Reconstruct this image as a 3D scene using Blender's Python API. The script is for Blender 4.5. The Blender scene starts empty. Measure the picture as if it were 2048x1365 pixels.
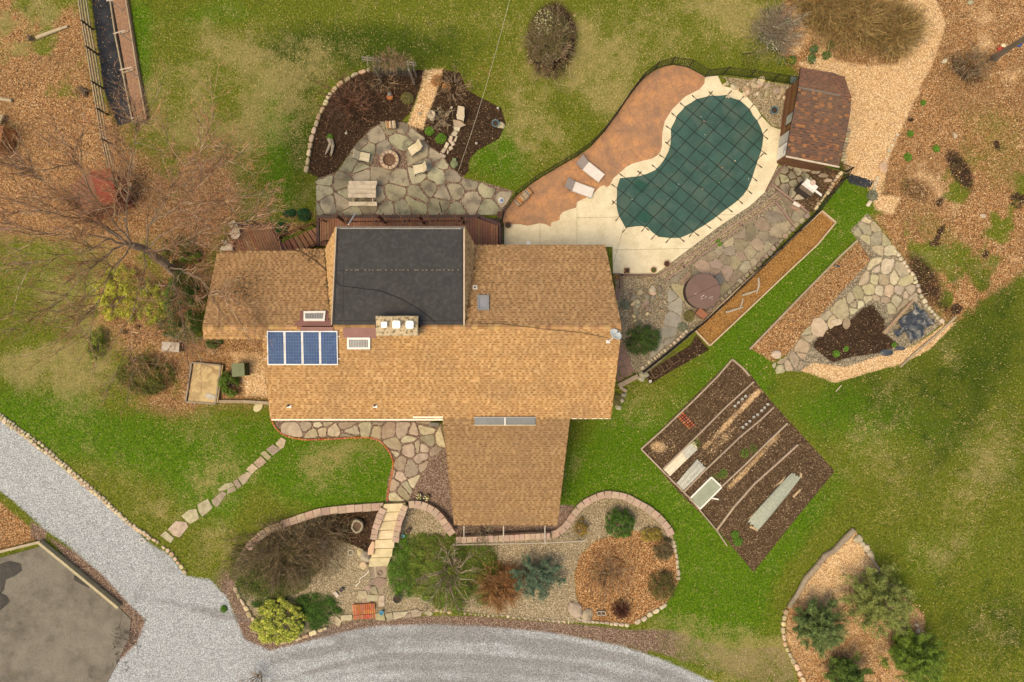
import bpy, bmesh, math, random
import numpy as np
from mathutils import Vector, Matrix
R = math.radians
scene = bpy.context.scene
col = scene.collection
random.seed(7)
rng = np.random.default_rng(7)

# ---------------------------------------------------------------- camera
H = 42.7            # camera height above the upper lawn, metres
F = 1365.0          # focal length in photograph pixels (2048 wide)
CU, CV = 1024.0, 682.5
cam = bpy.data.cameras.new('aerial_camera')
cam.sensor_width = 36.0
cam.lens = 36.0 * F / 2048.0
cam.clip_start = 0.5
cam.clip_end = 1500
camo = bpy.data.objects.new('aerial_camera', cam)
camo.location = (0, 0, H)
col.objects.link(camo)
scene.camera = camo

# ---------------------------------------------------------------- light
SUN_EL, SUN_AZ = 66.0, 232.0       # azimuth clockwise from north (image up = north)
w = bpy.data.worlds.new('World'); scene.world = w; w.use_nodes = True
nt = w.node_tree
sky = nt.nodes.new('ShaderNodeTexSky'); sky.sky_type = 'NISHITA'; sky.sun_disc = False
sky.sun_elevation = R(SUN_EL); sky.sun_rotation = R(SUN_AZ)
sky.air_density = 1.0; sky.dust_density = 4.0; sky.ozone_density = 0.6
nt.links.new(sky.outputs[0], nt.nodes['Background'].inputs[0])
nt.nodes['Background'].inputs[1].default_value = 0.14
sun = bpy.data.lights.new('sun', 'SUN')
sun.energy = 1.4; sun.angle = R(30); sun.color = (1.0, 0.84, 0.62)
suno = bpy.data.objects.new('sun', sun); col.objects.link(suno)
az = R(SUN_AZ); el = R(SUN_EL)
dvec = Vector((math.sin(az)*math.cos(el), math.cos(az)*math.cos(el), math.sin(el)))
suno.rotation_euler = dvec.to_track_quat('Z', 'Y').to_euler()
suno.location = (0, -20, 30)
vs = scene.view_settings
vs.view_transform = 'Standard'; vs.look = 'None'; vs.gamma = 1.0
vs.use_curve_mapping = False
vs.exposure = 0.52
vs.use_white_balance = True; vs.white_balance_temperature = 7900; vs.white_balance_tint = 6
scene.render.engine = 'CYCLES'
scene.cycles.max_bounces = 5
scene.cycles.transparent_max_bounces = 4

# ---------------------------------------------------------------- polygons and masks (photograph pixels)
def ip(poly, u, v):
    """point in polygon, scalar"""
    c = False; n = len(poly); j = n-1
    for i in range(n):
        x1, y1 = poly[i]; x2, y2 = poly[j]
        if (y1 > v) != (y2 > v) and u < (x2-x1)*(v-y1)/(y2-y1)+x1: c = not c
        j = i
    return c

def sdf(poly, U, V):
    """signed distance (inside positive) of arrays to polygon"""
    p = np.array(poly, float); q = np.roll(p, -1, 0)
    best = np.full(U.shape, 1e9); ins = np.zeros(U.shape, bool)
    for (x1, y1), (x2, y2) in zip(p, q):
        dx, dy = x2-x1, y2-y1; L = dx*dx+dy*dy+1e-9
        t = np.clip(((U-x1)*dx+(V-y1)*dy)/L, 0, 1)
        best = np.minimum(best, (U-x1-t*dx)**2+(V-y1-t*dy)**2)
        if abs(dy) > 1e-9:
            cond = (y1 > V) != (y2 > V)
            ins ^= cond & (U < dx*(V-y1)/dy+x1)
    d = np.sqrt(best)
    return np.where(ins, d, -d)

def mask(poly, U, V, soft=14.0):
    p = np.array(poly, float); m = soft+5
    out = np.zeros(U.shape)
    b = (U > p[:,0].min()-m) & (U < p[:,0].max()+m) & (V > p[:,1].min()-m) & (V < p[:,1].max()+m)
    if b.any():
        out[b] = np.clip(0.5+sdf(poly, U[b], V[b])/(2*soft), 0, 1)
    return out

def blob(u, v, ru, rv, U, V, ang=0, k=1.0):
    c, s = math.cos(R(ang)), math.sin(R(ang))
    a = ((U-u)*c+(V-v)*s)/ru; b = (-(U-u)*s+(V-v)*c)/rv
    return k*np.clip(1.35-np.sqrt(a*a+b*b)*0.85, 0, 1)

def sstep(a, b, x):
    t = np.clip((x-a)/(b-a), 0, 1); return t*t*(3-2*t)

GARDEN = [(770,1012),(726,1016),(674,1020),(638,1025),(586,1042),(550,1056),(513,1078),(488,1111),(473,1144),(469,1172),(488,1208),
          (513,1245),(550,1278),(597,1276),(660,1250),(720,1238),(800,1232),(900,1222),(960,1228),(1100,1244),(1165,1246),(1214,1250),(1264,1250),
          (1290,1236),(1332,1208),(1359,1166),(1357,1120),(1345,1070),(1338,1055),(1315,1035),(1288,1016),(1256,1001),(1226,991),(1195,993),
          (1167,1012),(1148,1031),(1129,1061),(1104,1073),(1010,1076),(915,1078),(902,1068),(890,1048),(868,1024),(847,1011),(821,1009),(800,1030)]

def terrain(x, y):
    """height of the natural ground at world x, y (arrays)"""
    x = np.asarray(x, float); y = np.asarray(y, float)
    U = CU+x*F/H; V = CV-y*F/H
    slope = -1.25*sstep(930, 1190, V + 0.25*np.clip(600-U, 0, 700))
    slope = slope*sstep(1640, 1350, U) + (-0.4*sstep(950, 1350, V))*(1-sstep(1640, 1350, U))
    g = np.zeros(np.broadcast(x, y).shape)
    bb = (U > 400) & (U < 1420) & (V > 960) & (V < 1320)
    if bb.any():
        gi = np.clip(sdf(GARDEN, np.broadcast_to(U, g.shape)[bb], np.broadcast_to(V, g.shape)[bb])/6.0+0.2, 0, 1)
        g[bb] = gi
    # steps corridor: slopes with the treads
    low = np.minimum(slope, -1.0-0.2*sstep(1050, 1200, V))
    corr = -1.25*sstep(1000, 1140, V)
    inc = (U > 735) & (U < 800)
    low = np.where(inc, corr-0.12, low)
    return slope*(1-g)+low*g

def P(u, v, z=0.0):
    s = (H-z)/F
    return Vector(((u-CU)*s, -(v-CV)*s, z))

def G(u, v, dz=0.0):
    z = 0.0
    for _ in range(5):
        p = P(u, v, z+dz); z = float(terrain(p.x, p.y))
    p = P(u, v, z+dz); return p

def Gz(u, v):
    return G(u, v).z

# ---------------------------------------------------------------- materials
MATS = {}
def _n(nt, t, **kw):
    n = nt.nodes.new(t)
    for k, v in kw.items(): setattr(n, k, v)
    return n

def c4(c): return (c[0], c[1], c[2], 1.0)

def mixc(nt, fac, a, b, blend='MIX'):
    m = nt.nodes.new('ShaderNodeMix'); m.data_type = 'RGBA'; m.blend_type = blend
    for sock, val in ((m.inputs[0], fac), (m.inputs[6], a), (m.inputs[7], b)):
        if hasattr(val, 'is_output') or isinstance(val, bpy.types.NodeSocket): nt.links.new(val, sock)
        else: sock.default_value = val if not isinstance(val, tuple) else (c4(val) if len(val) == 3 else val)
    return m.outputs[2]

def math_(nt, op, a, b=0.0, c=None, clamp=False):
    m = nt.nodes.new('ShaderNodeMath'); m.operation = op; m.use_clamp = clamp
    for i, val in enumerate((a, b) if c is None else (a, b, c)):
        if isinstance(val, bpy.types.NodeSocket): nt.links.new(val, m.inputs[i])
        else: m.inputs[i].default_value = val
    return m.outputs[0]

def noise(nt, vec, scale, detail=3, rough=0.55):
    n = nt.nodes.new('ShaderNodeTexNoise'); n.inputs['Scale'].default_value = scale
    n.inputs['Detail'].default_value = detail; n.inputs['Roughness'].default_value = rough
    nt.links.new(vec, n.inputs['Vector']); return n.outputs['Fac']

def ramp(nt, fac, stops):
    r = nt.nodes.new('ShaderNodeValToRGB'); e = r.color_ramp.elements
    while len(e) < len(stops): e.new(0.5)
    for i, (p, c) in enumerate(stops):
        e[i].position = p; e[i].color = c4(c)
    nt.links.new(fac, r.inputs[0]); return r.outputs[0]

MATC = {}
def mat(name, c1, c2=None, scale=3.0, rough=0.85, bump=0.0, bscale=40.0, fine=0.18, rnd=0.0, attr=False,
        metal=0.0, spec=0.3, c3=None, c3scale=0.6, c3amt=0.6, grain=None, coat=0.0):
    if name in MATS: return MATS[name]
    MATC[name] = c1
    m = bpy.data.materials.new(name); m.use_nodes = True; nt = m.node_tree
    bs = nt.nodes['Principled BSDF']
    bs.inputs['Roughness'].default_value = rough; bs.inputs['Metallic'].default_value = metal
    bs.inputs['Specular IOR Level'].default_value = spec
    if coat: bs.inputs['Coat Weight'].default_value = coat
    geo = _n(nt, 'ShaderNodeNewGeometry'); vec = geo.outputs['Position']
    if grain:   # stretched grain along x or y
        mp = _n(nt, 'ShaderNodeMapping'); mp.inputs['Scale'].default_value = grain
        nt.links.new(vec, mp.inputs['Vector']); gvec = mp.outputs[0]
    else: gvec = vec
    if attr:
        a = _n(nt, 'ShaderNodeAttribute'); a.attribute_name = 'Col'; base = a.outputs['Color']
        if fine: 
            f = noise(nt, gvec, scale, 4)
            base = mixc(nt, math_(nt, 'MULTIPLY', math_(nt, 'SUBTRACT', f, 0.3, clamp=True), fine*3), base, (c1[0]*.3, c1[1]*.3, c1[2]*.3) if c1 else (0,0,0))
            if c3:
                f3 = noise(nt, vec, c3scale, 5, .65)
                base = mixc(nt, math_(nt, 'MULTIPLY', math_(nt, 'MULTIPLY', math_(nt, 'SUBTRACT', f3, .46), 5.0, clamp=True), c3amt), base, c3)
    else:
        c2 = c2 or tuple(x*0.75 for x in c1)
        f = noise(nt, gvec, scale, 5, 0.6)
        base = ramp(nt, f, [(0.32, c2), (0.68, c1)])
        if c3:
            f3 = noise(nt, vec, c3scale, 4, 0.6)
            fac = math_(nt, 'MULTIPLY', math_(nt, 'SUBTRACT', f3, 0.48), 8.0, clamp=True)
            base = mixc(nt, math_(nt, 'MULTIPLY', fac, c3amt), base, c3)
        if fine:
            ff = noise(nt, gvec, max(scale*9, 30.0), 2)
            g = math_(nt, 'MULTIPLY_ADD', math_(nt, 'SUBTRACT', ff, 0.5), fine*5, 1.0)
            gg = _n(nt, 'ShaderNodeCombineColor')
            for i in range(3): nt.links.new(g, gg.inputs[i])
            base = mixc(nt, 1.0, base, gg.outputs[0], 'MULTIPLY')
    if rnd:
        oi = _n(nt, 'ShaderNodeObjectInfo')
        hsv = _n(nt, 'ShaderNodeHueSaturation')
        v = math_(nt, 'MULTIPLY_ADD', oi.outputs['Random'], 2*rnd, 1-rnd)
        nt.links.new(v, hsv.inputs['Value'])
        r2 = math_(nt, 'FRACT', math_(nt, 'MULTIPLY', oi.outputs['Random'], 37.7))
        nt.links.new(math_(nt, 'MULTIPLY_ADD', r2, 1.0*rnd, 1-0.5*rnd), hsv.inputs['Saturation'])
        nt.links.new(math_(nt, 'MULTIPLY_ADD', math_(nt, 'FRACT', math_(nt, 'MULTIPLY', r2, 13.3)), 0.06*min(1, rnd*4), 0.5-0.03*min(1, rnd*4)), hsv.inputs['Hue'])
        nt.links.new(base, hsv.inputs['Color']); base = hsv.outputs[0]
    nt.links.new(base, bs.inputs['Base Color'])
    if bump:
        b = _n(nt, 'ShaderNodeBump'); b.inputs['Strength'].default_value = bump; b.inputs['Distance'].default_value = 0.02
        nt.links.new(noise(nt, gvec, bscale, 4), b.inputs['Height']); nt.links.new(b.outputs[0], bs.inputs['Normal'])
    MATS[name] = m; return m

# ---------------------------------------------------------------- mesh building
def fast_mesh(name, V, Fc, mats, colors=None, smooth=False, nper=None):
    """V (n,3) float, Fc (m,k) int array with constant k"""
    me = bpy.data.meshes.new(name)
    V = np.asarray(V, np.float32); Fc = np.asarray(Fc, np.int32)
    me.vertices.add(len(V)); me.vertices.foreach_set('co', V.ravel())
    k = Fc.shape[1]
    me.loops.add(Fc.size); me.loops.foreach_set('vertex_index', Fc.ravel())
    me.polygons.add(len(Fc)); me.polygons.foreach_set('loop_start', np.arange(0, Fc.size, k, dtype=np.int32))
    try: me.polygons.foreach_set('loop_total', np.full(len(Fc), k, np.int32))
    except Exception: pass
    if smooth: me.polygons.foreach_set('use_smooth', np.ones(len(Fc), bool))
    me.update(calc_edges=True)
    if colors is not None:
        colors = np.asarray(colors, np.float32)
        dom = 'POINT' if len(colors) == len(V) else 'FACE'
        if dom == 'FACE':
            lc = np.repeat(colors, k, 0)
            a = me.attributes.new('Col', 'FLOAT_COLOR', 'CORNER')
            a.data.foreach_set('color', np.c_[lc, np.ones(len(lc))].astype(np.float32).ravel())
        else:
            a = me.attributes.new('Col', 'FLOAT_COLOR', 'POINT')
            a.data.foreach_set('color', np.c_[colors, np.ones(len(V))].astype(np.float32).ravel())
    for m in (mats if isinstance(mats, (list, tuple)) else [mats]): me.materials.append(m)
    return me

def link(name, me, parent=None, world=True, loc=None):
    o = bpy.data.objects.new(name, me); col.objects.link(o)
    if parent is not None:
        o.parent = parent
        if world:
            base = root_loc(parent)
            o.location = Vector(loc or (0,0,0)) - base if loc is not None else -base
        elif loc is not None: o.location = loc
    elif loc is not None: o.location = loc
    return o

def root_loc(o):
    p = Vector((0,0,0))
    while o is not None:
        p = p + o.location; o = o.parent
    return p

class MB:
    def __init__(s): s.v = []; s.f = []; s.c = []; s.cur = None
    def color(s, c): s.cur = c; return s
    def add(s, vs, fs):
        o = len(s.v); s.v += [tuple(p) for p in vs]; s.f += [tuple(i+o for i in f) for f in fs]
        s.c += [s.cur]*len(fs); return s
    def prism(s, top, bot):
        n = len(top)
        fs = [tuple(range(n)), tuple(range(2*n-1, n-1, -1))]
        fs += [(i, n+i, n+(i+1) % n, (i+1) % n) for i in range(n)]
        return s.add(list(top)+list(bot), fs)
    def box(s, cx, cy, cz, sx, sy, sz, rz=0.0, rx=0.0, ry=0.0):
        M = Matrix.Rotation(rz, 3, 'Z') @ Matrix.Rotation(ry, 3, 'Y') @ Matrix.Rotation(rx, 3, 'X')
        c = Vector((cx, cy, cz))
        q = [c + M @ Vector((x*sx/2, y*sy/2, z*sz/2)) for z in (1, -1) for x, y in ((-1,-1),(1,-1),(1,1),(-1,1))]
        return s.prism(q[:4], q[4:])
    def cyl(s, cx, cy, z0, z1, r0, r1=None, n=16):
        r1 = r0 if r1 is None else r1
        t = [(cx+r1*math.cos(a), cy+r1*math.sin(a), z1) for a in [2*math.pi*i/n for i in range(n)]]
        b = [(cx+r0*math.cos(a), cy+r0*math.sin(a), z0) for a in [2*math.pi*i/n for i in range(n)]]
        return s.prism(t, b)
    def lathe(s, prof, cx=0, cy=0, cz=0, n=20):
        vs = []; fs = []
        m = len(prof)
        for r, z in prof:
            for i in range(n):
                a = 2*math.pi*i/n; vs.append((cx+r*math.cos(a), cy+r*math.sin(a), cz+z))
        for j in range(m-1):
            for i in range(n):
                k = (i+1) % n; fs.append((j*n+i, j*n+k, (j+1)*n+k, (j+1)*n+i))
        return s.add(vs, fs)
    def tube(s, pts, r, n=6):
        pts = [Vector(p) for p in pts]; rr = r if isinstance(r, (list, tuple)) else [r]*len(pts)
        vs = []; fs = []
        for i, p in enumerate(pts):
            d = (pts[min(i+1, len(pts)-1)]-pts[max(i-1, 0)]).normalized()
            a = d.cross(Vector((0,0,1))); a = a.normalized() if a.length > 1e-3 else Vector((1,0,0))
            b = d.cross(a)
            for k in range(n):
                t = 2*math.pi*k/n; vs.append(p+a*math.cos(t)*rr[i]+b*math.sin(t)*rr[i])
        for i in range(len(pts)-1):
            for k in range(n):
                l = (k+1) % n; fs.append((i*n+k, i*n+l, (i+1)*n+l, (i+1)*n+k))
        fs.append(tuple(range(n-1, -1, -1))); fs.append(tuple((len(pts)-1)*n+k for k in range(n)))
        return s.add(vs, fs)
    def slab(s, pts, h, bev=0.012, sink=0.05, dome=0.0):
        """pts: list of 3D rim points on the ground; raised h with bevelled top"""
        pts = [Vector(p) for p in pts]; n = len(pts)
        c = sum(pts, Vector())/n
        def ins(p, k):
            d = p-c; L = max(d.length, 1e-4); return c+d*max(0.2, 1-k/L)
        low = [p-Vector((0,0,sink)) for p in pts]
        mid = [p+Vector((0,0,h-bev)) for p in pts]
        top = [ins(p, bev*1.3)+Vector((0,0,h)) for p in pts]
        vs = low+mid+top; fs = []
        for r in (0, 1):
            for i in range(n):
                k = (i+1) % n; fs.append((r*n+i, r*n+k, (r+1)*n+k, (r+1)*n+i))
        if dome:
            vs.append(c+Vector((0,0,h+dome))); m = 3*n
            for i in range(n): fs.append((2*n+i, 2*n+(i+1) % n, m))
        else: fs.append(tuple(2*n+i for i in range(n)))
        return s.add(vs, fs)
    def rock(s, c, size, seed=0, rz=0.0, jit=0.16, flat=0.0):
        r = random.Random(seed); bm = bmesh.new(); bmesh.ops.create_icosphere(bm, subdivisions=2, radius=1.0)
        M = Matrix.Rotation(rz, 3, 'Z')
        dirs = [Vector((r.uniform(-1,1), r.uniform(-1,1), r.uniform(-1,1))).normalized() for _ in range(9)]
        vs = []
        for v in bm.verts:
            p = v.co.copy()
            for d in dirs:
                k = p.dot(d)
                if k > 0.72: p -= d*(k-0.72)
            p *= 1+r.uniform(-jit, jit)*0.4
            p = Vector((p.x*size[0], p.y*size[1], p.z*size[2]))
            vs.append(Vector(c)+M @ p)
        fs = [tuple(x.index for x in f.verts) for f in bm.faces]; bm.free()
        return s.add(vs, fs)
    def mesh(s, name, m, smooth=False):
        me = bpy.data.meshes.new(name); me.from_pydata(s.v, [], s.f)
        for x in (m if isinstance(m, (list, tuple)) else [m]): me.materials.append(x)
        if any(c is not None for c in s.c):
            a = me.attributes.new('Col', 'FLOAT_COLOR', 'CORNER'); out = []
            for f, c in zip(s.f, s.c): out += list(c4(c or (.5,.5,.5)))*len(f)
            a.data.foreach_set('color', out)
        bm = bmesh.new(); bm.from_mesh(me); bmesh.ops.recalc_face_normals(bm, faces=bm.faces); bm.to_mesh(me); bm.free()
        if smooth: me.polygons.foreach_set('use_smooth', [True]*len(me.polygons))
        me.update(); return me
    def build(s, name, m, parent=None, world=True, smooth=False):
        """world=True: vertices are world coordinates; the object's origin is put at their middle"""
        if world:
            a = np.array(s.v); c = (a.min(0)+a.max(0))/2; c[2] = a[:,2].min()
            s.v = [tuple(x) for x in (a-c)]
            return link(name, s.mesh(name, m, smooth), parent, True, tuple(c))
        return link(name, s.mesh(name, m, smooth), parent, False)

def thing(name, label, cat, u=None, v=None, z=None, rz=0.0, group=None, loc=None):
    o = bpy.data.objects.new(name, None); col.objects.link(o)
    o.empty_display_size = 0.2
    if loc is None: loc = G(u, v) if z is None else P(u, v, z)
    o.location = loc; o.rotation_euler = (0, 0, rz)
    o['label'] = label; o['category'] = cat
    if group: o['group'] = group
    return o
def tag(o, label, cat, group=None):
    o['label'] = label; o['category'] = cat
    if group: o['group'] = group
    return o
def stuff(o, label=None, cat=None):
    o['kind'] = 'stuff'
    if label: o['label'] = label
    if cat: o['category'] = cat
    return o
def structure(o, label=None):
    o['kind'] = 'structure'
    if label: o['label'] = label
    return o

def clip(poly, nx, ny, d):
    """keep the part of a 2D polygon where nx*x+ny*y <= d"""
    out = []; n = len(poly)
    for i in range(n):
        a = poly[i]; b = poly[(i+1) % n]
        da = nx*a[0]+ny*a[1]-d; db = nx*b[0]+ny*b[1]-d
        if da <= 0: out.append(a)
        if (da < 0 < db) or (db < 0 < da):
            t = da/(da-db); out.append((a[0]+t*(b[0]-a[0]), a[1]+t*(b[1]-a[1])))
    return out
def area(p): return 0.5*abs(sum(p[i][0]*p[(i+1) % len(p)][1]-p[(i+1) % len(p)][0]*p[i][1] for i in range(len(p))))

def walk(path, step):
    """points and directions along a polyline every `step`(may be a function)"""
    out = []; seg = 0; pos = 0.0
    L = [math.dist(path[i], path[i+1]) for i in range(len(path)-1)]; tot = sum(L)
    def at(s):
        s = min(max(s, 0), tot-1e-6); i = 0
        while s > L[i] and i < len(L)-1: s -= L[i]; i += 1
        t = s/L[i]; a, b = path[i], path[i+1]
        return (a[0]+(b[0]-a[0])*t, a[1]+(b[1]-a[1])*t)
    s = 0.0
    while s < tot-step()*0.4:
        l = step(); a = at(s); b = at(min(s+l, tot)); out.append((a, b)); s += l
    return out

def roughen(poly, k, r, cut=0.22, sub=1):
    """round the corners of a convex 2D polygon and jitter its edges"""
    n = len(poly); out = []
    for i in range(n):
        a, b, c = poly[i-1], poly[i], poly[(i+1) % n]
        la, lc = math.dist(a, b), math.dist(b, c)
        ca = min(cut*r.uniform(0.5, 1.3), 0.4); cc = min(cut*r.uniform(0.5, 1.3), 0.4)
        ka = min(ca*la, k*2.2); kc = min(cc*lc, k*2.2)
        p1 = (b[0]+(a[0]-b[0])*ka/max(la, 1e-6), b[1]+(a[1]-b[1])*ka/max(la, 1e-6))
        p2 = (b[0]+(c[0]-b[0])*kc/max(lc, 1e-6), b[1]+(c[1]-b[1])*kc/max(lc, 1e-6))
        out.append(p1)
        if ka+kc > k*0.6: out.append(p2)
        if lc > k*5 and sub:
            q = (b[0]+(c[0]-b[0])*r.uniform(.4, .6), b[1]+(c[1]-b[1])*r.uniform(.4, .6)); out.append(q)
    return [(p[0]+r.uniform(-k, k)*0.35, p[1]+r.uniform(-k, k)*0.35) for p in out]

def flagstones(poly, spacing, parent, m, joint=2.0, seed=1, h=(0.02, 0.045), name='flagstone', stretch=(1, 1), skip=(), var=0.35, ang=0, drop=0.0, ground=G):
    """irregular stones filling a polygon (pixels): Voronoi cells with open joints"""
    r = random.Random(seed)
    us = [p[0] for p in poly]; vs_ = [p[1] for p in poly]
    su, sv = spacing*stretch[0], spacing*stretch[1]
    ca, sa = math.cos(R(ang)), math.sin(R(ang))
    cu, cv = sum(us)/len(us), sum(vs_)/len(vs_); ext = max(max(us)-min(us), max(vs_)-min(vs_))
    sites = []; row = 0; y = -ext
    while y < ext:
        x = -ext + (su/2 if row % 2 else 0)
        while x < ext:
            a = x+r.uniform(-var, var)*su; b = y+r.uniform(-var, var)*sv
            p = (cu+a*ca-b*sa, cv+a*sa+b*ca)
            if ip(poly, *p) and r.random() > drop: sites.append(p)
            x += su
        y += sv; row += 1
    ghosts = []
    n = len(poly)
    for s in sites:
        for i in range(n):
            a, b = poly[i], poly[(i+1) % n]
            dx, dy = b[0]-a[0], b[1]-a[1]; L = dx*dx+dy*dy
            t = ((s[0]-a[0])*dx+(s[1]-a[1])*dy)/L
            if -0.1 <= t <= 1.1:
                q = (a[0]+t*dx, a[1]+t*dy); d = math.dist(q, s)
                if d < spacing*1.6:
                    g = (2*q[0]-s[0], 2*q[1]-s[1])
                    if not ip(poly, *g): ghosts.append(g)
    allp = sites+ghosts; out = []
    for s in sites:
        if any(ip(q, *s) for q in skip): continue
        cell = [(s[0]-spacing*1.3, s[1]-spacing*1.3), (s[0]+spacing*1.3, s[1]-spacing*1.3), (s[0]+spacing*1.3, s[1]+spacing*1.3), (s[0]-spacing*1.3, s[1]+spacing*1.3)]
        for o in allp:
            if o is s: continue
            dx, dy = o[0]-s[0], o[1]-s[1]; d = math.hypot(dx, dy)
            if d < 1e-6 or d > spacing*4: continue
            nx, ny = dx/d, dy/d
            cell = clip(cell, nx, ny, nx*s[0]+ny*s[1]+d/2-joint/2*(.55+.9*((hash((int(s[0]*7+o[0]*7), int(s[1]*7+o[1]*7))) % 97)/97)))
            if len(cell) < 3: break
        if len(cell) < 3 or area(cell) < spacing*spacing*0.08: continue
        # drop tiny edges
        cc = [p for i, p in enumerate(cell) if math.dist(p, cell[i-1]) > 1.5]
        if len(cc) < 3: continue
        rc = roughen(cc, 2.1, r)
        hh = r.uniform(*h); base = ground(*s)
        tx, ty = r.uniform(-.012, .012), r.uniform(-.012, .012)
        pts = []
        for q in rc:
            p = ground(*q); p.z += tx*(p.x-base.x)*3+ty*(p.y-base.y)*3; pts.append(p)
        out.append(MB().slab(pts, hh).build(name, m, parent))
    return out

def stone_row(path, length, width, height, parent, m, name='stone', seed=1, jit=0.18, irregular=True, dome=0.0, gap=0.06, rows=1, zfun=None, taper=0.0):
    r = random.Random(seed); out = []
    for rr_ in range(rows):
        off = (rr_-(rows-1)/2)*width*0.95
        for a, b in walk(path, lambda: length*r.uniform(1-jit, 1+jit)):
            dx, dy = b[0]-a[0], b[1]-a[1]; L = math.hypot(dx, dy)
            if L < length*0.3: continue
            dx /= L; dy /= L; nx, ny = -dy, dx
            w = width*r.uniform(1-jit, 1+jit)/2; g = L*gap
            o2 = off+r.uniform(-1, 1)*width*jit*0.4
            c = [(a[0]+dx*g+nx*(o2-w), a[1]+dy*g+ny*(o2-w)), (b[0]-dx*g+nx*(o2-w), b[1]-dy*g+ny*(o2-w)),
                 (b[0]-dx*g+nx*(o2+w), b[1]-dy*g+ny*(o2+w)), (a[0]+dx*g+nx*(o2+w), a[1]+dy*g+ny*(o2+w))]
            k = width*0.16 if irregular else 0.25
            if irregular: c = roughen(c, k, r, 0.32, 1)
            h = height*r.uniform(0.75, 1.2) if irregular else height
            zb = None
            pts = []
            mid = ((a[0]+b[0])/2, (a[1]+b[1])/2)
            z0 = zfun(*mid) if zfun else Gz(*mid)
            for q in c: pts.append(P(q[0], q[1], z0+h*0.0))
            out.append(MB().slab([Vector(p) for p in pts], h, bev=(0.03 if irregular else 0.012), sink=0.12 if irregular else 0.3, dome=dome).build(name, m, parent))
    return out

def timber(path, width_px, height, parent, m, name='timber', zfun=None, sink=0.1):
    out = []
    for a, b in zip(path[:-1], path[1:]):
        dx, dy = b[0]-a[0], b[1]-a[1]; L = math.hypot(dx, dy); nx, ny = -dy/L*width_px/2, dx/L*width_px/2
        q = [(a[0]-nx, a[1]-ny), (b[0]-nx, b[1]-ny), (b[0]+nx, b[1]+ny), (a[0]+nx, a[1]+ny)]
        pts = []
        for i, p in enumerate(q):
            e = a if i in (0, 3) else b
            z = zfun(*e) if zfun else Gz(*e); pts.append(P(p[0], p[1], z))
        mb = MB(); mb.prism([p+Vector((0,0,height)) for p in pts], [p-Vector((0,0,sink)) for p in pts])
        out.append(mb.build(name, m, parent))
    return out
# ================================================================ GROUND: one continuous draped sheet, cut into regions
def axis(lo, hi, step, far):
    core = np.arange(lo, hi+step/2, step); d = step; a = hi; ext = []
    while a < far:
        d *= 1.35; a += d; ext.append(a)
    ext = np.array(ext); mid = (lo+hi)/2
    return np.concatenate([(2*mid-ext)[::-1], core, ext])
gx = axis(-38.0, 38.0, 0.13, 420.0); gy = axis(-26.0, 26.0, 0.13, 420.0)
X, Y = np.meshgrid(gx, gy)
Z = terrain(X, Y)
U = CU+X*F/(H-Z); V = CV-Y*F/(H-Z)

DRIVE = [(-900,560),(-200,735),(0,838),(60,880),(130,938),(200,992),(260,1048),(300,1088),(340,1112),(372,1152),(420,1160),(455,1196),(470,1235),(490,1280),(540,1302),
         (620,1282),(700,1262),(760,1252),(860,1250),(974,1254),(1088,1264),(1165,1277),(1241,1292),(1317,1316),(1400,1352),(1560,1430),(2100,1700),(2100,2400),(200,2400),
         (210,1365),(232,1330),(275,1285),(292,1240),(255,1205),(205,1150),(140,1095),(88,1058),(30,1005),(-30,960),(-900,700)]
PAD = [(-900,1330),(0,1112),(88,1086),(150,1128),(200,1168),(240,1212),(268,1240),(262,1280),(235,1330),(215,1365),(190,2000),(-900,2000)]
LEAFWEST = [(-900,-600),(150,-600),(165,-50),(200,200),(262,262),(330,250),(400,262),(455,300),(480,400),(470,440),(440,480),(420,520),(410,640),(420,680),(520,680),(535,805),(380,808),(250,700),
            (190,640),(150,560),(60,520),(0,500),(-900,520)]
LEAFEAST = [(1590,-600),(1582,-30),(1545,60),(1565,120),(1600,150),(1640,250),(1690,335),(1740,350),(1760,400),(1745,440),(1790,500),(1830,560),(1850,610),(1885,645),(1925,640),(2048,545),(2300,380),(2900,0),(2900,-600)]
CHIPPATH = [(1800,-600),(1835,0),(1868,0),(1886,50),(1868,110),(1830,190),(1795,270),(1775,320),(1762,390),(1800,395),(1785,430),(1750,420),(1735,370),(1690,345),(1692,250),(1690,185),(1650,150),(1600,128),(1650,120),(1740,140),(1800,130),(1822,95),(1840,50),(1815,20),(1850,-600)]
BACKBED_L = [(735,143),(700,158),(668,184),(650,212),(632,255),(622,300),(614,346),(640,357),(672,345),(690,320),(715,285),(745,255),(800,245),(822,225),(835,190),(846,165),(850,140)]
BACKBED_R = [(880,138),(920,146),(934,180),(962,196),(1002,216),(1012,248),(998,278),(955,302),(940,318),(935,345),(918,340),(900,310),(880,285),(850,262),(838,250),(858,212),(868,175)]
BACKPATH = [(848,138),(886,138),(872,190),(855,230),(845,260),(815,250),(832,205),(842,170)]
PLOT = [(1463,719),(1498,745),(1540,800),(1600,866),(1670,943),(1590,1040),(1507,1145),(1440,1065),(1360,988),(1282,898)]
LEAFSTRIP = [(1717,483),(1745,512),(1738,540),(1690,590),(1650,630),(1605,672),(1590,700),(1545,725),(1500,697),(1600,593)]
POND = [(1545,725),(1560,748),(1600,740),(1670,764),(1740,742),(1800,728),(1860,700),(1910,645),(1880,640),(1850,605),(1828,552),(1800,508),(1745,505),(1738,540),(1650,630),(1600,690)]
LONGBED = [(1641,423),(1669,446),(1633,490),(1590,530),(1540,577),(1480,634),(1418,692),(1389,661),(1440,610),(1510,545),(1570,490)]
PINEBED = [(1708,1060),(1740,1100),(1765,1150),(1850,1230),(1850,1290),(1880,1500),(1620,1500),(1590,1330),(1568,1270),(1574,1215),(1605,1162),(1645,1118)]
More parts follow.
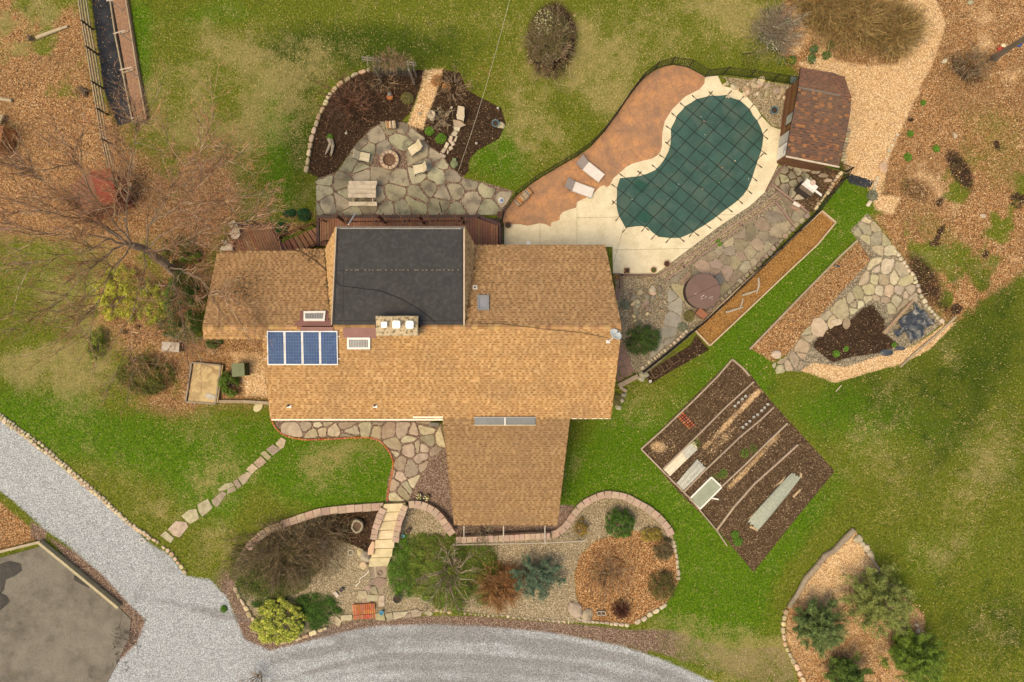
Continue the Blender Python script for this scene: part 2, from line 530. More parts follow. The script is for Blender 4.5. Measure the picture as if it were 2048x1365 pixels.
ROUNDBED = [(1190,1082),(1160,1110),(1148,1150),(1152,1195),(1170,1232),(1190,1245),(1264,1250),(1290,1236),(1332,1208),(1357,1165),(1352,1110),(1330,1075),(1260,1060)]
GARAGE_L = [(838,912),(905,880),(915,1068),(895,1050),(870,1022),(846,1008),(812,1006),(822,960)]
GARAGE_R = [(1100,850),(1128,850),(1118,1010),(1150,1010),(1130,1058),(1104,1072),(905,1076),(905,1000)]
FRONTWALK = [(546,838),(884,838),(888,868),(896,893),(855,935),(840,960),(826,1005),(770,1006),(775,960),(786,922),(776,900),(760,880),(735,872),(680,876),(610,880),(575,872),(552,855)]
HOUSEBED_W = [(410,670),(530,672),(542,800),(440,803),(372,808),(350,770),(330,720),(370,690)]
STEPGRAV = [(760,1125),(745,1180),(700,1205),(640,1200),(590,1160),(575,1110),(640,1080),(700,1075),(740,1100)]
TERRWEST = [(1226,548),(1310,548),(1330,575),(1330,640),(1310,700),(1262,735),(1240,690),(1240,600)]
SHEDBED = [(1440,152),(1600,172),(1590,250),(1572,262),(1542,252),(1513,216),(1490,190)]
COOKAREA = [(1548,385),(1568,318),(1690,342),(1625,430)]
BLACKMULCH = [(640,1035),(765,1012),(738,1105),(700,1088),(660,1075)]
IVY_L = [(480,1120),(560,1180),(640,1180),(680,1215),(640,1250),(560,1270),(500,1220)]
IVY_R = [(800,1050),(850,1045),(960,1085),(1010,1130),(1000,1190),(940,1220),(880,1205),(850,1180),(790,1160),(780,1120)]
DRYSTRIP = [(470,1175),(500,1250),(560,1300),(640,1262),(700,1246),(860,1243),(1000,1250),(1160,1275),(1300,1305),(1420,1345),(1600,1400),(1590,1330),(1568,1290),(1450,1290),(1340,1255),(1264,1258),(1165,1250),(960,1232),(860,1232),(720,1238),(640,1250),(560,1285),(520,1240),(485,1195)]

shape = U.shape
W = {}
W['vivid'] = np.clip(sum([blob(1300,960,180,120,U,V), blob(1500,700,140,60,U,V,-42), blob(1600,560,150,45,U,V,-45), blob(1420,1200,110,110,U,V,45), blob(560,900,240,70,U,V,10,.7),
        blob(700,980,120,60,U,V,0,.9), blob(1540,1100,200,40,U,V,-45,.8), blob(1700,830,200,60,U,V,10,.6), blob(560,300,40,160,U,V,0,.8), blob(1000,310,60,60,U,V,0,.8),
        blob(80,840,140,60,U,V,20,.7), blob(300,900,160,60,U,V,25,.6), blob(270,100,30,100,U,V,0,.8), blob(440,30,120,30,U,V,0,.5), blob(1690,400,50,50,U,V,0,.8),
        blob(420,990,60,60,U,V,0,.6),blob(1900,1150,160,110,U,V,0,.3)]), 0, 1)
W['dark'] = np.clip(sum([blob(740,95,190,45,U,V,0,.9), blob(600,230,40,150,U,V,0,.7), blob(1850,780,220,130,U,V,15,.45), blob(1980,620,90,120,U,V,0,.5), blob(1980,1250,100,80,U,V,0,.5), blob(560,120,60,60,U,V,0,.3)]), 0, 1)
dry = [blob(460,185,135,130,U,V,0,1.25), blob(560,110,110,50,U,V,0,.9), blob(400,230,80,60,U,V,0,.8), blob(520,190,70,90,U,V,0,.5), blob(1350,60,240,60,U,V,0,.55), blob(1230,150,120,70,U,V,-30,.6),
       blob(1060,200,60,110,U,V,15,.8), blob(1100,290,60,45,U,V,0,.9), blob(1180,110,50,80,U,V,0,.6), blob(1440,30,110,40,U,V,0,.8), blob(950,40,110,40,U,V,0,.35), blob(170,700,120,110,U,V,20,.9),
       blob(60,740,70,40,U,V,0,.7), blob(60,30,90,60,U,V,0,1.0), blob(20,120,60,60,U,V,0,.6), blob(410,850,60,45,U,V,0,.6), blob(440,960,60,50,U,V,0,.7), blob(300,1010,90,40,U,V,40,.4), blob(430,1090,40,50,U,V,0,.6),
       blob(640,930,50,50,U,V,0,.7), blob(720,900,60,25,U,V,0,.5), blob(200,560,200,80,U,V,10,.6), blob(430,400,120,60,U,V,0,.8), blob(330,440,90,50,U,V,0,.7),
       blob(1800,930,120,60,U,V,30,.30), blob(1960,960,50,170,U,V,10,.35), blob(1860,1120,90,50,U,V,0,.28), blob(1960,1290,70,70,U,V,0,.35),
       blob(1400,1270,140,40,U,V,15,.6), blob(1500,1320,160,50,U,V,0,.6), blob(2000,60,120,80,U,V,0,.6), blob(1900,700,30,50,U,V,0,.6), blob(1290,820,60,40,U,V,0,.25), blob(610,350,30,60,U,V,0,.5), blob(1250,230,50,60,U,V,0,.4)]
W['dry'] = np.clip(sum(dry), 0, 1)
SHOULDER = [(470,1175),(492,1240),(530,1300),(600,1300),(660,1285),(720,1275),(860,1266),(1000,1272),(1160,1296),(1300,1330),(1300,1290),(1160,1262),(1000,1245),(860,1232),(700,1245),(640,1258),(560,1286),(520,1255),(485,1200)]
W['leaf'] = np.maximum.reduce([mask(LEAFWEST,U,V,58), mask(LEAFEAST,U,V,20), mask(LEAFSTRIP,U,V,4), mask(ROUNDBED,U,V,4), mask(HOUSEBED_W,U,V,10), mask(PINEBED,U,V,4)*.9,
        mask([(-600,900),(-20,985),(40,1035),(88,1078),(0,1105),(-600,1250)],U,V,8)*.8, blob(350,780,90,60,U,V,0,.8), blob(560,462,60,16,U,V,-10,.8), blob(980,150,60,50,U,V,0,.35),
        mask(SHEDBED,U,V,4)*.45, mask(TERRWEST,U,V,5)*.75, blob(1500,600,60,200,U,V,45,.0), blob(600,432,50,10,U,V,0,.6), blob(1665,372,14,40,U,V,40,.7)])
W['leaf'] *= 1-0.35*blob(1960,230,90,55,U,V,0,1)-0.0
W['leaf'] = np.clip(W['leaf']*(1-0.42*blob(1880,480,130,55,U,V,50,1))*(1-0.42*blob(2010,330,80,80,U,V))*(1-0.55*blob(340,300,90,50,U,V))*(1-0.6*blob(100,520,180,60,U,V)), 0, 1)
W['mulch'] = np.maximum.reduce([mask([(790,238),(845,255),(885,285),(940,340),(925,356),(880,318),(850,296),(810,262)],U,V,3), mask(BACKBED_L,U,V,3), mask(BACKBED_R,U,V,4), mask(BLACKMULCH,U,V,4), mask([(560,1200),(485,1215),(500,1250),(545,1260)],U,V,5),
        mask([(1652,655),(1700,640),(1722,618),(1745,607),(1770,640),(1772,668),(1800,690),(1765,706),(1700,716),(1665,727),(1640,708),(1622,692)],U,V,12)*.95, blob(1930,140,70,35,U,V,40,.55), blob(1850,560,40,90,U,V,-30,.6), blob(1920,340,25,60,U,V,-30,.7), mask([(1285,750),(1380,690),(1392,668),(1420,700),(1340,745),(1300,770)],U,V,5)*.9,
        mask([(905,1050),(1115,1050),(1104,1070),(915,1074)],U,V,3), blob(1830,380,60,40,U,V,30,.5), blob(160,185,30,16,U,V,0,.5)])
W['soil'] = np.maximum.reduce([mask(PLOT,U,V,3), mask(LONGBED,U,V,2)*1.0, mask(COOKAREA,U,V,6)*.8])
strip = lambda a, b, w: mask([(a[0]-w*.7,a[1]-w*.7),(b[0]-w*.7,b[1]-w*.7),(b[0]+w*.7,b[1]+w*.7),(a[0]+w*.7,a[1]+w*.7)],U,V,5)
W['chip'] = np.maximum.reduce([mask(CHIPPATH,U,V,10), mask(BACKPATH,U,V,9), mask([(1600,742),(1625,725),(1690,735),(1760,712),(1830,690),(1890,648),(1912,645),(1860,700),(1800,730),(1740,745),(1670,766)],U,V,6),
        strip((1522,778),(1405,900),8)*.56, strip((1562,866),(1455,980),8)*.48, blob(1318,895,22,16,U,V,0,.6), blob(1440,885,60,14,U,V,-45,.45),
        mask(PINEBED,U,V,4)*(0.45+0.5*blob(1680,1130,80,50,U,V,-40,1)), blob(1660,70,80,60,U,V,0,.0), blob(1890,400,120,50,U,V,35,.22), blob(1990,470,90,60,U,V,0,.2), blob(1560,700,90,30,U,V,-45,.3),
        mask([(448,700),(535,700),(540,798),(490,798),(470,740)],U,V,8)*.6])
W['bark'] = mask(LONGBED,U,V,2)
W['gravel'] = mask(DRIVE,U,V,11)
W['pea'] = np.maximum.reduce([mask(GARDEN,U,V,3), mask(SHEDBED,U,V,4)*.9, mask([(1552,388),(1560,398),(1330,562),(1310,548)],U,V,3), mask([(1238,552),(1310,552),(1300,575),(1240,580)],U,V,4)])
W['pea'] *= (1-mask(ROUNDBED,U,V,4))*(1-mask(BLACKMULCH,U,V,4))*(1-0.5*mask(IVY_L,U,V,18))*(1-.5*mask(IVY_R,U,V,24))
W['purple'] = np.maximum.reduce([mask(GARAGE_L,U,V,5), mask(SHOULDER,U,V,6)*np.where(U<1150,.95,.6), mask([(466,1165),(462,1200),(482,1290),(555,1318),(572,1284),(520,1250),(490,1208),(475,1175)],U,V,5), mask([(92,1070),(160,1110),(215,1155),(262,1205),(300,1240),(275,1300),(240,1350),(205,1380),(225,1320),(255,1270),(262,1240),(238,1216),(195,1178),(145,1135)],U,V,7)*.95, mask([(60,1040),(95,1060),(92,1100),(60,1075)],U,V,6)*.8, mask(GARAGE_R,U,V,6)*.9, mask(DRYSTRIP,U,V,7)*np.where(U<1180,.98,np.clip(.98-(U-1180)/400,.45,1)), blob(1020,1262,280,10,U,V,2,.8), blob(262,1270,40,16,U,V,-60,.7), blob(470,1180,40,60,U,V,-30,.7), blob(240,1190,60,12,U,V,45,.6),
        mask(FRONTWALK,U,V,3)*.8, mask([(632,432),(630,358),(672,344),(690,320),(712,288),(742,256),(770,242),(812,245),(834,260),(858,290),(884,310),(902,334),(930,356),(968,364),(1029,382),(1008,432)],U,V,3)*.8])
W['purple'] *= (1-.0)
W['grit'] = np.maximum.reduce([mask([(1395,660),(1690,345),(1560,330),(1312,550),(1230,560),(1235,740),(1290,750)],U,V,4)*.9, mask([(1550,740),(1605,668),(1740,520),(1700,460),(1735,425),(1800,510),(1848,605),(1890,645),(1830,690),(1740,725),(1680,740),(1600,745)],U,V,4)*.85])
W['blackfab'] = np.maximum.reduce([mask([(176,-60),(218,-60),(272,243),(236,252),(207,180)],U,V,2), mask([(1690,352),(1700,348),(1748,362),(1740,378),(1700,368)],U,V,2)])
W['rut'] = np.clip(sum([blob(450,1230,220,9,U,V,12,.8), blob(262,1215,90,7,U,V,-62,.8), blob(60,945,220,10,U,V,38,.5), blob(140,1090,0.1,.1,U,V), blob(1000,1345,420,26,U,V,4,.75), blob(800,1262,330,14,U,V,-1,.7), blob(1150,1300,250,14,U,V,10,.7), blob(1000,1300,300,7,U,V,3,.5), blob(700,1300,200,8,U,V,-4,.5), blob(330,1120,90,10,U,V,50,.6), blob(1300,1365,200,10,U,V,14,.6)]), 0, 1)

def vn(scale, seed, octv=3, ang=0, ax=1.0):
    g = np.random.default_rng(seed); out = np.zeros(shape); amp = 1; tot = 0
    c, s = math.cos(R(ang)), math.sin(R(ang)); XX = (np.clip(X,-60,60)*c+np.clip(Y,-60,60)*s)*ax; YY = -np.clip(X,-60,60)*s+np.clip(Y,-60,60)*c
    for o in range(octv):
        f = 2**o/scale; N = 512; T = g.random((N, N)); a = XX*f+1000.3; b = YY*f+1000.7
        ia = np.floor(a).astype(int); ib = np.floor(b).astype(int); fa = a-ia; fb = b-ib; fa = fa*fa*(3-2*fa); fb = fb*fb*(3-2*fb)
        q = lambda i, j: T[(ia+i) % N, (ib+j) % N]
        out += amp*((q(0,0)*(1-fa)+q(1,0)*fa)*(1-fb)+(q(0,1)*(1-fa)+q(1,1)*fa)*fb); tot += amp; amp *= .55
    return out/tot
n1, n2, n3, n4 = vn(1.6, 1, 4), vn(4.5, 2, 4), vn(.7, 3, 3), vn(9.0, 4, 3)
streak = vn(3.2, 9, 3, ang=52, ax=.14)
rightlawn = sstep(1560, 1750, U)*sstep(620, 740, V)
W['dry'] = np.clip(W['dry']*(.15+1.55*n1) + .9*(n2-.52)*(1-.6*W['vivid']) + .5*(n3-.5) + .6*(vn(2.2, 31, 4)-.52) + rightlawn*(.75*(streak-.55)), 0, 1)
W['vivid'] = np.clip(W['vivid']*1.35-.04+.8*(n2-.5)+.6*(n1-.5), 0, 1)
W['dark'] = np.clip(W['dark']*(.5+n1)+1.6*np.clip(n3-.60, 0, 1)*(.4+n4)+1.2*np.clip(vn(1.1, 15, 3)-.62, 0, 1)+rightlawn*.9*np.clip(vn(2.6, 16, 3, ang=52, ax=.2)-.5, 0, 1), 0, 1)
east = mask(LEAFEAST,U,V,20)
W['leaf'] = np.clip(W['leaf']*(1-east*sstep(200, 420, V)*np.clip(4.2*(vn(2.2, 21, 5)-.47), 0, .85))*(1-mask(LEAFWEST,U,V,26)*np.clip(3.2*(vn(3.0, 22, 5)-.48), 0, .75)), 0, 1)
W['mulch'] = np.maximum(W['mulch'], np.clip(east*sstep(90, 260, V)*4*(vn(1.7, 23, 4)-.60), 0, .8))
W['mulch'] = np.maximum(W['mulch'], np.clip(mask(LEAFWEST,U,V,26)*4*(vn(1.9, 26, 4)-.68), 0, .6))
W['chip'] = np.clip(W['chip']*(.72+.55*n1)+east*(1.3*np.clip(vn(2.0, 32, 5)-.50, 0, .5)+.25*sstep(260, 60, V)), 0, 1)
W['mulch'] = np.maximum(W['mulch'], blob(1103,78,52,76,U,V,8,.95))
dd = np.zeros(shape); bb_ = (U > 350) & (U < 1700) & (V > 1180) & (V < 1600); dd[bb_] = sdf(DRIVE, U[bb_], V[bb_])
trk = sum([np.exp(-((dd-c)/w_)**2)*a for c, w_, a in ((24,9,.75),(62,7,.8),(84,6,.45),(118,10,.9),(150,8,.5))])*(U > 540)*(V > 1235)
W['rust'] = None
W['rut'] = np.clip(trk*(.30+1.1*n1)+W['rut']*(.2+.9*n1)+mask(DRIVE,U,V,11)*1.3*np.clip(vn(1.8, 25, 4)-.60, 0, 1), 0, 1)

W['rust'] = np.clip(.5+1.6*(vn(2.4, 24, 4)-.5)+mask(ROUNDBED,U,V,4), 0, 1)
def ground_material():
    m = bpy.data.materials.new('ground_cover'); m.use_nodes = True; nt = m.node_tree
    bs = nt.nodes['Principled BSDF']; bs.inputs['Roughness'].default_value = 0.95; bs.inputs['Specular IOR Level'].default_value = 0.15
    geo = _n(nt, 'ShaderNodeNewGeometry'); vec = geo.outputs['Position']
    A = {}
    for k in W:
        a = _n(nt, 'ShaderNodeAttribute'); a.attribute_name = 'w_'+k; A[k] = a.outputs['Fac']
    nbig = noise(nt, vec, 0.35, 5, .6); nmid = noise(nt, vec, 1.6, 5, .65); nf = noise(nt, vec, 9.0, 4, .7); nff = noise(nt, vec, 34.0, 2, .6)
    wv = _n(nt, 'ShaderNodeTexNoise'); wv.inputs['Scale'].default_value = 5; nt.links.new(vec, wv.inputs['Vector'])
    def vor(scale, dist='EUCLIDEAN'):
        v = _n(nt, 'ShaderNodeTexVoronoi'); v.inputs['Scale'].default_value = scale; nt.links.new(vec, v.inputs['Vector'])
        s = _n(nt, 'ShaderNodeSeparateColor'); nt.links.new(v.outputs['Color'], s.inputs[0]); return s.outputs[0], s.outputs[1], v.outputs['Distance']
    v1, v1b, d1 = vor(21.0); v2, v2b, d2 = vor(26.0)
    def fac(w, amp=0.55, k=5.0, n=None):
        t = math_(nt, 'MULTIPLY_ADD', math_(nt, 'SUBTRACT', n if n else nmixed, 0.5), amp*2, w)
        return math_(nt, 'MULTIPLY_ADD', math_(nt, 'SUBTRACT', t, 0.5), k, 0.5, clamp=True)
    nmixed = math_(nt, 'MULTIPLY_ADD', nf, 0.6, math_(nt, 'MULTIPLY', nmid, 0.4))
    gate = lambda w: math_(nt, 'MULTIPLY', w, 12.0, clamp=True)
    def layer(base, w, colr, amp=.45, k=5.0, n=None):
        return mixc(nt, math_(nt, 'MULTIPLY', fac(w, amp, k, n), gate(w)), base, colr)
    # green lawn
    g1 = ramp(nt, nf, [(0.30, (.040,.058,.004)), (0.5, (.102,.130,.011)), (0.70, (.235,.225,.042))])
    g2 = ramp(nt, nf, [(0.30, (.022,.058,.002)), (0.5, (.064,.140,.005)), (0.70, (.148,.225,.016))])
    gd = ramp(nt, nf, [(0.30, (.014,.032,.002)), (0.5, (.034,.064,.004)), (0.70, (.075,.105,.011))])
    base = mixc(nt, fac(A['vivid'], .5, 1.6, nmid), g1, g2)
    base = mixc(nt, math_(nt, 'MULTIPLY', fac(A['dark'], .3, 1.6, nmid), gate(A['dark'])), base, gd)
    dcol = ramp(nt, nff, [(0.3, (.15,.13,.045)), (0.5, (.27,.225,.09)), (0.72, (.44,.37,.17))])
    # dry thatch: everywhere a little, patches a lot
    dmix = math_(nt, 'MULTIPLY_ADD', A['dry'], 0.50, math_(nt, 'MULTIPLY', nbig, 0.34))
    ndry = math_(nt, 'MULTIPLY_ADD', nff, 0.30, math_(nt, 'MULTIPLY_ADD', nf, 0.30, math_(nt, 'MULTIPLY', nmid, 0.40)))
    base = mixc(nt, math_(nt, 'MULTIPLY', fac(dmix, 1.25, 2.6, ndry), 0.80), base, dcol)
    leafc = ramp(nt, v1, [(0.0, (.05,.028,.014)), (0.25, (.16,.075,.030)), (0.5, (.30,.145,.058)), (0.75, (.42,.225,.10)), (1.0, (.62,.45,.26))])
    leafd = mixc(nt, A['rust'], mixc(nt, 0.45, leafc, (.16,.105,.055)), leafc)
    base = layer(base, A['leaf'], leafd, .5, 3.2)
    griTc = ramp(nt, v1, [(0.0, (.10,.085,.06)), (0.6, (.21,.18,.13)), (1.0, (.42,.36,.26))])
    base = layer(base, A['grit'], griTc, .15, 6)
    mulc = ramp(nt, v1, [(0.0, (.016,.010,.006)), (0.6, (.042,.024,.014)), (0.9, (.075,.043,.026)), (0.97, (.13,.08,.045)), (1.0, (.30,.21,.13))])
    base = layer(base, A['mulch'], mulc, .22, 6)
    soilc = ramp(nt, v1, [(0.0, (.036,.022,.013)), (0.55, (.085,.053,.031)), (0.85, (.145,.095,.057)), (0.96, (.24,.165,.10)), (1.0, (.42,.32,.21))])
    base = layer(base, A['soil'], mixc(nt, math_(nt, 'MULTIPLY_ADD', nmid, 2.5, -.9, clamp=True), soilc, mixc(nt, .5, soilc, (.045,.028,.016))), .15, 6)
    chipc = ramp(nt, v2, [(0.0, (.24,.13,.06)), (0.35, (.46,.30,.16)), (0.7, (.64,.45,.26)), (1.0, (.86,.70,.48))])
    base = layer(base, A['chip'], mixc(nt, math_(nt, 'MULTIPLY_ADD', nmid, 2.5, -1.0, clamp=True), chipc, mixc(nt, .35, chipc, (.58,.30,.10))), .5, 4)
    barkc = ramp(nt, v2, [(0.0, (.09,.045,.015)), (0.5, (.25,.125,.04)), (1.0, (.42,.25,.10))])
    base = layer(base, A['bark'], mixc(nt, math_(nt, 'MULTIPLY_ADD', nmid, 3.0, -1.2, clamp=True), barkc, mixc(nt, .45, barkc, (.40,.20,.055))), .1, 6)
    gravc = ramp(nt, v2, [(0.0, (.15,.162,.175)), (0.3, (.25,.27,.295)), (0.7, (.37,.40,.43)), (1.0, (.56,.60,.64))])
    gravc = mixc(nt, math_(nt, 'MULTIPLY_ADD', nmid, 1.6, -.75, clamp=True), gravc, mixc(nt, .5, gravc, (.21,.19,.17)))
    peac = ramp(nt, v2, [(0.0, (.10,.075,.045)), (0.3, (.205,.165,.105)), (0.7, (.31,.255,.17)), (1.0, (.56,.48,.35))])
    purc = ramp(nt, v2, [(0.0, (.065,.040,.030)), (0.4, (.14,.088,.066)), (0.75, (.21,.145,.11)), (1.0, (.42,.33,.26))])
    base = layer(base, A['purple'], purc, .40, 3.5)
    base = layer(base, A['pea'], peac, .18, 6)
    base = layer(base, A['gravel'], gravc, .35, 4)
    base = mixc(nt, math_(nt, 'MULTIPLY', fac(A['rut'], .5, 2.0), math_(nt, 'MULTIPLY', gate(A['rut']), .50)), base, mixc(nt, .22, (.115,.118,.122), purc))
    fab = ramp(nt, nmid, [(.3, (.014,.016,.022)), (.7, (.05,.055,.065))])
    base = layer(base, A['blackfab'], fab, .12, 8)
    nt.links.new(base, bs.inputs['Base Color'])
    b = _n(nt, 'ShaderNodeBump'); b.inputs['Strength'].default_value = 0.7; b.inputs['Distance'].default_value = 0.05
    hgt = math_(nt, 'ADD', nf, math_(nt, 'MULTIPLY', math_(nt, 'ADD', nff, v2b), 0.35))
    nt.links.new(hgt, b.inputs['Height']); nt.links.new(b.outputs[0], bs.inputs['Normal'])
    return m
GM = ground_material()

# faces -> regions
nyy, nxx = shape
idx = np.arange(nyy*nxx).reshape(shape)
quads = np.stack([idx[:-1,:-1], idx[:-1,1:], idx[1:,1:], idx[1:,:-1]], -1).reshape(-1, 4)
fu = U.ravel()[quads].mean(1); fv = V.ravel()[quads].mean(1)
reg = np.zeros(len(quads), int)
def inside(poly):
    p = np.array(poly, float)
    b = (fu > p[:,0].min()) & (fu < p[:,0].max()) & (fv > p[:,1].min()) & (fv < p[:,1].max())
    r = np.zeros(len(fu), bool); r[b] = sdf(poly, fu[b], fv[b]) > 0; return r
REG = [('lawn', None), ('leaf_covered_ground', LEAFWEST), ('leaf_covered_ground', LEAFEAST), ('wood_chip_path', CHIPPATH), ('gravel_driveway', DRIVE), ('pebble_garden_ground', GARDEN), ('leafy_bed_ground', ROUNDBED),
       ('mulch_bed_ground', BACKBED_L), ('mulch_bed_ground', BACKBED_R), ('wood_chip_path', BACKPATH), ('vegetable_plot_soil', PLOT), ('leafy_strip_ground', LEAFSTRIP), ('pond_bed_ground', POND), ('wood_chip_bed_ground', PINEBED)]
for i, (nm, poly) in enumerate(REG):
    if poly is not None: reg[inside(poly)] = i
allv = np.c_[X.ravel(), Y.ravel(), Z.ravel()]
names_done = {}
for i, (nm, poly) in enumerate(REG):
    names_done.setdefault(nm, []).append(i)
for nm, ids in names_done.items():
    q = quads[np.isin(reg, ids)]
    if not len(q): continue
    used, inv = np.unique(q, return_inverse=True)
    me = fast_mesh(nm, allv[used], inv.reshape(-1, 4), GM, smooth=True)
    for k, arr in W.items():
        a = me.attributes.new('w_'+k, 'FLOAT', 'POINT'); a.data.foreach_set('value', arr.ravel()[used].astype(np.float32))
    structure(link(nm, me))

# ---- sampling helper for scattered litter and grass
x0s, x1s, y0s, y1s = -34.5, 34.5, -23.5, 23.5
def samp(key, x, y):
    ix = np.clip(np.searchsorted(gx, x)-1, 0, len(gx)-2); iy = np.clip(np.searchsorted(gy, y)-1, 0, len(gy)-2)
    return (W[key] if isinstance(key, str) else key)[iy, ix]
hard = np.zeros(shape, bool)

def scatter(n, wfun):
    x = rng.uniform(x0s, x1s, n); y = rng.uniform(y0s, y1s, n)
    keep = rng.random(n) < wfun(x, y)
    return x[keep], y[keep]

def quads_mesh(name, x, y, z, size, cols, m, tilt=0.5, aspect=0.6, parent=None):
    n = len(x); a = rng.uniform(0, 2*math.pi, n)
    t = rng.normal(0, tilt, (n, 2))
    ax = np.stack([np.cos(a), np.sin(a), t[:,0]], 1)*size[:,None]*0.5
    ay = np.stack([-np.sin(a), np.cos(a), t[:,1]], 1)*size[:,None]*0.5*aspect
    c = np.stack([x, y, z], 1)
    Vv = np.stack([c-ax, c-ay*1.0+ax*0.1, c+ax, c+ay], 1).reshape(-1, 3)
    Fq = np.arange(4*n).reshape(-1, 4)
    return link(name, fast_mesh(name, Vv, Fq, m, colors=cols), parent)

LEAFM = mat('fallen_leaf', (.3,.2,.1), attr=True, fine=0, rough=.8)
def pick(pal, n, k=0.25):
    pal = np.array(pal); c = pal[rng.integers(0, len(pal), n)]
    return c*(1+rng.uniform(-k, k, (n, 1)))
LP = [(.26,.12,.045),(.38,.18,.07),(.44,.26,.12),(.16,.08,.035),(.60,.44,.25),(.40,.16,.055),(.09,.05,.025),(.20,.12,.06)]
notbuilt = lambda x, y: (1-np.clip(samp('gravel', x, y)*1.0, 0, 1)*.97)
x, y = scatter(290000, lambda x, y: np.clip(samp('leaf', x, y)*.9*(1-samp('chip', x, y)*.8), 0, 1))
z = terrain(x, y)+0.02
o = quads_mesh('fallen_leaves', x, y, z, rng.uniform(.035, .09, len(x)), pick(LP, len(x)), LEAFM)
stuff(o, 'dry brown and orange leaves lying over the ground under the trees', 'fallen leaves')
x, y = scatter(160000, lambda x, y: np.clip(samp('chip', x, y)*.85, 0, 1))
z = terrain(x, y)+0.02
o = quads_mesh('wood_chips', x, y, z, rng.uniform(.06, .14, len(x)), pick([(.52,.36,.19),(.64,.47,.28),(.38,.23,.10),(.74,.60,.40),(.46,.26,.10)], len(x)), LEAFM, aspect=.4)
stuff(o, 'pale wood chips strewn along the paths and beds', 'wood chips')
# stray leaves and straw on the lawn
x, y = scatter(14000, lambda x, y: np.clip((1-samp('gravel', x, y))*.28*np.clip(4*(samp(n2, x, y)-.42),.15,1.5)+.1*samp('mulch', x, y)+.12*samp('soil', x, y)+.2*samp('pea', x, y)*0, 0, 1))
z = terrain(x, y)+0.03
o = quads_mesh('stray_leaves', x, y, z, rng.uniform(.04, .10, len(x)), pick([(.45,.32,.15),(.52,.40,.22),(.38,.20,.08),(.42,.28,.13),(.60,.50,.34)], len(x)), LEAFM)
stuff(o, 'scattered single tan leaves lying about on lawn and soil', 'stray leaves')
# sticks on the ground
n_ = 1500; x = rng.uniform(x0s, x1s, n_*6); y = rng.uniform(y0s, y1s, n_*6); keep = rng.random(n_*6) < samp('leaf', x, y)*.35; x, y = x[keep], y[keep]; n = len(x); z = terrain(x, y)+.04
a = rng.uniform(0, 6.28, n); L = rng.uniform(.12, .55, n); wd = rng.uniform(.008, .02, n); d = np.stack([np.cos(a), np.sin(a), rng.normal(0,.08,n)], 1)*L[:,None]; sd = np.stack([-np.sin(a), np.cos(a), 0*a], 1)*wd[:,None]; c = np.stack([x,y,z], 1); hh = np.array([0,0,.025])
Vv = np.stack([c-sd, c+sd, c+d+sd*.5, c+d-sd*.5, c+hh, c+d+hh], 1).reshape(-1,3); b = np.arange(n)[:,None]*6
Fq = np.concatenate([b+[[0,3,5,4]], b+[[1,4,5,2]]], 0)
o = link('ground_sticks', fast_mesh('ground_sticks', Vv, Fq, LEAFM, colors=np.tile(pick([(.30,.23,.15),(.16,.11,.07),(.45,.37,.26),(.09,.06,.04)], n), (2,1)))); stuff(o, 'small fallen sticks and twigs among the dry leaves', 'sticks')
# grass blades
nblade = 480000
gw = lambda x, y: np.clip(1-np.maximum.reduce([samp(k, x, y) for k in ('leaf','mulch','soil','gravel','pea','purple','chip','blackfab','grit')])*1.25, 0, 1)
x, y = scatter(nblade, gw)
n = len(x); z = terrain(x, y)
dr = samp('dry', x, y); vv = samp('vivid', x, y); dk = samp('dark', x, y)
isdry = rng.random(n) < (0.10+dr*0.75)
cg = np.array([.105,.140,.014])*(1-vv[:,None])+np.array([.074,.158,.008])*vv[:,None]
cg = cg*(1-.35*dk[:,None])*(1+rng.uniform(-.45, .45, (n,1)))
cd = np.array([.40,.33,.14])*(1+rng.uniform(-.3, .35, (n,1)))
cc = np.where(isdry[:,None], cd, cg)
a = rng.uniform(0, 2*math.pi, n); wd = rng.uniform(.012, .028, n); hh = rng.uniform(.04, .10, n); le = rng.uniform(.03, .11, n)
bx = np.stack([np.cos(a)*wd, np.sin(a)*wd, np.zeros(n)], 1); c = np.stack([x, y, z-.005], 1)
tip = c+np.stack([-np.sin(a)*le, np.cos(a)*le, hh], 1)
Vv = np.stack([c-bx, c+bx, tip], 1).reshape(-1, 3)
o = link('grass_blades', fast_mesh('grass_blades', Vv, np.arange(3*n).reshape(-1, 3), LEAFM, colors=np.repeat(cc, 3, 0)))
stuff(o, 'short green and straw coloured grass of the lawn', 'grass')
# ================================================================ HOUSE
WOOD_BR = mat('stained_wood', (.13,.055,.035), (.085,.038,.026), scale=6, rnd=.12, bump=.2)
DECKM = mat('deck_board_brown', (.27,.135,.080), (.205,.098,.058), scale=5, rnd=.12, fine=.12)
DECKB = mat('deck_border_dark', (.10,.060,.055), (.075,.045,.04), scale=5, rnd=.08)
SHINGLE = mat('shingle_tan', (.3,.2,.1), attr=True, fine=.22, scale=22, rough=.9, bump=.3, bscale=120, c3=(.17,.115,.07), c3scale=.45, c3amt=.30)
ROOFBASE = mat('roof_underlay', (.22,.13,.065), (.16,.09,.045), scale=10)
MEMB = mat('roof_membrane', (.040,.040,.042), (.028,.028,.030), scale=1.3, fine=.25, rough=.75, c3=(.065,.065,.068), c3scale=4, c3amt=.4, bump=.15)
SEAMM = mat('membrane_seam', (.02,.02,.021), rough=.6)
WHITE = mat('white_paint', (.80,.78,.74), (.70,.68,.63), scale=4, rough=.5, fine=.04)
WALLM = mat('house_siding', (.35,.27,.19), (.28,.21,.15), scale=3)
FLASH = mat('copper_brown_flashing', (.25,.12,.105), (.19,.09,.08), scale=1.5, rough=.5, fine=.06, bump=.25, bscale=4)
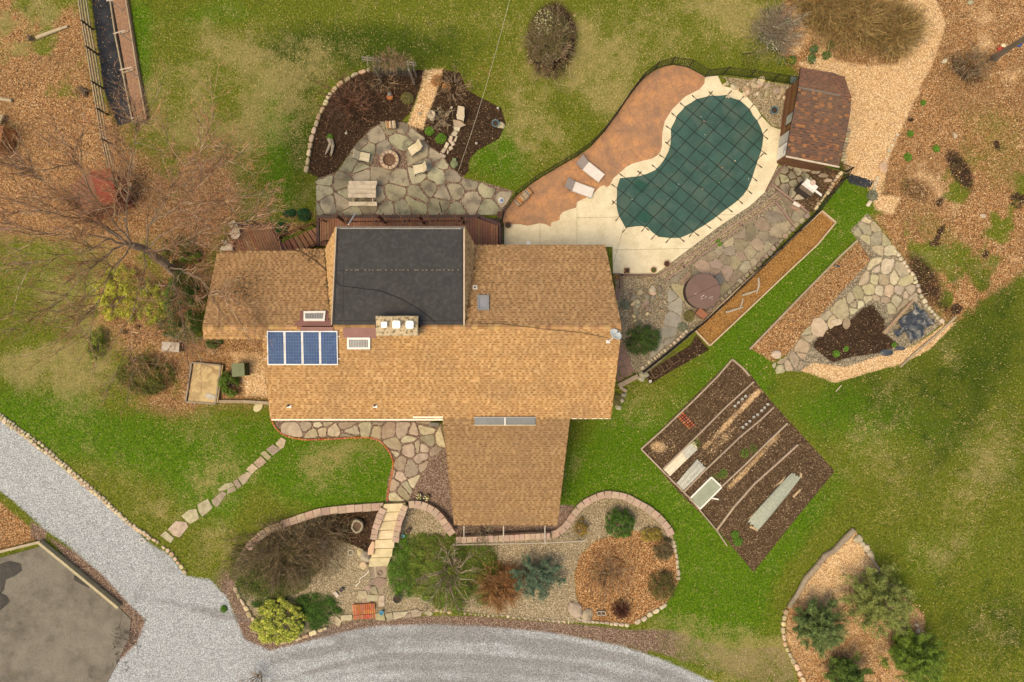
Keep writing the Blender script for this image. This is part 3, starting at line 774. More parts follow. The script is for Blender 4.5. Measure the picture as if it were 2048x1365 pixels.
GLASSP = mat('frosted_skylight_dome', (.27,.27,.26), (.19,.19,.185), scale=2, rough=.25, spec=.6, fine=.05)
GREYM = mat('grey_metal', (.30,.31,.32), (.25,.26,.27), scale=3, rough=.4, metal=.3, fine=.05)
DARKM = mat('black_metal', (.014,.014,.015), (.01,.01,.01), rough=.45, fine=0)

class Plane:
    def __init__(s, a, b, c):
        s.o = Vector(a); s.n = (Vector(b)-s.o).cross(Vector(c)-s.o).normalized()
        if s.n.z < 0: s.n = -s.n
    def at(s, u, v, h=0.0):
        o = Vector((0, 0, H)); d = P(u, v, 0)-o
        t = (s.o+s.n*h-o).dot(s.n)/d.dot(s.n); return o+d*t
    def prism(s, mb, pts, h0, h1):
        top = [s.at(u, v, h1) for u, v in pts]
        bot = [p-s.n*(h1-h0) for p in top]
        mb.prism(top, bot); return mb

ZR, ZS, ZN, ZW = 6.0, 4.1, 3.9, 2.3
S_pl = Plane(P(600,657,ZR), P(1200,657,ZR), P(900,838,ZS))
N_pl = Plane(P(600,652,ZR), P(1200,652,ZR), P(900,497,ZN))
W_pl = Plane(P(900,838,ZS), P(1100,838,ZS), P(1010,1050,ZW))
FLAT = Plane(P(700,650,6.04), P(900,650,6.04), P(800,453,5.96))

house = thing('house', 'ranch house with tan shingle roof and a black flat dormer roof', 'house', 900, 700, 0)
def tops(poly, pl, h=0): return [pl.at(u, v, h) for u, v in poly]
SP = [(524,657),(1243,657),(1243,663),(1222,838),(540,838),(524,679)]
SPX = [(405,657),(524,657),(524,679),(407,679)]
NLP = [(405,652),(664,652),(664,640),(655,560),(650,498),(434,506)]
NRP = [(929,652),(1243,652),(1211,490),(950,490),(946,500),(931,640)]
WP = [(885,838.5),(1140,838.5),(1115,1051),(908,1051)]
for nm, poly, pl in (('roof_slope', SP, S_pl), ('roof_slope', SPX, S_pl), ('roof_slope', NLP, N_pl), ('roof_slope', NRP, N_pl), ('roof_slope', WP, W_pl)):
    pl.prism(MB(), poly, -0.22, -0.03).build(nm, ROOFBASE, house)

PAL_T = [(.49,.295,.132),(.43,.25,.108),(.54,.34,.16),(.47,.272,.118)]
PAL_D = [(.305,.16,.06),(.265,.135,.05),(.35,.19,.075),(.325,.17,.065)]
def shingle(poly, pl, parent, seed, palT=PAL_T, palD=PAL_D, expo=.143, tabw=.165, pd=.42, name='roof_shingles', cmul=1.0, edge_dir=None, dirty=0.0):
    r = random.Random(seed)
    top = tops(poly, pl)
    ex = Vector((1,0,0)) if edge_dir is None else Vector(edge_dir)
    ex = (ex-pl.n*ex.dot(pl.n)).normalized(); ey = pl.n.cross(ex).normalized()
    if ey.z < 0: ey = -ey           # ey points up the slope
    o = top[0]
    P2 = [((p-o).dot(ex), (p-o).dot(ey)) for p in top]
    x0 = min(p[0] for p in P2); x1 = max(p[0] for p in P2); y0 = min(p[1] for p in P2); y1 = max(p[1] for p in P2)
    vs = []; fs = []; cs = []
    def quad(q, h_top, h_bot, ylo, yhi, c):
        n = len(q); b = len(vs)
        for x, y in q:
            t = (y-ylo)/(yhi-ylo+1e-9); vs.append(tuple(o+ex*x+ey*y+pl.n*(h_bot+(h_top-h_bot)*t)))
        fs.append(tuple(range(b, b+n))); cs.append(c)
        # front lip, colour darkened to paint a shadow line under each course
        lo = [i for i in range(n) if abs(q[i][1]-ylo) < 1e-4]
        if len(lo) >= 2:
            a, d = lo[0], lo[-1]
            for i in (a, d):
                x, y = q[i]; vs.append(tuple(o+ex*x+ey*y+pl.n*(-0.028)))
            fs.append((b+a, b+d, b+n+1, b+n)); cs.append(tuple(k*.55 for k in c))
    row = 0; y = y0
    while y < y1:
        rowtone = r.uniform(.93, 1.07)
        x = x0 - r.uniform(0, tabw*2); dark = r.random() < .5
        while x < x1:
            dark = (r.random() < pd) if r.random() < .30 else (not dark)
            wt = tabw*(r.uniform(.6, 1.1) if dark else r.uniform(.7, 1.2))
            g = 0 if not dark else 0
            yb = y + (0 if not dark else .012)
            yt = y+expo+.02 if not dark else y+expo*.60
            q = [(x, yb), (x+wt, yb), (x+wt, yt), (x, yt)]
            cx, cy = x+wt/2, y+expo/2
            if ip(P2, x, cy) and ip(P2, x+wt, cy) and (ip(P2, cx, y+expo*.1)) and ip(P2, cx, y+expo*.85):
                c = r.choice(palD if dark else palT); k = r.uniform(.93, 1.07)*rowtone*cmul
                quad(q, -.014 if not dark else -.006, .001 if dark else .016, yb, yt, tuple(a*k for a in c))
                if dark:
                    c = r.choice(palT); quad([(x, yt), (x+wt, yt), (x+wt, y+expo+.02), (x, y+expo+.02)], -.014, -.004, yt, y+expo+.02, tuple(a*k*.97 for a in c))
            elif ip(P2, cx, cy) or ip(P2, x+wt*.1, cy) or ip(P2, x+wt*.9, cy):
                # clip against the roof outline by shrinking sideways
                xa, xb = x, x+wt
                for _ in range(8):
                    if not ip(P2, xa, cy): xa += wt*.1
                    if not ip(P2, xb, cy): xb -= wt*.1
                if xb-xa > .02:
                    q = [(xa, max(yb, y0)), (xb, max(yb, y0)), (xb, min(y+expo+.02, y1)), (xa, min(y+expo+.02, y1))]
                    c = r.choice(palD if dark else palT); quad(q, -.014, .001 if dark else .016, q[0][1], q[2][1], tuple(a*cmul for a in c))
            x += wt
        y += expo; row += 1
    me = bpy.data.meshes.new(name); me.from_pydata(vs, [], fs); me.materials.append(SHINGLE)
    a = me.attributes.new('Col', 'FLOAT_COLOR', 'CORNER'); out = []
    for f, c in zip(fs, cs): out += [c[0], c[1], c[2], 1.0]*len(f)
    a.data.foreach_set('color', out); me.update()
    return stuff(link(name, me, parent))
shingle(SP, S_pl, house, 1); shingle(SPX, S_pl, house, 2)
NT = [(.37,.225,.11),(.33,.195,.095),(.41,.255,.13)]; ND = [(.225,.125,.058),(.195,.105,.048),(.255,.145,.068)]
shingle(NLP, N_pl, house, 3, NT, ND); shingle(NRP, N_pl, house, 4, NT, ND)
WT = [(.315,.195,.096),(.285,.172,.082),(.35,.22,.11)]; WD = [(.205,.112,.05),(.18,.095,.043),(.235,.13,.06)]
shingle(WP, W_pl, house, 5, WT, WD)

# ridge caps, one piece each
capm = [mat('ridge_cap_%s' % n, c, fine=.15, scale=20, rnd=.1) for n, c in (('light', (.50,.305,.14)), ('warm', (.43,.25,.11)), ('brown', (.34,.19,.085)))]
r = random.Random(3); u = 405.0
while u < 1240:
    wdt = r.choice([9.5, 10.5, 12]); e = min(u+wdt, 1243)
    if not (750 < u < 836 or 600 < u < 664):
        z = ZR+.03
        a, b = P(u, 648.5, ZR-.07), P(e, 648.5, ZR-.07); c, d = P(u, 654.5, z+.012), P(e, 654.5, z+.012); f, g = P(u, 661, ZR-.06), P(e, 661, ZR-.06)
        lift = Vector((0,0,.012)); mb = MB()
        mb.add([a+lift*0, b+lift, d+lift, c, f, g+lift, a-lift*4, b-lift*4, f-lift*4, g-lift*4], [(0,1,2,3), (3,2,5,4), (0,6,7,1), (4,5,9,8), (0,3,4,8,6), (1,7,9,5,2)])
        mb.build('ridge_cap', r.choice(capm), house)
    u = e
# flat dormer roof with parapet edge, seams, side shingle cheeks
FP = [(672,454),(929,454),(929,650),(663,650)]
FLAT.prism(MB(), FP, -.3, 0).build('flat_roof', MEMB, house)
mb = MB(); E = 4
for a, b in ((FP[0], FP[1]), (FP[1], FP[2]), (FP[2], FP[3]), (FP[3], FP[0])):
    pass
edge = MB(); FLAT.prism(edge, [(672,453),(929,453),(929,458),(672,458)], .003, .05)
edge.build('roof_edge', mat('roof_edge_grey', (.16,.14,.12), (.10,.09,.08), scale=5, fine=.2), house)
edge = MB(); FLAT.prism(edge, [(672,458),(676,458),(667.5,650),(663,650)], .003, .035); edge.build('roof_edge', SEAMM, house)
edge = MB(); FLAT.prism(edge, [(923.5,458),(926.5,458),(926.5,650),(923.5,650)], .003, .035); edge.build('roof_edge', SEAMM, house)
edge = MB(); FLAT.prism(edge, [(926.7,453),(929.6,453),(929.6,651),(926.7,651)], -.25, .04); edge.build('drip_edge', mat('cream_trim', (.55,.44,.33), fine=.1), house)
for q in ([(677,541),(923,541),(923,542.6),(677,542.6)], [(686,543),(688,543),(686,636),(684,636)], [(668,641),(923,641),(923,643),(668,643)]):
    mb = MB(); FLAT.prism(mb, q, .002, .012); mb.build('membrane_seam', SEAMM, house)
mb = MB(); rr = random.Random(5)
for k in range(26):
    a = 690+k*9.0+rr.uniform(-3, 3)
    FLAT.prism(mb, [(a,540.2),(a+rr.uniform(2,5),540.2),(a+4,541),(a,541)], .002, .008)
stuff(mb.build('seam_debris', mat('pale_debris', (.42,.36,.26)), house))
mb = MB(); FLAT.prism(mb, [(680,456.5),(922,457.2),(922,458.6),(680,458)], .05, .054); mb.build('metal_strip', mat('dull_silver', (.35,.34,.32)), house)
# cheeks
for tri, seed in (([P(672,453,5.98), P(663,650,5.98), P(650,498,3.95)], 11), ([P(929.8,453,5.98), P(929.8,650,5.98), P(951,492,3.95)], 12)):
    a, b, c = tri
    pl = Plane(a, b, c)
    back = [p-Vector((0,0,.35)) for p in tri]
    MB().prism([p-pl.n*.02 for p in tri], back).build('dormer_side', ROOFBASE, house)
    proj = lambda p: (CU+p.x*F/(H-p.z), CV-p.y*F/(H-p.z))
    shingle([proj(p) for p in tri], pl, house, seed, [(.60,.37,.17),(.66,.43,.21)], [(.36,.20,.085),(.42,.24,.10)], edge_dir=(b-a))
mb = MB(); mb.tube([P(672.5,455,6.02), P(663,650,6.06)], .035, 5); mb.build('drip_edge', mat('cream_trim', (.55,.44,.33)), house)
# moss and leaves in the valleys
r = random.Random(8); mbm = MB()
for k in range(150):
    t = r.random()**1.3; u = 651+t*10+r.uniform(-5, 3); v = 500+t*120+r.uniform(-4, 4)
    p = N_pl.at(u, v, .03); s = r.uniform(.02, .07)
    mbm.color(r.choice([(.10,.09,.02),(.22,.12,.05),(.06,.05,.03),(.35,.2,.09)]))
    mbm.add([p+Vector((s,0,r.uniform(0,.05))), p+Vector((0,s,r.uniform(0,.04))), p-Vector((s,0,0)), p-Vector((0,s,-.01))], [(0,1,2,3)])
for (cu_, cv_, n_, sp) in ((947,537,12,2),(941,563,8,2),(934,600,16,3),(936,612,30,5),(932,638,8,2),(620,512,70,14),(490,560,60,14),(480,585,120,18),(655,470,10,4)):
    for k in range(n_):
        p = N_pl.at(r.gauss(cu_, sp), r.gauss(cv_, sp*.6), .03); s = r.uniform(.02, .06)
        mbm.color(r.choice([(.05,.045,.02),(.22,.12,.05),(.10,.06,.03),(.30,.16,.07)]))
        mbm.add([p+Vector((s,0,.02)), p+Vector((0,s,.03)), p-Vector((s,0,0)), p-Vector((0,s,-.01))], [(0,1,2,3)])
stuff(mbm.build('roof_leaf_debris', LEAFM, house))

# flashings
for poly, pl in (([(588,646),(666,646),(676,661),(592,661)], None),):
    mb = MB(); N_pl.prism(mb, [(598,641),(664,641),(664,652),(586,652)], .02, .035); mb.build('flashing', FLASH, house)
    mb = MB(); S_pl.prism(mb, [(600,654.5),(666,654.5),(667,662),(600,662)], .06, .075); mb.build('flashing', FLASH, house)
mb = MB(); N_pl.prism(mb, [(600,622),(606,622),(606,641),(600,641)], .02, .035); mb.build('flashing', FLASH, house)
mb = MB(); N_pl.prism(mb, [(650,622),(655,622),(657,641),(650,641)], .02, .035); mb.build('flashing', FLASH, house)
mb = MB(); S_pl.prism(mb, [(686,656),(752,656),(752,677),(687,676)], .03, .045); mb.build('flashing', FLASH, house)

def skylight(pl, q, name='skylight', fins=7, dark=False):
    cu_ = sum(p[0] for p in q)/4; cv_ = sum(p[1] for p in q)/4
    ins = lambda k: [(cu_+(u-cu_)*k[0], cv_+(v-cv_)*k[1]) for u, v in q]
    w_ = abs(q[1][0]-q[0][0]); h_ = abs(q[2][1]-q[1][1])
    inner = ins((1-7/w_, 1-7/h_))
    f = MB()
    n = 4
    ot = [pl.at(u, v, .14) for u, v in q]; it = [pl.at(u, v, .14) for u, v in inner]; ob = [p-pl.n*.15 for p in ot]; ib = [p-pl.n*.05 for p in it]
    vs = ot+it+ob+ib; fs = []
    for i in range(4):
        k = (i+1) % 4; fs += [(i, k, 4+k, 4+i), (i, 8+i, 8+k, k), (4+i, 4+k, 12+k, 12+i)]
    f.add(vs, fs); fo = f.build(name, GREYM if dark else WHITE, house)
    g = MB(); pl.prism(g, inner, .02, .10); go = g.build('pane', mat('grey_skylight_pane', (.27,.28,.31), (.24,.25,.28), rough=.2, spec=.6, fine=.02) if dark else GLASSP, fo)
    if fins:
        for k in range(fins):
            t = (k+.7)/(fins+.4)
            a = inner[0]; b = inner[1]; c = inner[2]; d = inner[3]
            u0 = a[0]+(b[0]-a[0])*t; u1 = d[0]+(c[0]-d[0])*t; e = w_*.011
            m_ = MB(); pl.prism(m_, [(u0-e, a[1]+1.5), (u0+e, a[1]+1.5), (u1+e, d[1]-1.5), (u1-e, d[1]-1.5)], .10, .115)
            m_.build('rib', mat('milky_plastic', (.40,.40,.39), rough=.5), fo)
    return fo
skylight(N_pl, [(607,623),(651,622),(649,641),(607,641)])
skylight(S_pl, [(694,676),(740,676),(740,699),(694,699)])
skylight(N_pl, [(954,590),(978,590),(978,619),(955,619)], fins=0, dark=True)
PANEL_GL = mat('grey_glass_strip', (.17,.18,.18), (.12,.13,.13), scale=1.2, rough=.15, spec=.7, fine=.15)
for q in ([(949,836),(1009,836),(1009,850),(949,850)], [(1011,836),(1071,836),(1071,850),(1011,850)]):
    m_ = MB(); Plane(P(900,838,ZS+.03), P(1100,838,ZS+.03), P(1010,860,ZS-.13)).prism(m_, q, .02, .07); m_.build('glass_strip', PANEL_GL, house)
m_ = MB(); Plane(P(900,838,ZS+.03), P(1100,838,ZS+.03), P(1010,860,ZS-.13)).prism(m_, [(1009,835.5),(1011,835.5),(1011,851),(1009,851)], .02, .10); m_.build('glazing_bar', WHITE, house)
m_ = MB(); Plane(P(900,838,ZS+.03), P(1100,838,ZS+.03), P(1010,860,ZS-.13)).prism(m_, [(948,850),(1072,850),(1072,851.8),(948,851.8)], .02, .09); m_.build('glazing_bar', mat('buff_trim', (.55,.46,.33)), house)
m_ = MB(); Plane(P(900,838,ZS+.03), P(1100,838,ZS+.03), P(1010,860,ZS-.13)).prism(m_, [(948,834.6),(1072,834.6),(1072,836),(948,836)], .02, .09); m_.build('glazing_bar', GREYM, house)
# chimney
CHM = mat('rough_chimney_crown', (.56,.46,.31), (.40,.31,.19), scale=3.5, fine=.3, bump=.8, bscale=14, c3=(.10,.085,.055), c3scale=7, c3amt=.85)
mb = MB(); mb.prism([P(u,v,6.75) for u, v in ((753,634),(836,633),(837,672),(753,672))], [P(u,v,4.6)*1 for u, v in ((757,636),(832,636),(832,668),(757,668))])
ch = mb.build('chimney', mat('chimney_stone', (.30,.25,.19), (.2,.16,.12), scale=4), house)
mb = MB(); cr = [P(u,v,6.75) for u, v in ((752,632),(780,632.6),(810,632),(837,632.4),(836.4,650),(837,672.4),(800,672),(770,672.5),(752,672),(752.6,650))]
mb.slab(cr, .13, bev=.04, sink=.02, dome=.05); mb.build('chimney_cap', CHM, ch)
for cx, cy, s in ((768,650,12),(792.5,649.5,15.5),(819,650,15.5)):
    mb = MB(); a = s/2; z = 7.2
    q = [(cx-a,cy-a*.7),(cx-a*.7,cy-a),(cx+a*.7,cy-a),(cx+a,cy-a*.7),(cx+a,cy+a*.7),(cx+a*.7,cy+a),(cx-a*.7,cy+a),(cx-a,cy+a*.7)]
    mb.prism([P(x_,y_,z) for x_, y_ in q], [P(x_,y_,z-.1) for x_, y_ in q])
    q2 = [(cx-a*.6,cy-a*.6),(cx+a*.6,cy-a*.6),(cx+a*.6,cy+a*.6),(cx-a*.6,cy+a*.6)]
    mb.prism([P(x_,y_,z-.1) for x_, y_ in q2], [P(x_,y_,z-.35) for x_, y_ in q2]); mb.build('flue_cap', mat('bright_white', (.93,.92,.90), (.9,.9,.88), fine=0, rough=.4), ch)
# vent stacks
for pl, u, v in ((S_pl,578,811),(S_pl,750,811),(N_pl,950,575)):
    vp = MB(); pl.prism(vp, [(u-4.5,v),(u+4.5,v),(u+4.5,v+5),(u-4.5,v+5)] if pl is S_pl else [(u-4.5,v-4),(u+4.5,v-4),(u+4.5,v+4),(u-4.5,v+4)], .02, .03)
    fo = vp.build('vent_flashing', WHITE, house); p = pl.at(u, v+.5, 0)
    vp = MB(); vp.cyl(p.x, p.y, p.z, p.z+.32, .05, .045, 10); vp.build('vent_pipe', mat('dark_pipe', (.05,.045,.045)), fo)
# gutters, fascia, walls
def bar3(a, b, w_, h_, name, m, parent, dz=0):
    mb = MB(); d = (b-a); n = Vector((-d.y, d.x, 0)).normalized()*w_/2
    z1 = Vector((0,0,h_+dz)); z0 = Vector((0,0,dz))
    mb.prism([a-n+z1, b-n+z1, b+n+z1, a+n+z1], [a-n+z0, b-n+z0, b+n+z0, a+n+z0]); return mb.build(name, m, parent)
CREAM = mat('cream_gutter', (.86,.77,.62), (.78,.68,.53), scale=3, fine=.04, rough=.5)
bar3(P(544,839.6,3.98), P(886,839.6,3.98), .085, .14, 'gutter', CREAM, house, -.05)
bar3(P(826,834.8,4.12), P(886,834.8,4.12), .09, .06, 'gutter', CREAM, house, .0)
bar3(P(1139,836.6,4.02), P(1221,836.6,4.02), .085, .14, 'gutter', CREAM, house, -.05)
def wall(poly, z1, name='wall'):
    pts = [P(u, v, z1) for u, v in poly]
    return MB().prism(pts, [Vector((p.x, p.y, -1.4)) for p in pts]).build(name, WALLM, house)
wall([(548,668),(1212,668),(1204,822),(556,822)], 3.85)
wall([(432,560),(1204,560),(1220,668),(420,668)], 4.2)
wall([(455,516),(660,516),(660,562),(440,562)], 3.6); wall([(946,502),(1196,502),(1200,562),(946,562)], 3.6)
wall([(690,478),(915,478),(915,560),(690,560)], 5.6)
wall([(905,836),(1118,836),(1104,1035),(918,1035)], 2.0)
def facade(u, z0, z1, wpx, v=821.5, zr=3.0, parts=('window', 'pane'), trim=WHITE, fill='dark_glass_pane'):
    c = P(u, v, 3.85); w_ = wpx*(H-3.85)/F
    m_ = MB(); m_.box(c.x, c.y-.03, (z0+z1)/2, w_, .08, z1-z0); fo = m_.build(parts[0], trim, house)
    m_ = MB(); m_.box(c.x, c.y-.045, (z0+z1)/2, w_-.14, .08, z1-z0-.14); m_.build(parts[1], mat(fill, (.03,.035,.04), rough=.1, spec=.6), fo)
for u_ in (600, 660, 770, 840, 1180): facade(u_, 1.0, 2.4, 44)
facade(715, .0, 2.15, 34, parts=('door', 'door_panel'), fill='door_brown')
c_ = P(1010, 1035, 2.0); m_ = MB(); m_.box(c_.x, c_.y-.04, .95, 4.2, .08, 1.8); gd_ = m_.build('garage_door', WHITE, house)
for k in range(4): m_ = MB(); m_.box(c_.x, c_.y-.085, .28+k*.45, 4.0, .03, .38); m_.build('door_section', CREAM, gd_)
for s_, xa in ((1, P(556,700,3.85).x), (-1, P(1204,700,3.85).x)):
    ys = [P(0,822,3.85).y, P(0,668,3.85).y, P(0,560,4.2).y]; tri_ = [(ys[0], 3.8), (ys[1]+.3, 5.55), (ys[2], 3.9)]
    m_ = MB(); m_.prism([(xa, y_, z_) for y_, z_ in tri_], [(xa+s_*.15, y_, z_) for y_, z_ in tri_]); m_.build('gable_wall', WALLM, house)
# dark glazed opening under the south eave beside the garage
mb = MB(); mb.box(*(P(872,846,.9)), .55, .2, 1.7); mb.build('window', mat('dark_glass', (.02,.02,.025), rough=.1), house)
# fallen bare twig on the roof
mb = MB(); mb.tube([N_pl.at(u, v, .05) for u, v in ((568,498),(600,503),(622,516),(640,530),(662,552))], [.02,.025,.025,.02,.012], 5)
tag(mb.build('fallen_branch', mat('dark_twig', (.09,.055,.035))), 'thin dark fallen branch lying across the north roof slope', 'branch')
mb = MB(); pts = [(662,552),(680,572),(720,577),(760,582),(800,597),(840,620),(872,646)]
mb.tube([FLAT.at(u, v, .03) for u, v in pts], .014, 5); tag(mb.build('roof_cable', DARKM), 'black cable snaking across the flat black roof to the ridge', 'cable')
mb = MB(); mb.tube([P(u, v, z) for u, v, z in ((935,646,6.1),(1000,648,6.1),(1060,655,6.12),(1110,661,6.1),(1160,665,6.0),(1214,676,5.95))], .013, 5)
tag(mb.build('dish_cable', DARKM), 'thin black cable along the ridge leading to the satellite dish', 'cable')

# solar panels
CELL = mat('solar_cell_blue', (.020,.070,.200), (.012,.042,.130), scale=6, rough=.38, spec=.35, fine=.12, c3=(.03,.10,.20), c3scale=2.5, c3amt=.35)
FRM = mat('panel_frame', (.78,.78,.78), fine=0, rough=.35); GRIDM = mat('solar_grid_line', (.12,.19,.31), fine=0)
xs = [534, 569.3, 604.5, 640, 675.5]
labs = ['leftmost blue solar panel of the roof array', 'second solar panel from the left on the tan roof', 'third solar panel from the left, beside the rightmost one', 'rightmost blue solar panel, nearest the white skylight']
for i in range(4):
    t = thing('solar_panel', labs[i], 'solar panel', loc=S_pl.at((xs[i]+xs[i+1])/2, 696, .1), group='solar panels on the roof')
    bx = lambda u, v: (u+(v-696)*0.02*((1)), v)
    q = [bx(xs[i]+.3, 662.5), bx(xs[i+1]-.3, 662.5), bx(xs[i+1]-.3, 730.5), bx(xs[i]+.3, 730.5)]
    mb = MB(); S_pl.prism(mb, q, .08, .13); mb.build('frame', FRM, t)
    mb = MB(); q2 = [bx(xs[i]+2, 664.5), bx(xs[i+1]-2, 664.5), bx(xs[i+1]-2, 728.5), bx(xs[i]+2, 728.5)]
    S_pl.prism(mb, q2, .13, .134); mb.build('backing', GRIDM, t)
    mb = MB(); nx_, ny_ = 6, 10; cw = (xs[i+1]-xs[i]-4)/nx_; chh = 64/ny_
    for a in range(nx_):
        for b in range(ny_):
            u0 = xs[i]+2+a*cw+.25; v0 = 664.5+b*chh+.25
            S_pl.prism(mb, [bx(u0, v0), bx(u0+cw-.5, v0), bx(u0+cw-.5, v0+chh-.5), bx(u0, v0+chh-.5)], .134, .139)
    stuff(mb.build('solar_cells', CELL, t))
mb = MB()
for v in (673, 718):
    for u0, u1 in ((530, 534), (676, 680)):
        S_pl.prism(mb, [(u0,v-.6),(u1,v-.6),(u1,v+.6),(u0,v+.6)], .05, .09)
mb.build('panel_rail', FRM, house)
# satellite dish
t = thing('satellite_dish', 'light grey satellite dish at the right end of the ridge', 'satellite dish', loc=S_pl.at(1216, 684, .02))
mb = MB(); prof = []; n = 22; mm = 6
vs = []; fs = []
ax = (Vector((.25, .35, .75))).normalized(); c0 = Vector((.30,.38,.62)); e1 = Vector((.72,-.70,.0)).normalized(); e2 = ax.cross(e1).normalized(); e1 = e2.cross(ax)
for j in range(mm):
    rr_ = (j+0.02)/(mm-1)
    for i in range(n):
        a = 2*math.pi*i/n; vs.append(c0+e1*math.cos(a)*.36*rr_+e2*math.sin(a)*.27*rr_+ax*(.09*rr_*rr_))
for j in range(mm-1):
    for i in range(n): k = (i+1) % n; fs.append((j*n+i, j*n+k, (j+1)*n+k, (j+1)*n+i))
nv = len(vs); vs += [v-ax*.02 for v in vs]
fs += [tuple(reversed([q+nv for q in f])) for f in fs]
for i in range(n): k = (i+1) % n; fs.append(((mm-1)*n+i, (mm-1)*n+k, (mm-1)*n+k+nv, (mm-1)*n+i+nv))
mb.add(vs, fs); mb.build('reflector', mat('dish_grey', (.50,.55,.56), (.44,.49,.50), fine=.03, rough=.4), t, world=False, smooth=True)
mb = MB(); mb.tube([(0,0,0),(-.02,0,.25),(.12,.16,.5),tuple(c0)], .03, 6); mb.build('mast', FRM, t, world=False)
mb = MB(); mb.tube([(.05,.1,.45),(.3,.42,.72)+() , tuple(c0+ax*.33)], .012, 5); mb.build('feed_arm', GREYM, t, world=False)
mb = MB(); mb.box(*(c0+ax*.34), .06, .08, .06); mb.build('receiver', DARKM, t, world=False)
mb = MB(); mb.box(0,0,.02,.2,.16,.03); mb.build('foot_plate', FRM, t, world=False)

# ================================================================ DECKS
def boards(poly, z, direction, wpx, parent, m, name='deck_board', gap=.7, th=.04):
    """parallel boards clipped to a polygon; direction = angle of the board's length in image space"""
    d = R(direction); nx_, ny_ = -math.sin(d), math.cos(d)
    pr = [nx_*p[0]+ny_*p[1] for p in poly]; s = min(pr)
    while s < max(pr):
        q = clip(clip(poly, nx_, ny_, s+wpx-gap), -nx_, -ny_, -s)
        if len(q) > 2 and area(q) > 3:
            pts = [P(a, b, z) for a, b in q]
            MB().prism(pts, [p-Vector((0,0,th)) for p in pts]).build(name, m, parent)
        s += wpx
deck = thing('rear_deck', 'brown plank deck running along the north side of the house', 'deck', 800, 460, 0)
DP = [(636,438),(960,438),(1003,456),(1003,492),(945,492),(932,470),(928,455),(668,455),(652,492),(640,492)]
DPc = [(640,436),(952,436),(996,452),(996,492),(640,492)]
boards(DPc, .60, 90, 5.2, deck, DECKM)
for q in ([(632,431),(960,430),(960,436),(632,437)], [(960,430),(1004,448),(1004,455),(957,436)], [(998,453),(1005,449),(1005,492),(998,492)], [(632,437),(638,437),(638,492),(632,492)]):
    pts = [P(a, b, .615) for a, b in q]; MB().prism(pts, [p-Vector((0,0,.55)) for p in pts]).build('border_board', DECKB, deck)
mb = MB(); pts = [P(a, b, .5) for a, b in ((636,437),(1000,437),(1000,492),(636,492))]; mb.prism(pts, [p-Vector((0,0,.3)) for p in pts]); mb.build('deck_frame', mat('deck_shadow_frame', (.04,.025,.02)), deck)  # near-black colour paints the shade seen between the boards
# awning frame: long rail with diagonal struts and posts
pg = thing('awning_frame', 'brown frame of posts and V-shaped struts over the rear deck', 'awning frame', 810, 442, .4)
BR2 = mat('brown_strut', (.24,.12,.07), (.17,.08,.05), scale=8)
mb = MB(); mb.tube([P(690,443.6,2.3), P(925,441.3,2.3)], .05, 5); mb.build('rail', WOOD_BR, pg)
for i, (b, l, rr_) in enumerate(((695,685,711),(754,741,767),(810,799,823),(866,853,879),(920,908,931))):
    for e in (l, rr_):
        white = (i == 0 and e == rr_)
        mb = MB(); mb.tube([P(b+(2 if e > b else -2), 449.5, 3.2), P(e, 427, 1.2)], .045, 5); mb.build('strut', mat('white_strut', (.72,.70,.66)) if white else BR2, pg)
for u_ in (694, 772, 849, 928):
    mb = MB(); mb.box(*(P(u_,447,.35)+Vector((0,0,1.3))), .14, .14, 2.6); mb.build('post', WOOD_BR, pg)
# stairs
st = thing('deck_stairs', 'brown wooden stairs descending beside the lower deck', 'stairs', 610, 470, 0)
# the stair climbs to the right, towards the rear deck
a0, a1 = (560,487), (575,520); b0, b1 = (651,447), (672,470)
n = 10
for k in range(n):
    t0, t1 = k/n, (k+1)/n-.018
    q = [(a0[0]+(b0[0]-a0[0])*t0, a0[1]+(b0[1]-a0[1])*t0), (a0[0]+(b0[0]-a0[0])*t1, a0[1]+(b0[1]-a0[1])*t1),
         (a1[0]+(b1[0]-a1[0])*t1, a1[1]+(b1[1]-a1[1])*t1), (a1[0]+(b1[0]-a1[0])*t0, a1[1]+(b1[1]-a1[1])*t0)]
    z = .10+.05*k
    pts = [P(x_, y_, z) for x_, y_ in q]; MB().prism(pts, [p-Vector((0,0,.06)) for p in pts]).build('tread', DECKM, st)
q = [P(a0[0],a0[1],.0), P(a1[0],a1[1],.0), P(a1[0]+(b1[0]-a1[0]),b1[1],.48), P(b0[0],b0[1],.48)]
MB().prism(q, [p-Vector((0,0,.1)) for p in q]).build('tread_gap_shade', MATS['deck_shadow_frame'], st)  # dark slab added under the treads so their gaps look shaded
for pth, nm in (([(555,474,.75),(598,456,1.0),(622,448,1.15),(646,440,1.3)], 'handrail'), ([(616,494,1.0),(652,481,1.2)], 'handrail')):
    mb = MB(); mb.tube([P(*p) for p in pth], .04, 6); mb.build('handrail', WOOD_BR, st)
    for u_, v_, z_ in pth:
        p = P(u_, v_, z_); mb = MB(); mb.box(p.x, p.y, p.z/2, .07, .07, p.z); mb.build('baluster', WOOD_BR, st)
ld = thing('lower_deck', 'small brown lower deck littered with leaves, west of the stairs', 'deck', 500, 480, 0)
LD = [(470,453),(538,451),(568,503),(566,512),(448,512),(447,500)]
boards(LD, -.02+.12, 68, 5.0, ld, DECKM)
for a, b in (((472,444),(537,443)), ((537,443),(566,500)), ((472,444),(440,495))):
    mb = MB(); mb.tube([P(a[0],a[1],.9), P(b[0],b[1],.9)], .035, 5); mb.build('deck_rail', WOOD_BR, ld)
for u_, v_ in ((472,444),(505,443),(537,443),(552,470),(456,470)):
    p = P(u_, v_, .9); mb = MB(); mb.box(p.x, p.y, .45, .07, .07, .9); mb.build('deck_post', WOOD_BR, ld)
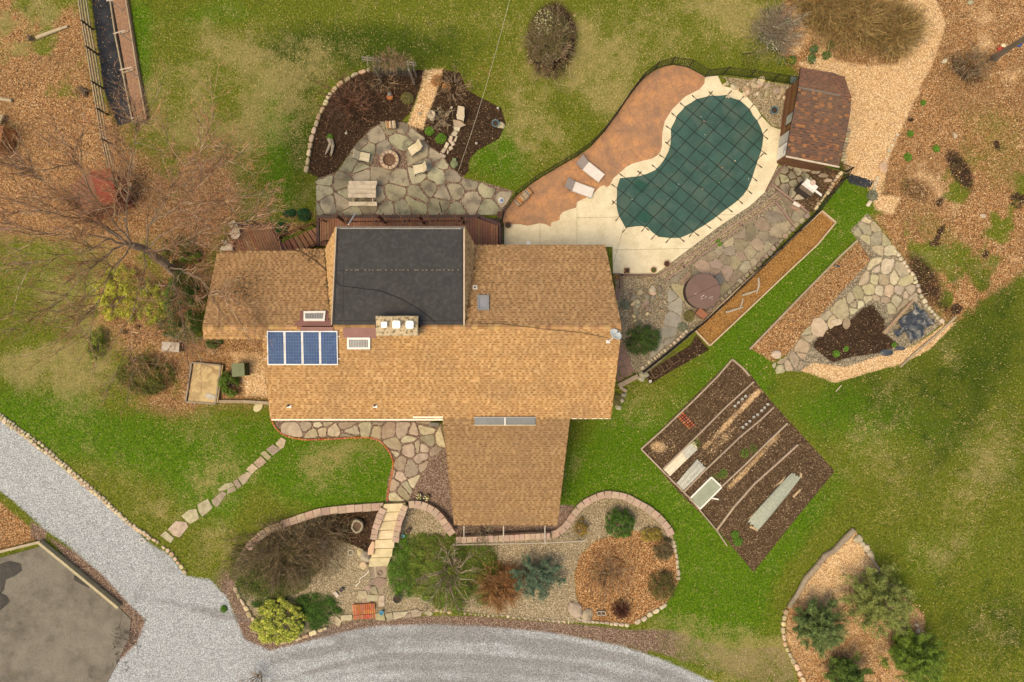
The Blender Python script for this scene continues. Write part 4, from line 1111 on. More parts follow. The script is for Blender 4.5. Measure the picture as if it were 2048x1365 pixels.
for q in ([(538,449),(544,449),(573,505),(567,505)], [(470,449),(538,447),(538,451),(470,453)]):
    pts = [P(a, b, .12) for a, b in q]; MB().prism(pts, [p-Vector((0,0,.3)) for p in pts]).build('border_board', DECKB, ld)
# two natural stone-like seats on the lower deck
STW = mat('pale_seat', (.60,.52,.42), (.50,.42,.33), scale=6, fine=.1)
c = thing('garden_chair', 'pale round backed chair on the lower deck corner', 'chair', 475, 468, .1, rz=R(-30))
mb = MB(); mb.cyl(.05,-.05,.38,.44,.32,.32,18); mb.build('seat', STW, c, world=False)
mb = MB(); mb.add([(-.30,.10,.42),(.16,.32,.42),(-.02,.58,.85),(-.24,.66,.88),(-.46,.36,.85)],[(0,1,2,3,4)]); 
vs = mb.v[:]; mb = MB(); mb.prism(vs, [(x_, y_-.03, z_-.04) for x_, y_, z_ in vs]); mb.build('backrest', STW, c, world=False)
for x_, y_ in ((-.12,-.2),(.22,-.2),(-.12,.12),(.22,.12)): m_ = MB(); m_.cyl(x_,y_,0,.38,.03,.03,6); m_.build('leg', STW, c, world=False)
c = thing('garden_chair', 'pale chair with dipped back beside the stone edging, at the roof edge', 'chair', 458, 498, .1)
mb = MB(); mb.prism([(-.38,-.15,.42),(.38,-.15,.42),(.38,.2,.42),(.1,.3,.42),(-.1,.08,.42),(-.38,.12,.42)], [(-.38,-.15,.36),(.38,-.15,.36),(.38,.2,.36),(.1,.3,.36),(-.1,.08,.36),(-.38,.12,.36)]); mb.build('seat', STW, c, world=False)
mb = MB(); mb.box(0,.32,.6,.3,.05,.4,rx=R(-25)); mb.build('backrest', STW, c, world=False)
for x_, y_ in ((-.3,-.1),(.3,-.1),(.3,.15),(-.3,.1)): m_ = MB(); m_.cyl(x_,y_,0,.36,.03,.03,6); m_.build('leg', STW, c, world=False)

# ================================================================ POOL
CONC = mat('pool_concrete', (.66,.59,.43), (.58,.51,.36), scale=1.6, fine=.10, rough=.8, c3=(.40,.34,.20), c3scale=1.0, c3amt=.28)
STAMP = bpy.data.materials.new('stamped_concrete'); STAMP.use_nodes = True
nt = STAMP.node_tree; bs = nt.nodes['Principled BSDF']; bs.inputs['Roughness'].default_value = .6
vec = _n(nt, 'ShaderNodeNewGeometry').outputs['Position']
wn = _n(nt, 'ShaderNodeTexNoise'); wn.inputs['Scale'].default_value = 2.2; nt.links.new(vec, wn.inputs['Vector'])
vm = _n(nt, 'ShaderNodeVectorMath'); vm.operation = 'MULTIPLY_ADD'; nt.links.new(wn.outputs['Color'], vm.inputs[0]); vm.inputs[1].default_value = (.35,.35,.35); nt.links.new(vec, vm.inputs[2])
vv_ = _n(nt, 'ShaderNodeTexVoronoi'); vv_.feature = 'DISTANCE_TO_EDGE'; vv_.inputs['Scale'].default_value = 2.1; nt.links.new(vm.outputs[0], vv_.inputs['Vector'])
crack = math_(nt, 'MULTIPLY', vv_.outputs['Distance'], 22.0, clamp=True)
nb_ = noise(nt, vec, 1.4, 6, .7)
nb_ = math_(nt, 'MULTIPLY_ADD', noise(nt, vec, .5, 4, .6), .4, math_(nt, 'MULTIPLY', nb_, .6))
base = ramp(nt, nb_, [(.36, (.19,.11,.070)), (.48, (.31,.155,.080)), (.60, (.46,.215,.085))])
base = mixc(nt, math_(nt, 'MULTIPLY', math_(nt, 'SUBTRACT', 1.0, crack), .55), base, (.17,.085,.05))
base = mixc(nt, math_(nt, 'MULTIPLY', noise(nt, vec, 40, 2), .25), base, (.42,.24,.13))
nt.links.new(base, bs.inputs['Base Color'])
b_ = _n(nt, 'ShaderNodeBump'); b_.inputs['Strength'].default_value = .5; b_.inputs['Distance'].default_value = .02; nt.links.new(crack, b_.inputs['Height']); nt.links.new(b_.outputs[0], bs.inputs['Normal'])
MATS['stamped_concrete'] = STAMP

def flat_slab(poly, z, m, name, parent, th=.12, rise=0.0):
    pts = [P(a, b, z) for a, b in poly]
    return MB().prism(pts, [p-Vector((0,0,th)) for p in pts]).build(name, m, parent)
EDGE = [(1410,153),(1409,167),(1399,179),(1370,194),(1344,220),(1330,242),(1325,264),(1324,293),(1321,304),(1315,311),(1303,318),(1286,322),(1264,328),(1252,335),(1242,344),(1227,357),(1219,372),
        (1213,375),(1208,371),(1200,374),(1193,381),(1183,392),(1172,396),(1161,401),(1154,405),(1152,416),(1138,420),(1125,425),(1120,432),(1119,440),(1112,443),(1103,445),(1101,454),(1092,449),(1079,447),(1066,450),(1055,452),(1040,449),(1008,449)]
DECK_R = [(1008,494),(1225,494),(1226,548),(1312,548),(1379,498),(1440,452),(1500,412),(1529,385),(1558,326),(1570,285),(1574,261),(1557,259),(1542,253),(1524,234),(1513,216),(1494,194),(1472,179),(1445,172),(1436,152)]
POOLDECK = EDGE + DECK_R
pd_ = bpy.data.objects.new('pool_deck', None); col.objects.link(pd_); structure(pd_); pd_.location = P(1300,450,0)
def cutp(pieces, nx_, ny_, d, cond, gap=.55):
    out = []
    for p in pieces:
        c = (sum(a[0] for a in p)/len(p), sum(a[1] for a in p)/len(p))
        if cond(c) and min(nx_*a[0]+ny_*a[1] for a in p) < d-2 < d+2 < max(nx_*a[0]+ny_*a[1] for a in p):
            a = clip(p, nx_, ny_, d-gap/2); b = clip(p, -nx_, -ny_, -d-gap/2); out += [q for q in (a, b) if len(q) > 2]
        else: out.append(p)
    return out
pieces = [POOLDECK]
pieces = cutp(pieces, 1, 0, 1154, lambda c: True)
pieces = cutp(pieces, 1, 0, 1080, lambda c: c[0] < 1154)
pieces = cutp(pieces, .02, 1, 436+.02*1154, lambda c: c[0] > 1200)
pieces = cutp(pieces, .02, 1, 502+.02*1154, lambda c: c[0] > 1200 and c[1] > 400)
pieces = cutp(pieces, 1, .28, 1240+.28*480, lambda c: c[1] > 440 and c[0] > 1180)
for p in pieces: flat_slab(p, .05, CONC, 'concrete_slab', pd_)
PATIO_L = [(1008,449),(1001,436),(1007,426),(1033,392),(1068,365),(1106,341),(1154,314),(1180,296),(1209,264),(1232,232),(1256,197),(1278,168),(1295,151),(1311,141),(1328,134),(1344,131),(1362,132),(1377,137),(1394,145),(1410,153)]
o = flat_slab(PATIO_L+EDGE[1:-1], .048, STAMP, 'stamped_patio', None); structure(o)
# cover
COVERM = mat('green_mesh_cover', (.034,.092,.078), (.020,.060,.050), scale=.9, fine=.16, rough=.7, c3=(.065,.10,.082), c3scale=.8, c3amt=.55, bump=1.0, bscale=1.6)
CVP = [(1452,190.5),(1466,197),(1480,201),(1500,219),(1506,231),(1515,242),(1522,257),(1527,272),(1525,289),(1522,304),(1516,320),(1511,335),(1504,357),(1496,377),(1487,390),(1476,401),(1462,412),(1449,421),(1428,438),(1407,452),(1384,466),(1361,476),
       (1340,476.5),(1317,474),(1305,465),(1295,455),(1285,452.5),(1272,453),(1251,456),(1245,445),(1238,432),(1234,418),(1233,405),(1234,392),(1234,376),(1240,357),(1258,355),(1277,353),(1294,348),(1310,341),(1321,330),(1330,317),(1337,303),(1341,290),(1342,274),(1342,257),(1349,244),(1354,231),(1363,222),(1370,213),(1382,206),(1393,198.5),(1408,195),(1421,191.5),(1437,192)]
cover = thing('pool_safety_cover', 'dark green mesh cover strapped over the kidney shaped pool', 'pool cover', 1400, 330, .05)
pts = [P(a, b, .075) for a, b in CVP]
MB().prism(pts, [p-Vector((0,0,.02)) for p in pts]).build('cover_mesh', COVERM, cover)
PATCHM = mat('cover_patch', (.018,.075,.055), (.014,.06,.045), scale=2, fine=.06)
for q in ([(1277,358),(1300,371),(1283,389),(1264,374)], [(1280,418),(1297,424),(1306,437),(1290,447),(1268,436)]):
    pts = [P(a, b, .079) for a, b in q]; MB().prism(pts, [p-Vector((0,0,.003)) for p in pts]).build('cover_patch', PATCHM, cover)
STRAPM = mat('black_strap', (.012,.022,.018), fine=0, rough=.7); SPR = mat('spring_steel', (.07,.055,.045), fine=0, rough=.4, metal=.4)
O_ = (1427.6, 260.0); A_ = (20.6, 16.3); B_ = (17.6, -19.8)
def line_hits(o, d):
    ts = []
    n = len(CVP)
    for i in range(n):
        a, b = CVP[i], CVP[(i+1) % n]; ex, ey = b[0]-a[0], b[1]-a[1]
        den = d[0]*ey-d[1]*ex
        if abs(den) < 1e-9: continue
        t = ((a[0]-o[0])*ey-(a[1]-o[1])*ex)/den; s = ((a[0]-o[0])*d[1]-(a[1]-o[1])*d[0])/den
        if 0 <= s < 1: ts.append(t)
    return sorted(ts)
def strip_flat(p0, p1, wpx, z, th=.006):
    dx, dy = p1[0]-p0[0], p1[1]-p0[1]; L = math.hypot(dx, dy); nx_, ny_ = -dy/L*wpx/2, dx/L*wpx/2
    q = [(p0[0]-nx_,p0[1]-ny_),(p1[0]-nx_,p1[1]-ny_),(p1[0]+nx_,p1[1]+ny_),(p0[0]+nx_,p0[1]+ny_)]
    t = [P(a, b, z) for a, b in q]; return t, [p-Vector((0,0,th)) for p in t]
rr = random.Random(4)
for (dv, ov) in ((A_, B_), (B_, A_)):
    Ld = math.hypot(*dv); d = (dv[0]/Ld, dv[1]/Ld)
    for k in range(-14, 15):
        o = (O_[0]+ov[0]*k, O_[1]+ov[1]*k); ts = line_hits(o, d)
        for i in range(0, len(ts)-1, 2):
            t0, t1 = ts[i], ts[i+1]
            if t1-t0 < 12: continue
            mb = MB(); zz = .083 if dv is A_ else .089; nseg = max(2, int((t1-t0)/25)); off = 0; prev = None
            for s in range(nseg):
                ta = t0+(t1-t0)*s/nseg; tb = t0+(t1-t0)*(s+1)/nseg
                oa = off; off = rr.uniform(-.9, .9) if s < nseg-1 else 0
                mb.prism(*strip_flat((o[0]+d[0]*ta-d[1]*oa, o[1]+d[1]*ta+d[0]*oa), (o[0]+d[0]*tb-d[1]*off, o[1]+d[1]*tb+d[0]*off), 1.55, zz))
            so = mb.build('strap', STRAPM, cover)
            for te, sg in ((t0, -1), (t1, 1)):
                mb = MB(); e0 = (o[0]+d[0]*te, o[1]+d[1]*te); e1 = (e0[0]+d[0]*sg*rr.uniform(11, 15), e0[1]+d[1]*sg*13)
                mb.prism(*strip_flat(e0, ((e0[0]+e1[0])/2, (e0[1]+e1[1])/2), 1.1, .075)); mb.prism(*strip_flat(((e0[0]+e1[0])/2, (e0[1]+e1[1])/2), e1, 1.9, .088, .03))
                mb.build('anchor_spring', SPR, so)
# leaves on the cover
mb = MB()
for (u_, v_, c) in ((1408,243,(.6,.35,.25)),(1436,307,(.4,.2,.1)),(1440,332,(.62,.2,.09)),(1444,336,(.62,.22,.1)),(1437,328,(.5,.2,.1)),(1410,270,(.5,.5,.3)),(1470,322,(.5,.4,.3)),(1418,341,(.5,.45,.35)),(1427,353,(.4,.4,.25)),(1430,352,(.5,.4,.3)),(1357,369,(.4,.4,.3)),(1264,399,(.6,.6,.4)),(1290,388,(.3,.3,.1)),(1438,366,(.6,.5,.4)),(1497,358,(.5,.5,.4)),(1405,379,(.4,.35,.2)),(1335,397,(.5,.4,.3)),(1402,234,(.55,.5,.45))):
    p = P(u_, v_, .1); mb.color(c); s = rr.uniform(.03, .06); a = rr.uniform(0, 3)
    mb.add([p+Vector((math.cos(a)*s, math.sin(a)*s, .01)), p+Vector((-math.sin(a)*s*.6, math.cos(a)*s*.6, .02)), p-Vector((math.cos(a)*s, math.sin(a)*s, 0)), p+Vector((math.sin(a)*s*.6, -math.cos(a)*s*.6, .0))], [(0,1,2,3)])
stuff(mb.build('leaves_on_cover', LEAFM, None), 'a few dry leaves resting on the green pool cover', 'leaves')

# pool fence
FENCE = [(1003,492),(1003,452),(1007,428),(1033,391),(1070,362),(1106,341),(1130,327),(1154,313),(1184,290),(1209,263),(1234,229),(1256,196),(1283,161),(1311,139),(1342,130),(1377,136),(1410,155),(1447,150),(1498,156),(1545,163),(1591,170)]
fence = thing('pool_fence', 'black metal picket fence curving around the pool patio', 'fence', 1209, 263, 0)
wp = [P(u_, v_, .04) for u_, v_ in FENCE]
def fence_build(wp, fence, hgt, step, posts=True, rails=(.12, .98), pr=.013, m=DARKM):
    pk = MB(); pk.box(0, 0, hgt*.5, pr*2, pr*2, hgt*.94); pkm = pk.mesh('picket', m)
    ps = MB(); ps.box(0, 0, hgt*.53, .055, .055, hgt*1.06); psm = ps.mesh('post', m)
    for a, b in zip(wp[:-1], wp[1:]):
        d = b-a; L = d.length; n = max(1, int(L/step))
        for k in range(1, n):
            p = a+d*(k/n); link('picket', pkm, fence, True, p)
        for h in rails:
            mb = MB(); mb.tube([a+Vector((0,0,hgt*h)), b+Vector((0,0,hgt*h))], .018, 4); mb.build('rail', m, fence)
    for a in wp: link('post', psm, fence, True, a)
fence_build(wp, fence, 1.15, .125)
# trellis-like leaning metal gate panel north of the fence
t = thing('leaning_gate', 'loose black metal gate leaning over the grass north of the pool fence', 'gate', 1500, 140, 0)
mb = MB(); 
for k in range(7): mb.tube([P(1483+k*4.6, 107+k*.1, 1.0), P(1490+k*4.4, 136+k*.8, .1)], .01, 4)
mb.build('bars', DARKM, t)
mb = MB(); mb.tube([P(1481,109,1.0), P(1511,105.5,1.0)], .02, 4); mb.build('top_rail', DARKM, t)

# ================================================================ POOL SHED
shed = thing('pool_shed', 'pool house with dark red and brown shingle roof', 'shed', 1640, 240, 0)
ZA, ZB = 3.5, 2.6
shr = Plane(P(1597,180,ZA), P(1680,190,ZA), P(1560,312,ZB)); shr2 = Plane(P(1597,180,ZA), P(1680,190,ZA), P(1601,136,2.9))
SA = [(1597,175),(1681,191),(1703,195),(1700,230),(1694,262),(1678,333),(1572,312),(1580,262)]
SB = [(1601,136),(1660,145),(1689,154),(1703,195),(1681,191),(1597,175)]
shr.prism(MB(), SA, -.16, -.03).build('roof_slope', mat('shed_underlay', (.07,.04,.03)), shed)
shr2.prism(MB(), SB, -.16, -.03).build('roof_slope', MATS['shed_underlay'], shed)
ed = shr.at(1681,191)-shr.at(1597,175)
SHT = [(.22,.095,.05),(.29,.13,.06),(.13,.075,.055),(.15,.083,.06),(.15,.08,.058),(.12,.07,.053),(.13,.072,.055)]; SHD = [(.085,.055,.05),(.065,.045,.042),(.11,.065,.052)]
shingle(SA, shr, shed, 21, SHT, SHD, expo=.145, tabw=.25, pd=.45, edge_dir=ed)
shingle(SB, shr2, shed, 22, [(.14,.07,.055),(.17,.08,.058),(.20,.09,.06)], [(.09,.052,.045),(.11,.06,.05)], expo=.13, tabw=.2, edge_dir=ed)
mb = MB(); shr.prism(mb, [(1597.5,173.5),(1681,190),(1680.4,192.6),(1597,176.5)], .02, .06); mb.build('ridge_flashing', mat('grey_flashing', (.17,.155,.135)), shed)
bar3(P(1571,313.5,2.62), P(1678,335,2.62), .1, .06, 'fascia', mat('weathered_cream', (.55,.47,.36)), shed)
SW = mat('shed_cedar_siding', (.20,.095,.045), (.13,.06,.03), scale=4, fine=.15)
wz = 2.5
wb = [P(1595,170,0), P(1675,184,0), P(1678,325,0), P(1570,305,0)]
# ground-plan footprint: walls just inside the eaves
foot = [Vector((P(1601,142,2.9).x+.32, P(1601,142,2.9).y-.1, 0)), Vector((P(1688,160,2.9).x-.1, P(1688,160,2.9).y, 0)), Vector((P(1696,200,2.9).x-.12, P(1696,200,2.9).y, 0)), Vector((P(1677,326,2.6).x-.12, P(1677,326,2.6).y+.1, 0)), Vector((P(1574,308,2.6).x+.38, P(1574,308,2.6).y+.1, 0))]
def bil(t, z, a=foot[0], b=foot[4]): p = a+(b-a)*t; return Vector((p.x, p.y, z))
MB().prism([Vector((p.x, p.y, 2.42)) for p in foot], [Vector((p.x, p.y, -.1)) for p in foot]).build('wall', SW, shed)
nW = (bil(1,0)-bil(0,0)).normalized(); nW = Vector((nW.y, -nW.x, 0)); nW = nW if nW.x < 0 else -nW
def wpanel(t0, t1, z0, z1, th, m, name, parent=shed):
    q = [bil(t0, z0), bil(t1, z0), bil(t1, z1), bil(t0, z1)]
    mb = MB(); mb.prism([p+nW*th for p in q], [p-nW*.01 for p in q]); return mb.build(name, m, parent)
for k in range(12):   # clapboards
    wpanel(.0, .62, k*.2, k*.2+.185, .025+.006*(k % 2), mat('cedar_board', (.22,.10,.045), (.15,.068,.032), scale=5, rnd=.18), 'clapboard')
fr = wpanel(.40, .56, .8, 2.0, .05, mat('window_trim_brown', (.10,.055,.035)), 'window')
wpanel(.42, .54, .9, 1.9, .056, mat('window_glass_pale', (.42,.44,.40), rough=.15, spec=.6), 'pane', fr)
wpanel(.65, .78, .1, 2.1, .05, mat('pale_door', (.48,.47,.44), (.42,.41,.38)), 'door')
wpanel(.80, .965, .1, 2.1, .06, WHITE, 'door')
mb = MB(); 
for k, (a, b) in enumerate(((.84,.93),(.85,.92),(.84,.90),(.86,.93))):
    z_ = 1.55-k*.14; q = [bil(a, z_), bil(b, z_), bil(b, z_+.05), bil(a, z_+.05)]; mb.prism([p+nW*.066 for p in q], [p+nW*.06 for p in q])
mb.build('door_notice', mat('grey_print', (.25,.25,.25)), shed)
mb = MB(); q = [bil(-.04, .95), bil(.02, .95), bil(.02, 1.25), bil(-.04, 1.25)]; p = P(1587,160,0)
t = thing('gate_sign', 'small pale blue sheet fixed to the fence beside the shed', 'sign', 1587, 162, 0)
m_ = MB(); q = [P(1582,152,.9), P(1594,154,.9), P(1592,167,.25), P(1581,166,.25)]; m_.prism(q, [p-Vector((0,0,.02)) for p in q]); m_.build('panel', mat('pale_blue_sheet', (.40,.52,.54)), t)
# ================================================================ STONE PAVING
FS_GREY = mat('bluestone_grey', (.35,.32,.225), (.235,.215,.155), scale=2.6, fine=.18, rnd=.26, rough=.85, bump=.4, bscale=9, c3=(.105,.095,.075), c3scale=1.3, c3amt=.75)
FS_WARM = mat('flagstone_warm', (.41,.345,.245), (.27,.225,.155), scale=3.5, fine=.16, rnd=.28, bump=.25, bscale=12, c3=(.24,.19,.14), c3scale=2.0, c3amt=.4)
FS_TERR = mat('terrace_stone', (.30,.25,.18), (.20,.165,.12), scale=3, fine=.16, rnd=.3, bump=.25, bscale=12, c3=(.19,.145,.12), c3scale=.9, c3amt=.6)
FS_POND = mat('pond_flagstone', (.43,.37,.255), (.29,.245,.165), scale=3.5, fine=.16, rnd=.26, bump=.25, bscale=12)
FIELD = mat('fieldstone', (.52,.42,.28), (.40,.31,.20), scale=6, fine=.14, rnd=.28, bump=.4, bscale=15)
PALEST = mat('pale_fieldstone', (.50,.43,.32), (.36,.30,.22), scale=6, fine=.14, rnd=.22, bump=.4, bscale=15)
BLOCK = mat('pink_wall_block', (.42,.31,.24), (.34,.245,.19), scale=5, fine=.18, rnd=.12, bump=.3, bscale=30)
SANDST = mat('sandstone_step', (.60,.51,.33), (.50,.42,.26), scale=3, fine=.14, rnd=.08, bump=.3, bscale=20, c3=(.38,.31,.19), c3scale=2, c3amt=.35)
BRICK = mat('red_brick', (.44,.155,.075), (.34,.11,.055), scale=8, fine=.12, rnd=.2)
TIMB = mat('weathered_timber', (.36,.29,.20), (.25,.20,.14), scale=4, fine=.18, rnd=.1, grain=(1,1,1))
TIMBP = mat('pinkish_timber', (.30,.21,.165), (.22,.15,.12), scale=4, fine=.15, rnd=.08)

def structure_empty(name, u, v):
    o = bpy.data.objects.new(name, None); col.objects.link(o); o.location = G(u, v); structure(o); return o
pat = structure_empty('flagstone_patio', 780, 380)
PATIO = [(632,432),(630,360),(640,358),(672,346),(690,322),(712,290),(742,258),(770,243),(812,246),(834,262),(858,292),(884,312),(902,336),(930,358),(968,366),(1000,382),(1029,382),(1005,420),(998,440),(955,432)]
PIT = [(779+16*math.cos(a), 322+15*math.sin(a)) for a in [i*.5 for i in range(13)]]
flagstones(PATIO, 29, pat, FS_GREY, joint=2.6, seed=12, stretch=(1.12,.95), var=.48, drop=.12, skip=[PIT])
fw = structure_empty('front_flagstone_walk', 700, 860)
flagstones([(552,843),(884,843),(886,868),(893,893),(868,912),(852,935),(838,962),(826,985),(818,1005),(775,1005),(779,960),(789,924),(780,903),(764,884),(735,877),(680,873),(620,877),(578,873),(560,862)], 21, fw, FS_WARM, joint=2.8, seed=5, stretch=(1.2,1), var=.48, drop=.08, h=(.03,.05))
tw = structure_empty('terrace_paving', 1450, 500)
flagstones([(1333,566),(1557,408),(1586,455),(1552,492),(1500,545),(1455,595),(1436,618),(1395,632),(1366,604),(1344,576)], 22, tw, FS_TERR, joint=1.8, seed=8, ang=-36, var=.45, drop=.1)
flagstones([(1544,372),(1552,388),(1590,450),(1616,430),(1580,402)], 24, tw, FS_TERR, joint=1.6, seed=9, ang=-36, var=.3)
flagstones([(1547,368),(1560,335),(1582,322),(1622,352),(1632,372),(1612,398),(1585,402)], 17, tw, FS_GREY, joint=2, seed=10, ang=-30, var=.35)
cw = structure_empty('curving_stone_path', 1330, 650)
flagstones([(1333,578),(1365,597),(1363,648),(1348,680),(1315,708),(1274,735),(1262,724),(1308,690),(1322,655),(1336,622)], 27, cw, mat('path_stone_grey', (.28,.265,.225), (.20,.19,.165), scale=2.2, fine=.12, rnd=.15), joint=1.4, seed=3, ang=-60)
PURPC = mat('stamped_purple', (.25,.15,.12), (.17,.105,.09), scale=2.5, fine=.12)
pc = structure_empty('stamped_side_path', 1250, 700)
flagstones([(1232,640),(1243,676),(1262,722),(1268,748),(1234,765),(1232,720),(1240,690)], 16, pc, PURPC, joint=.7, seed=6)
flagstones([(1230,572),(1239,573),(1240,600),(1232,600)], 14, pc, PURPC, joint=.6, seed=6)
pp = structure_empty('pond_side_paving', 1700, 600)
flagstones([(1703,467),(1728,432),(1750,444),(1772,470),(1802,511),(1760,513),(1735,490)], 19, pp, FS_POND, joint=1.8, seed=14, ang=-50, stretch=(1.3,.9))
POND1 = [(1743,515),(1790,512),(1803,520),(1826,552),(1838,604),(1822,606),(1790,625),(1775,634),(1772,610),(1744,601),(1716,622),(1690,640),(1668,655),(1645,668),(1625,683),(1612,715),(1606,738),(1552,750),(1540,729),(1570,712),(1590,690),(1604,664),(1640,632),(1680,600),(1712,570),(1730,540)]
flagstones(POND1, 17.5, pp, FS_POND, joint=2.6, seed=15, var=.46, stretch=(1.1,1.0), h=(.03,.07), drop=.06)
MORT = mat('pond_mortar', (.19,.165,.125), (.14,.12,.09), scale=4, fine=.2)
for cu_, cv_, w_, h_, s in ((1681,620,17,20,1),(1637,655,17,20,2),(1672,645,12,7,3),(1692,647,8,12,4)):
    r = random.Random(s); q = [(cu_+w_*math.cos(a)*r.uniform(.85,1.1), cv_+h_*math.sin(a)*r.uniform(.85,1.1)) for a in [i*2*math.pi/11 for i in range(11)]]
    MB().slab([G(*k) for k in q], .11).build('flagstone', FS_POND, pp)
# stepping stones across the front lawn, traced one by one
sp_ = structure_empty('stepping_stone_path', 440, 990)
C5 = lambda q: [(x_/2.416, 800+y_/2.416) for x_, y_ in q]
C6 = lambda q: [(440+x_/2.73, 820+y_/2.73) for x_, y_ in q]
for q in ([(775,655),(800,632),(843,668),(825,692)], [(812,625),(850,585),(900,590),(912,612),(870,665),(840,655)], [(878,560),(915,530),(950,527),(965,572),(920,600),(900,585)],
          [(955,505),(1005,477),(1030,520),(980,565),(962,540)], [(1023,485),(1075,440),(1097,452),(1050,520),(1030,505)]):
    MB().slab([G(*k) for k in C5(q)], .05).build('stepping_stone', FS_WARM, sp_)
for q in ([(-10,432),(30,402),(65,395),(82,412),(30,438),(-5,445)], [(42,432),(82,417),(90,440),(40,460)], [(72,390),(95,376),(120,415),(97,432)], [(100,370),(150,338),(177,345),(150,390),(125,412)], [(143,325),(178,292),(210,318),(175,350)],
          [(183,288),(225,252),(257,285),(215,318)], [(220,238),(245,222),(282,258),(262,276)], [(252,215),(290,188),(335,215),(290,250)], [(304,182),(335,150),(362,165),(350,205),(330,215)]):
    MB().slab([G(*k) for k in C6(q)], .05).build('stepping_stone', FS_WARM, sp_)
# garden stepping stones in the mulch bed
gs = structure_empty('garden_stepping_stones', 900, 290)
C2 = lambda q: [(560+x_/3.412, 80+y_/3.412) for x_, y_ in q]
for q in ([(1180,545),(1235,555),(1265,585),(1225,602),(1185,585)], [(1183,590),(1230,602),(1222,628),(1188,615)], [(1170,640),(1195,615),(1215,635),(1200,660),(1172,655)], [(1150,680),(1160,655),(1180,660),(1172,705),(1152,700)],
          [(1185,690),(1205,655),(1212,660),(1200,698)], [(1118,735),(1135,697),(1155,710),(1140,745)], [(1162,705),(1185,692),(1195,715),(1175,730)], [(1095,765),(1115,740),(1138,745),(1120,775)], [(1150,735),(1170,725),(1182,745),(1155,760)], [(1138,775),(1145,748),(1152,765),(1145,785)], [(1085,790),(1095,770),(1135,795),(1120,812)]):
    MB().slab([G(*k) for k in C2(q)], .06).build('stepping_stone', PALEST, gs)
# front lower landing paving
lp = structure_empty('garden_landing_paving', 750, 1170)
flagstones([(745,1130),(776,1130),(772,1165),(762,1205),(712,1208),(720,1190),(738,1160)], 17, lp, mat('landing_stone', (.33,.25,.19), (.25,.19,.145), scale=3, fine=.12, rnd=.18), joint=1.2, seed=21)

# ================================================================ WALLS, EDGINGS, STEPS
def group_thing(name, label, cat, u, v): return thing(name, label, cat, u, v)
lowz = lambda u, v: G(u, v).z
w1 = group_thing('curved_block_wall', 'curved pink block retaining wall around the large left front garden', 'wall', 640, 1022)
topz = lambda u, v: float(terrain(P(u, v-14).x, P(u, v-14).y))
stone_row([(473,1142),(480,1120),(490,1106),(513,1078),(532,1064),(550,1055),(586,1041),(638,1024),(674,1019),(700,1017),(726,1015),(768,1012)], 17, 15, .16, w1, BLOCK, 'wall_block', 1, .06, False, gap=.015, zfun=lambda u, v: float(terrain(P(u-6, v-12).x, P(u-6, v-12).y)))
w2 = group_thing('stair_side_wall', 'pink block wall on the left side of the stone steps', 'wall', 755, 1050)
stone_row([(768,1016),(760,1035),(752,1055),(748,1080)], 11, 14, .22, w2, BLOCK, 'wall_block', 2, .08, False, gap=.02, zfun=lambda u, v: -1.1*sstep(1015, 1150, v))
MB().slab([P(u,v,-.75) for u, v in ((746,1080),(751,1083),(748,1108),(737,1108),(738,1095))], .25).build('wall_stone', FIELD, w2)
w3 = group_thing('stair_side_wall', 'pink block wall on the right side of the stone steps', 'wall', 800, 1050)
stone_row([(812,1010),(806,1024),(800,1040),(795,1062),(792,1084)], 11, 13, .22, w3, BLOCK, 'wall_block', 3, .08, False, gap=.02, zfun=lambda u, v: -1.1*sstep(1015, 1150, v))
w4 = group_thing('curved_block_wall', 'pink block wall curving from the steps to the left garage corner', 'wall', 860, 1015)
stone_row([(818,1009),(832,1008),(846,1010),(860,1016),(873,1025),(885,1038),(895,1053),(906,1068)], 13, 15, .16, w4, BLOCK, 'wall_block', 4, .06, False, gap=.02, zfun=lambda u, v: 0.0)
w5 = group_thing('straight_block_wall', 'straight pink block wall across the foot of the garage wing', 'wall', 1010, 1075)
stone_row([(912,1079),(935,1079),(980,1077),(1040,1074),(1100,1071)], 10.6, 12, .16, w5, BLOCK, 'wall_block', 5, .04, False, gap=.03, zfun=lambda u, v: -.15)
w6 = group_thing('curved_block_wall', 'S-shaped pink block wall sweeping around the round green shrub', 'wall', 1200, 990)
stone_row([(1103,1069),(1118,1064),(1130,1054),(1142,1036),(1153,1020),(1168,1007),(1190,994),(1208,989),(1228,988),(1252,994),(1275,1006),(1296,1018),(1316,1033),(1334,1052),(1343,1072)], 15, 14, .16, w6, BLOCK, 'wall_block', 6, .06, False, gap=.02, zfun=lambda u, v: float(terrain(P(u, v-16).x, P(u, v-16).y)))
w7 = group_thing('stone_edging', 'low row of field stones edging the round leafy bed', 'edging', 1350, 1150)
stone_row([(1345,1080),(1352,1110),(1355,1135),(1357,1160)], 12, 7, .12, w7, PALEST, 'stone', 7, .4, dome=.03)
stone_row([(1333,1207),(1312,1222),(1290,1235),(1268,1248)], 15, 8, .12, w7, PALEST, 'stone', 8, .2, dome=.03)
stone_row([(1258,1250),(1230,1248),(1200,1244),(1166,1242),(1150,1232)], 10, 6, .1, w7, PALEST, 'stone', 9, .35, dome=.03)
w8 = group_thing('stone_edging', 'tan boulders edging the left front garden beside the purple gravel', 'edging', 500, 1230)
stone_row([(470,1172),(480,1196),(490,1212),(502,1232),(516,1248),(535,1262),(548,1276)], 15, 8, .16, w8, FIELD, 'stone', 10, .3, dome=.03)
stone_row([(560,1284),(590,1279),(625,1266),(655,1254)], 15, 8, .16, w8, FIELD, 'stone', 11, .3, dome=.03)
w9 = group_thing('stone_edging', 'flat grey and tan stones lining the drive either side of the brick pad', 'edging', 820, 1230)
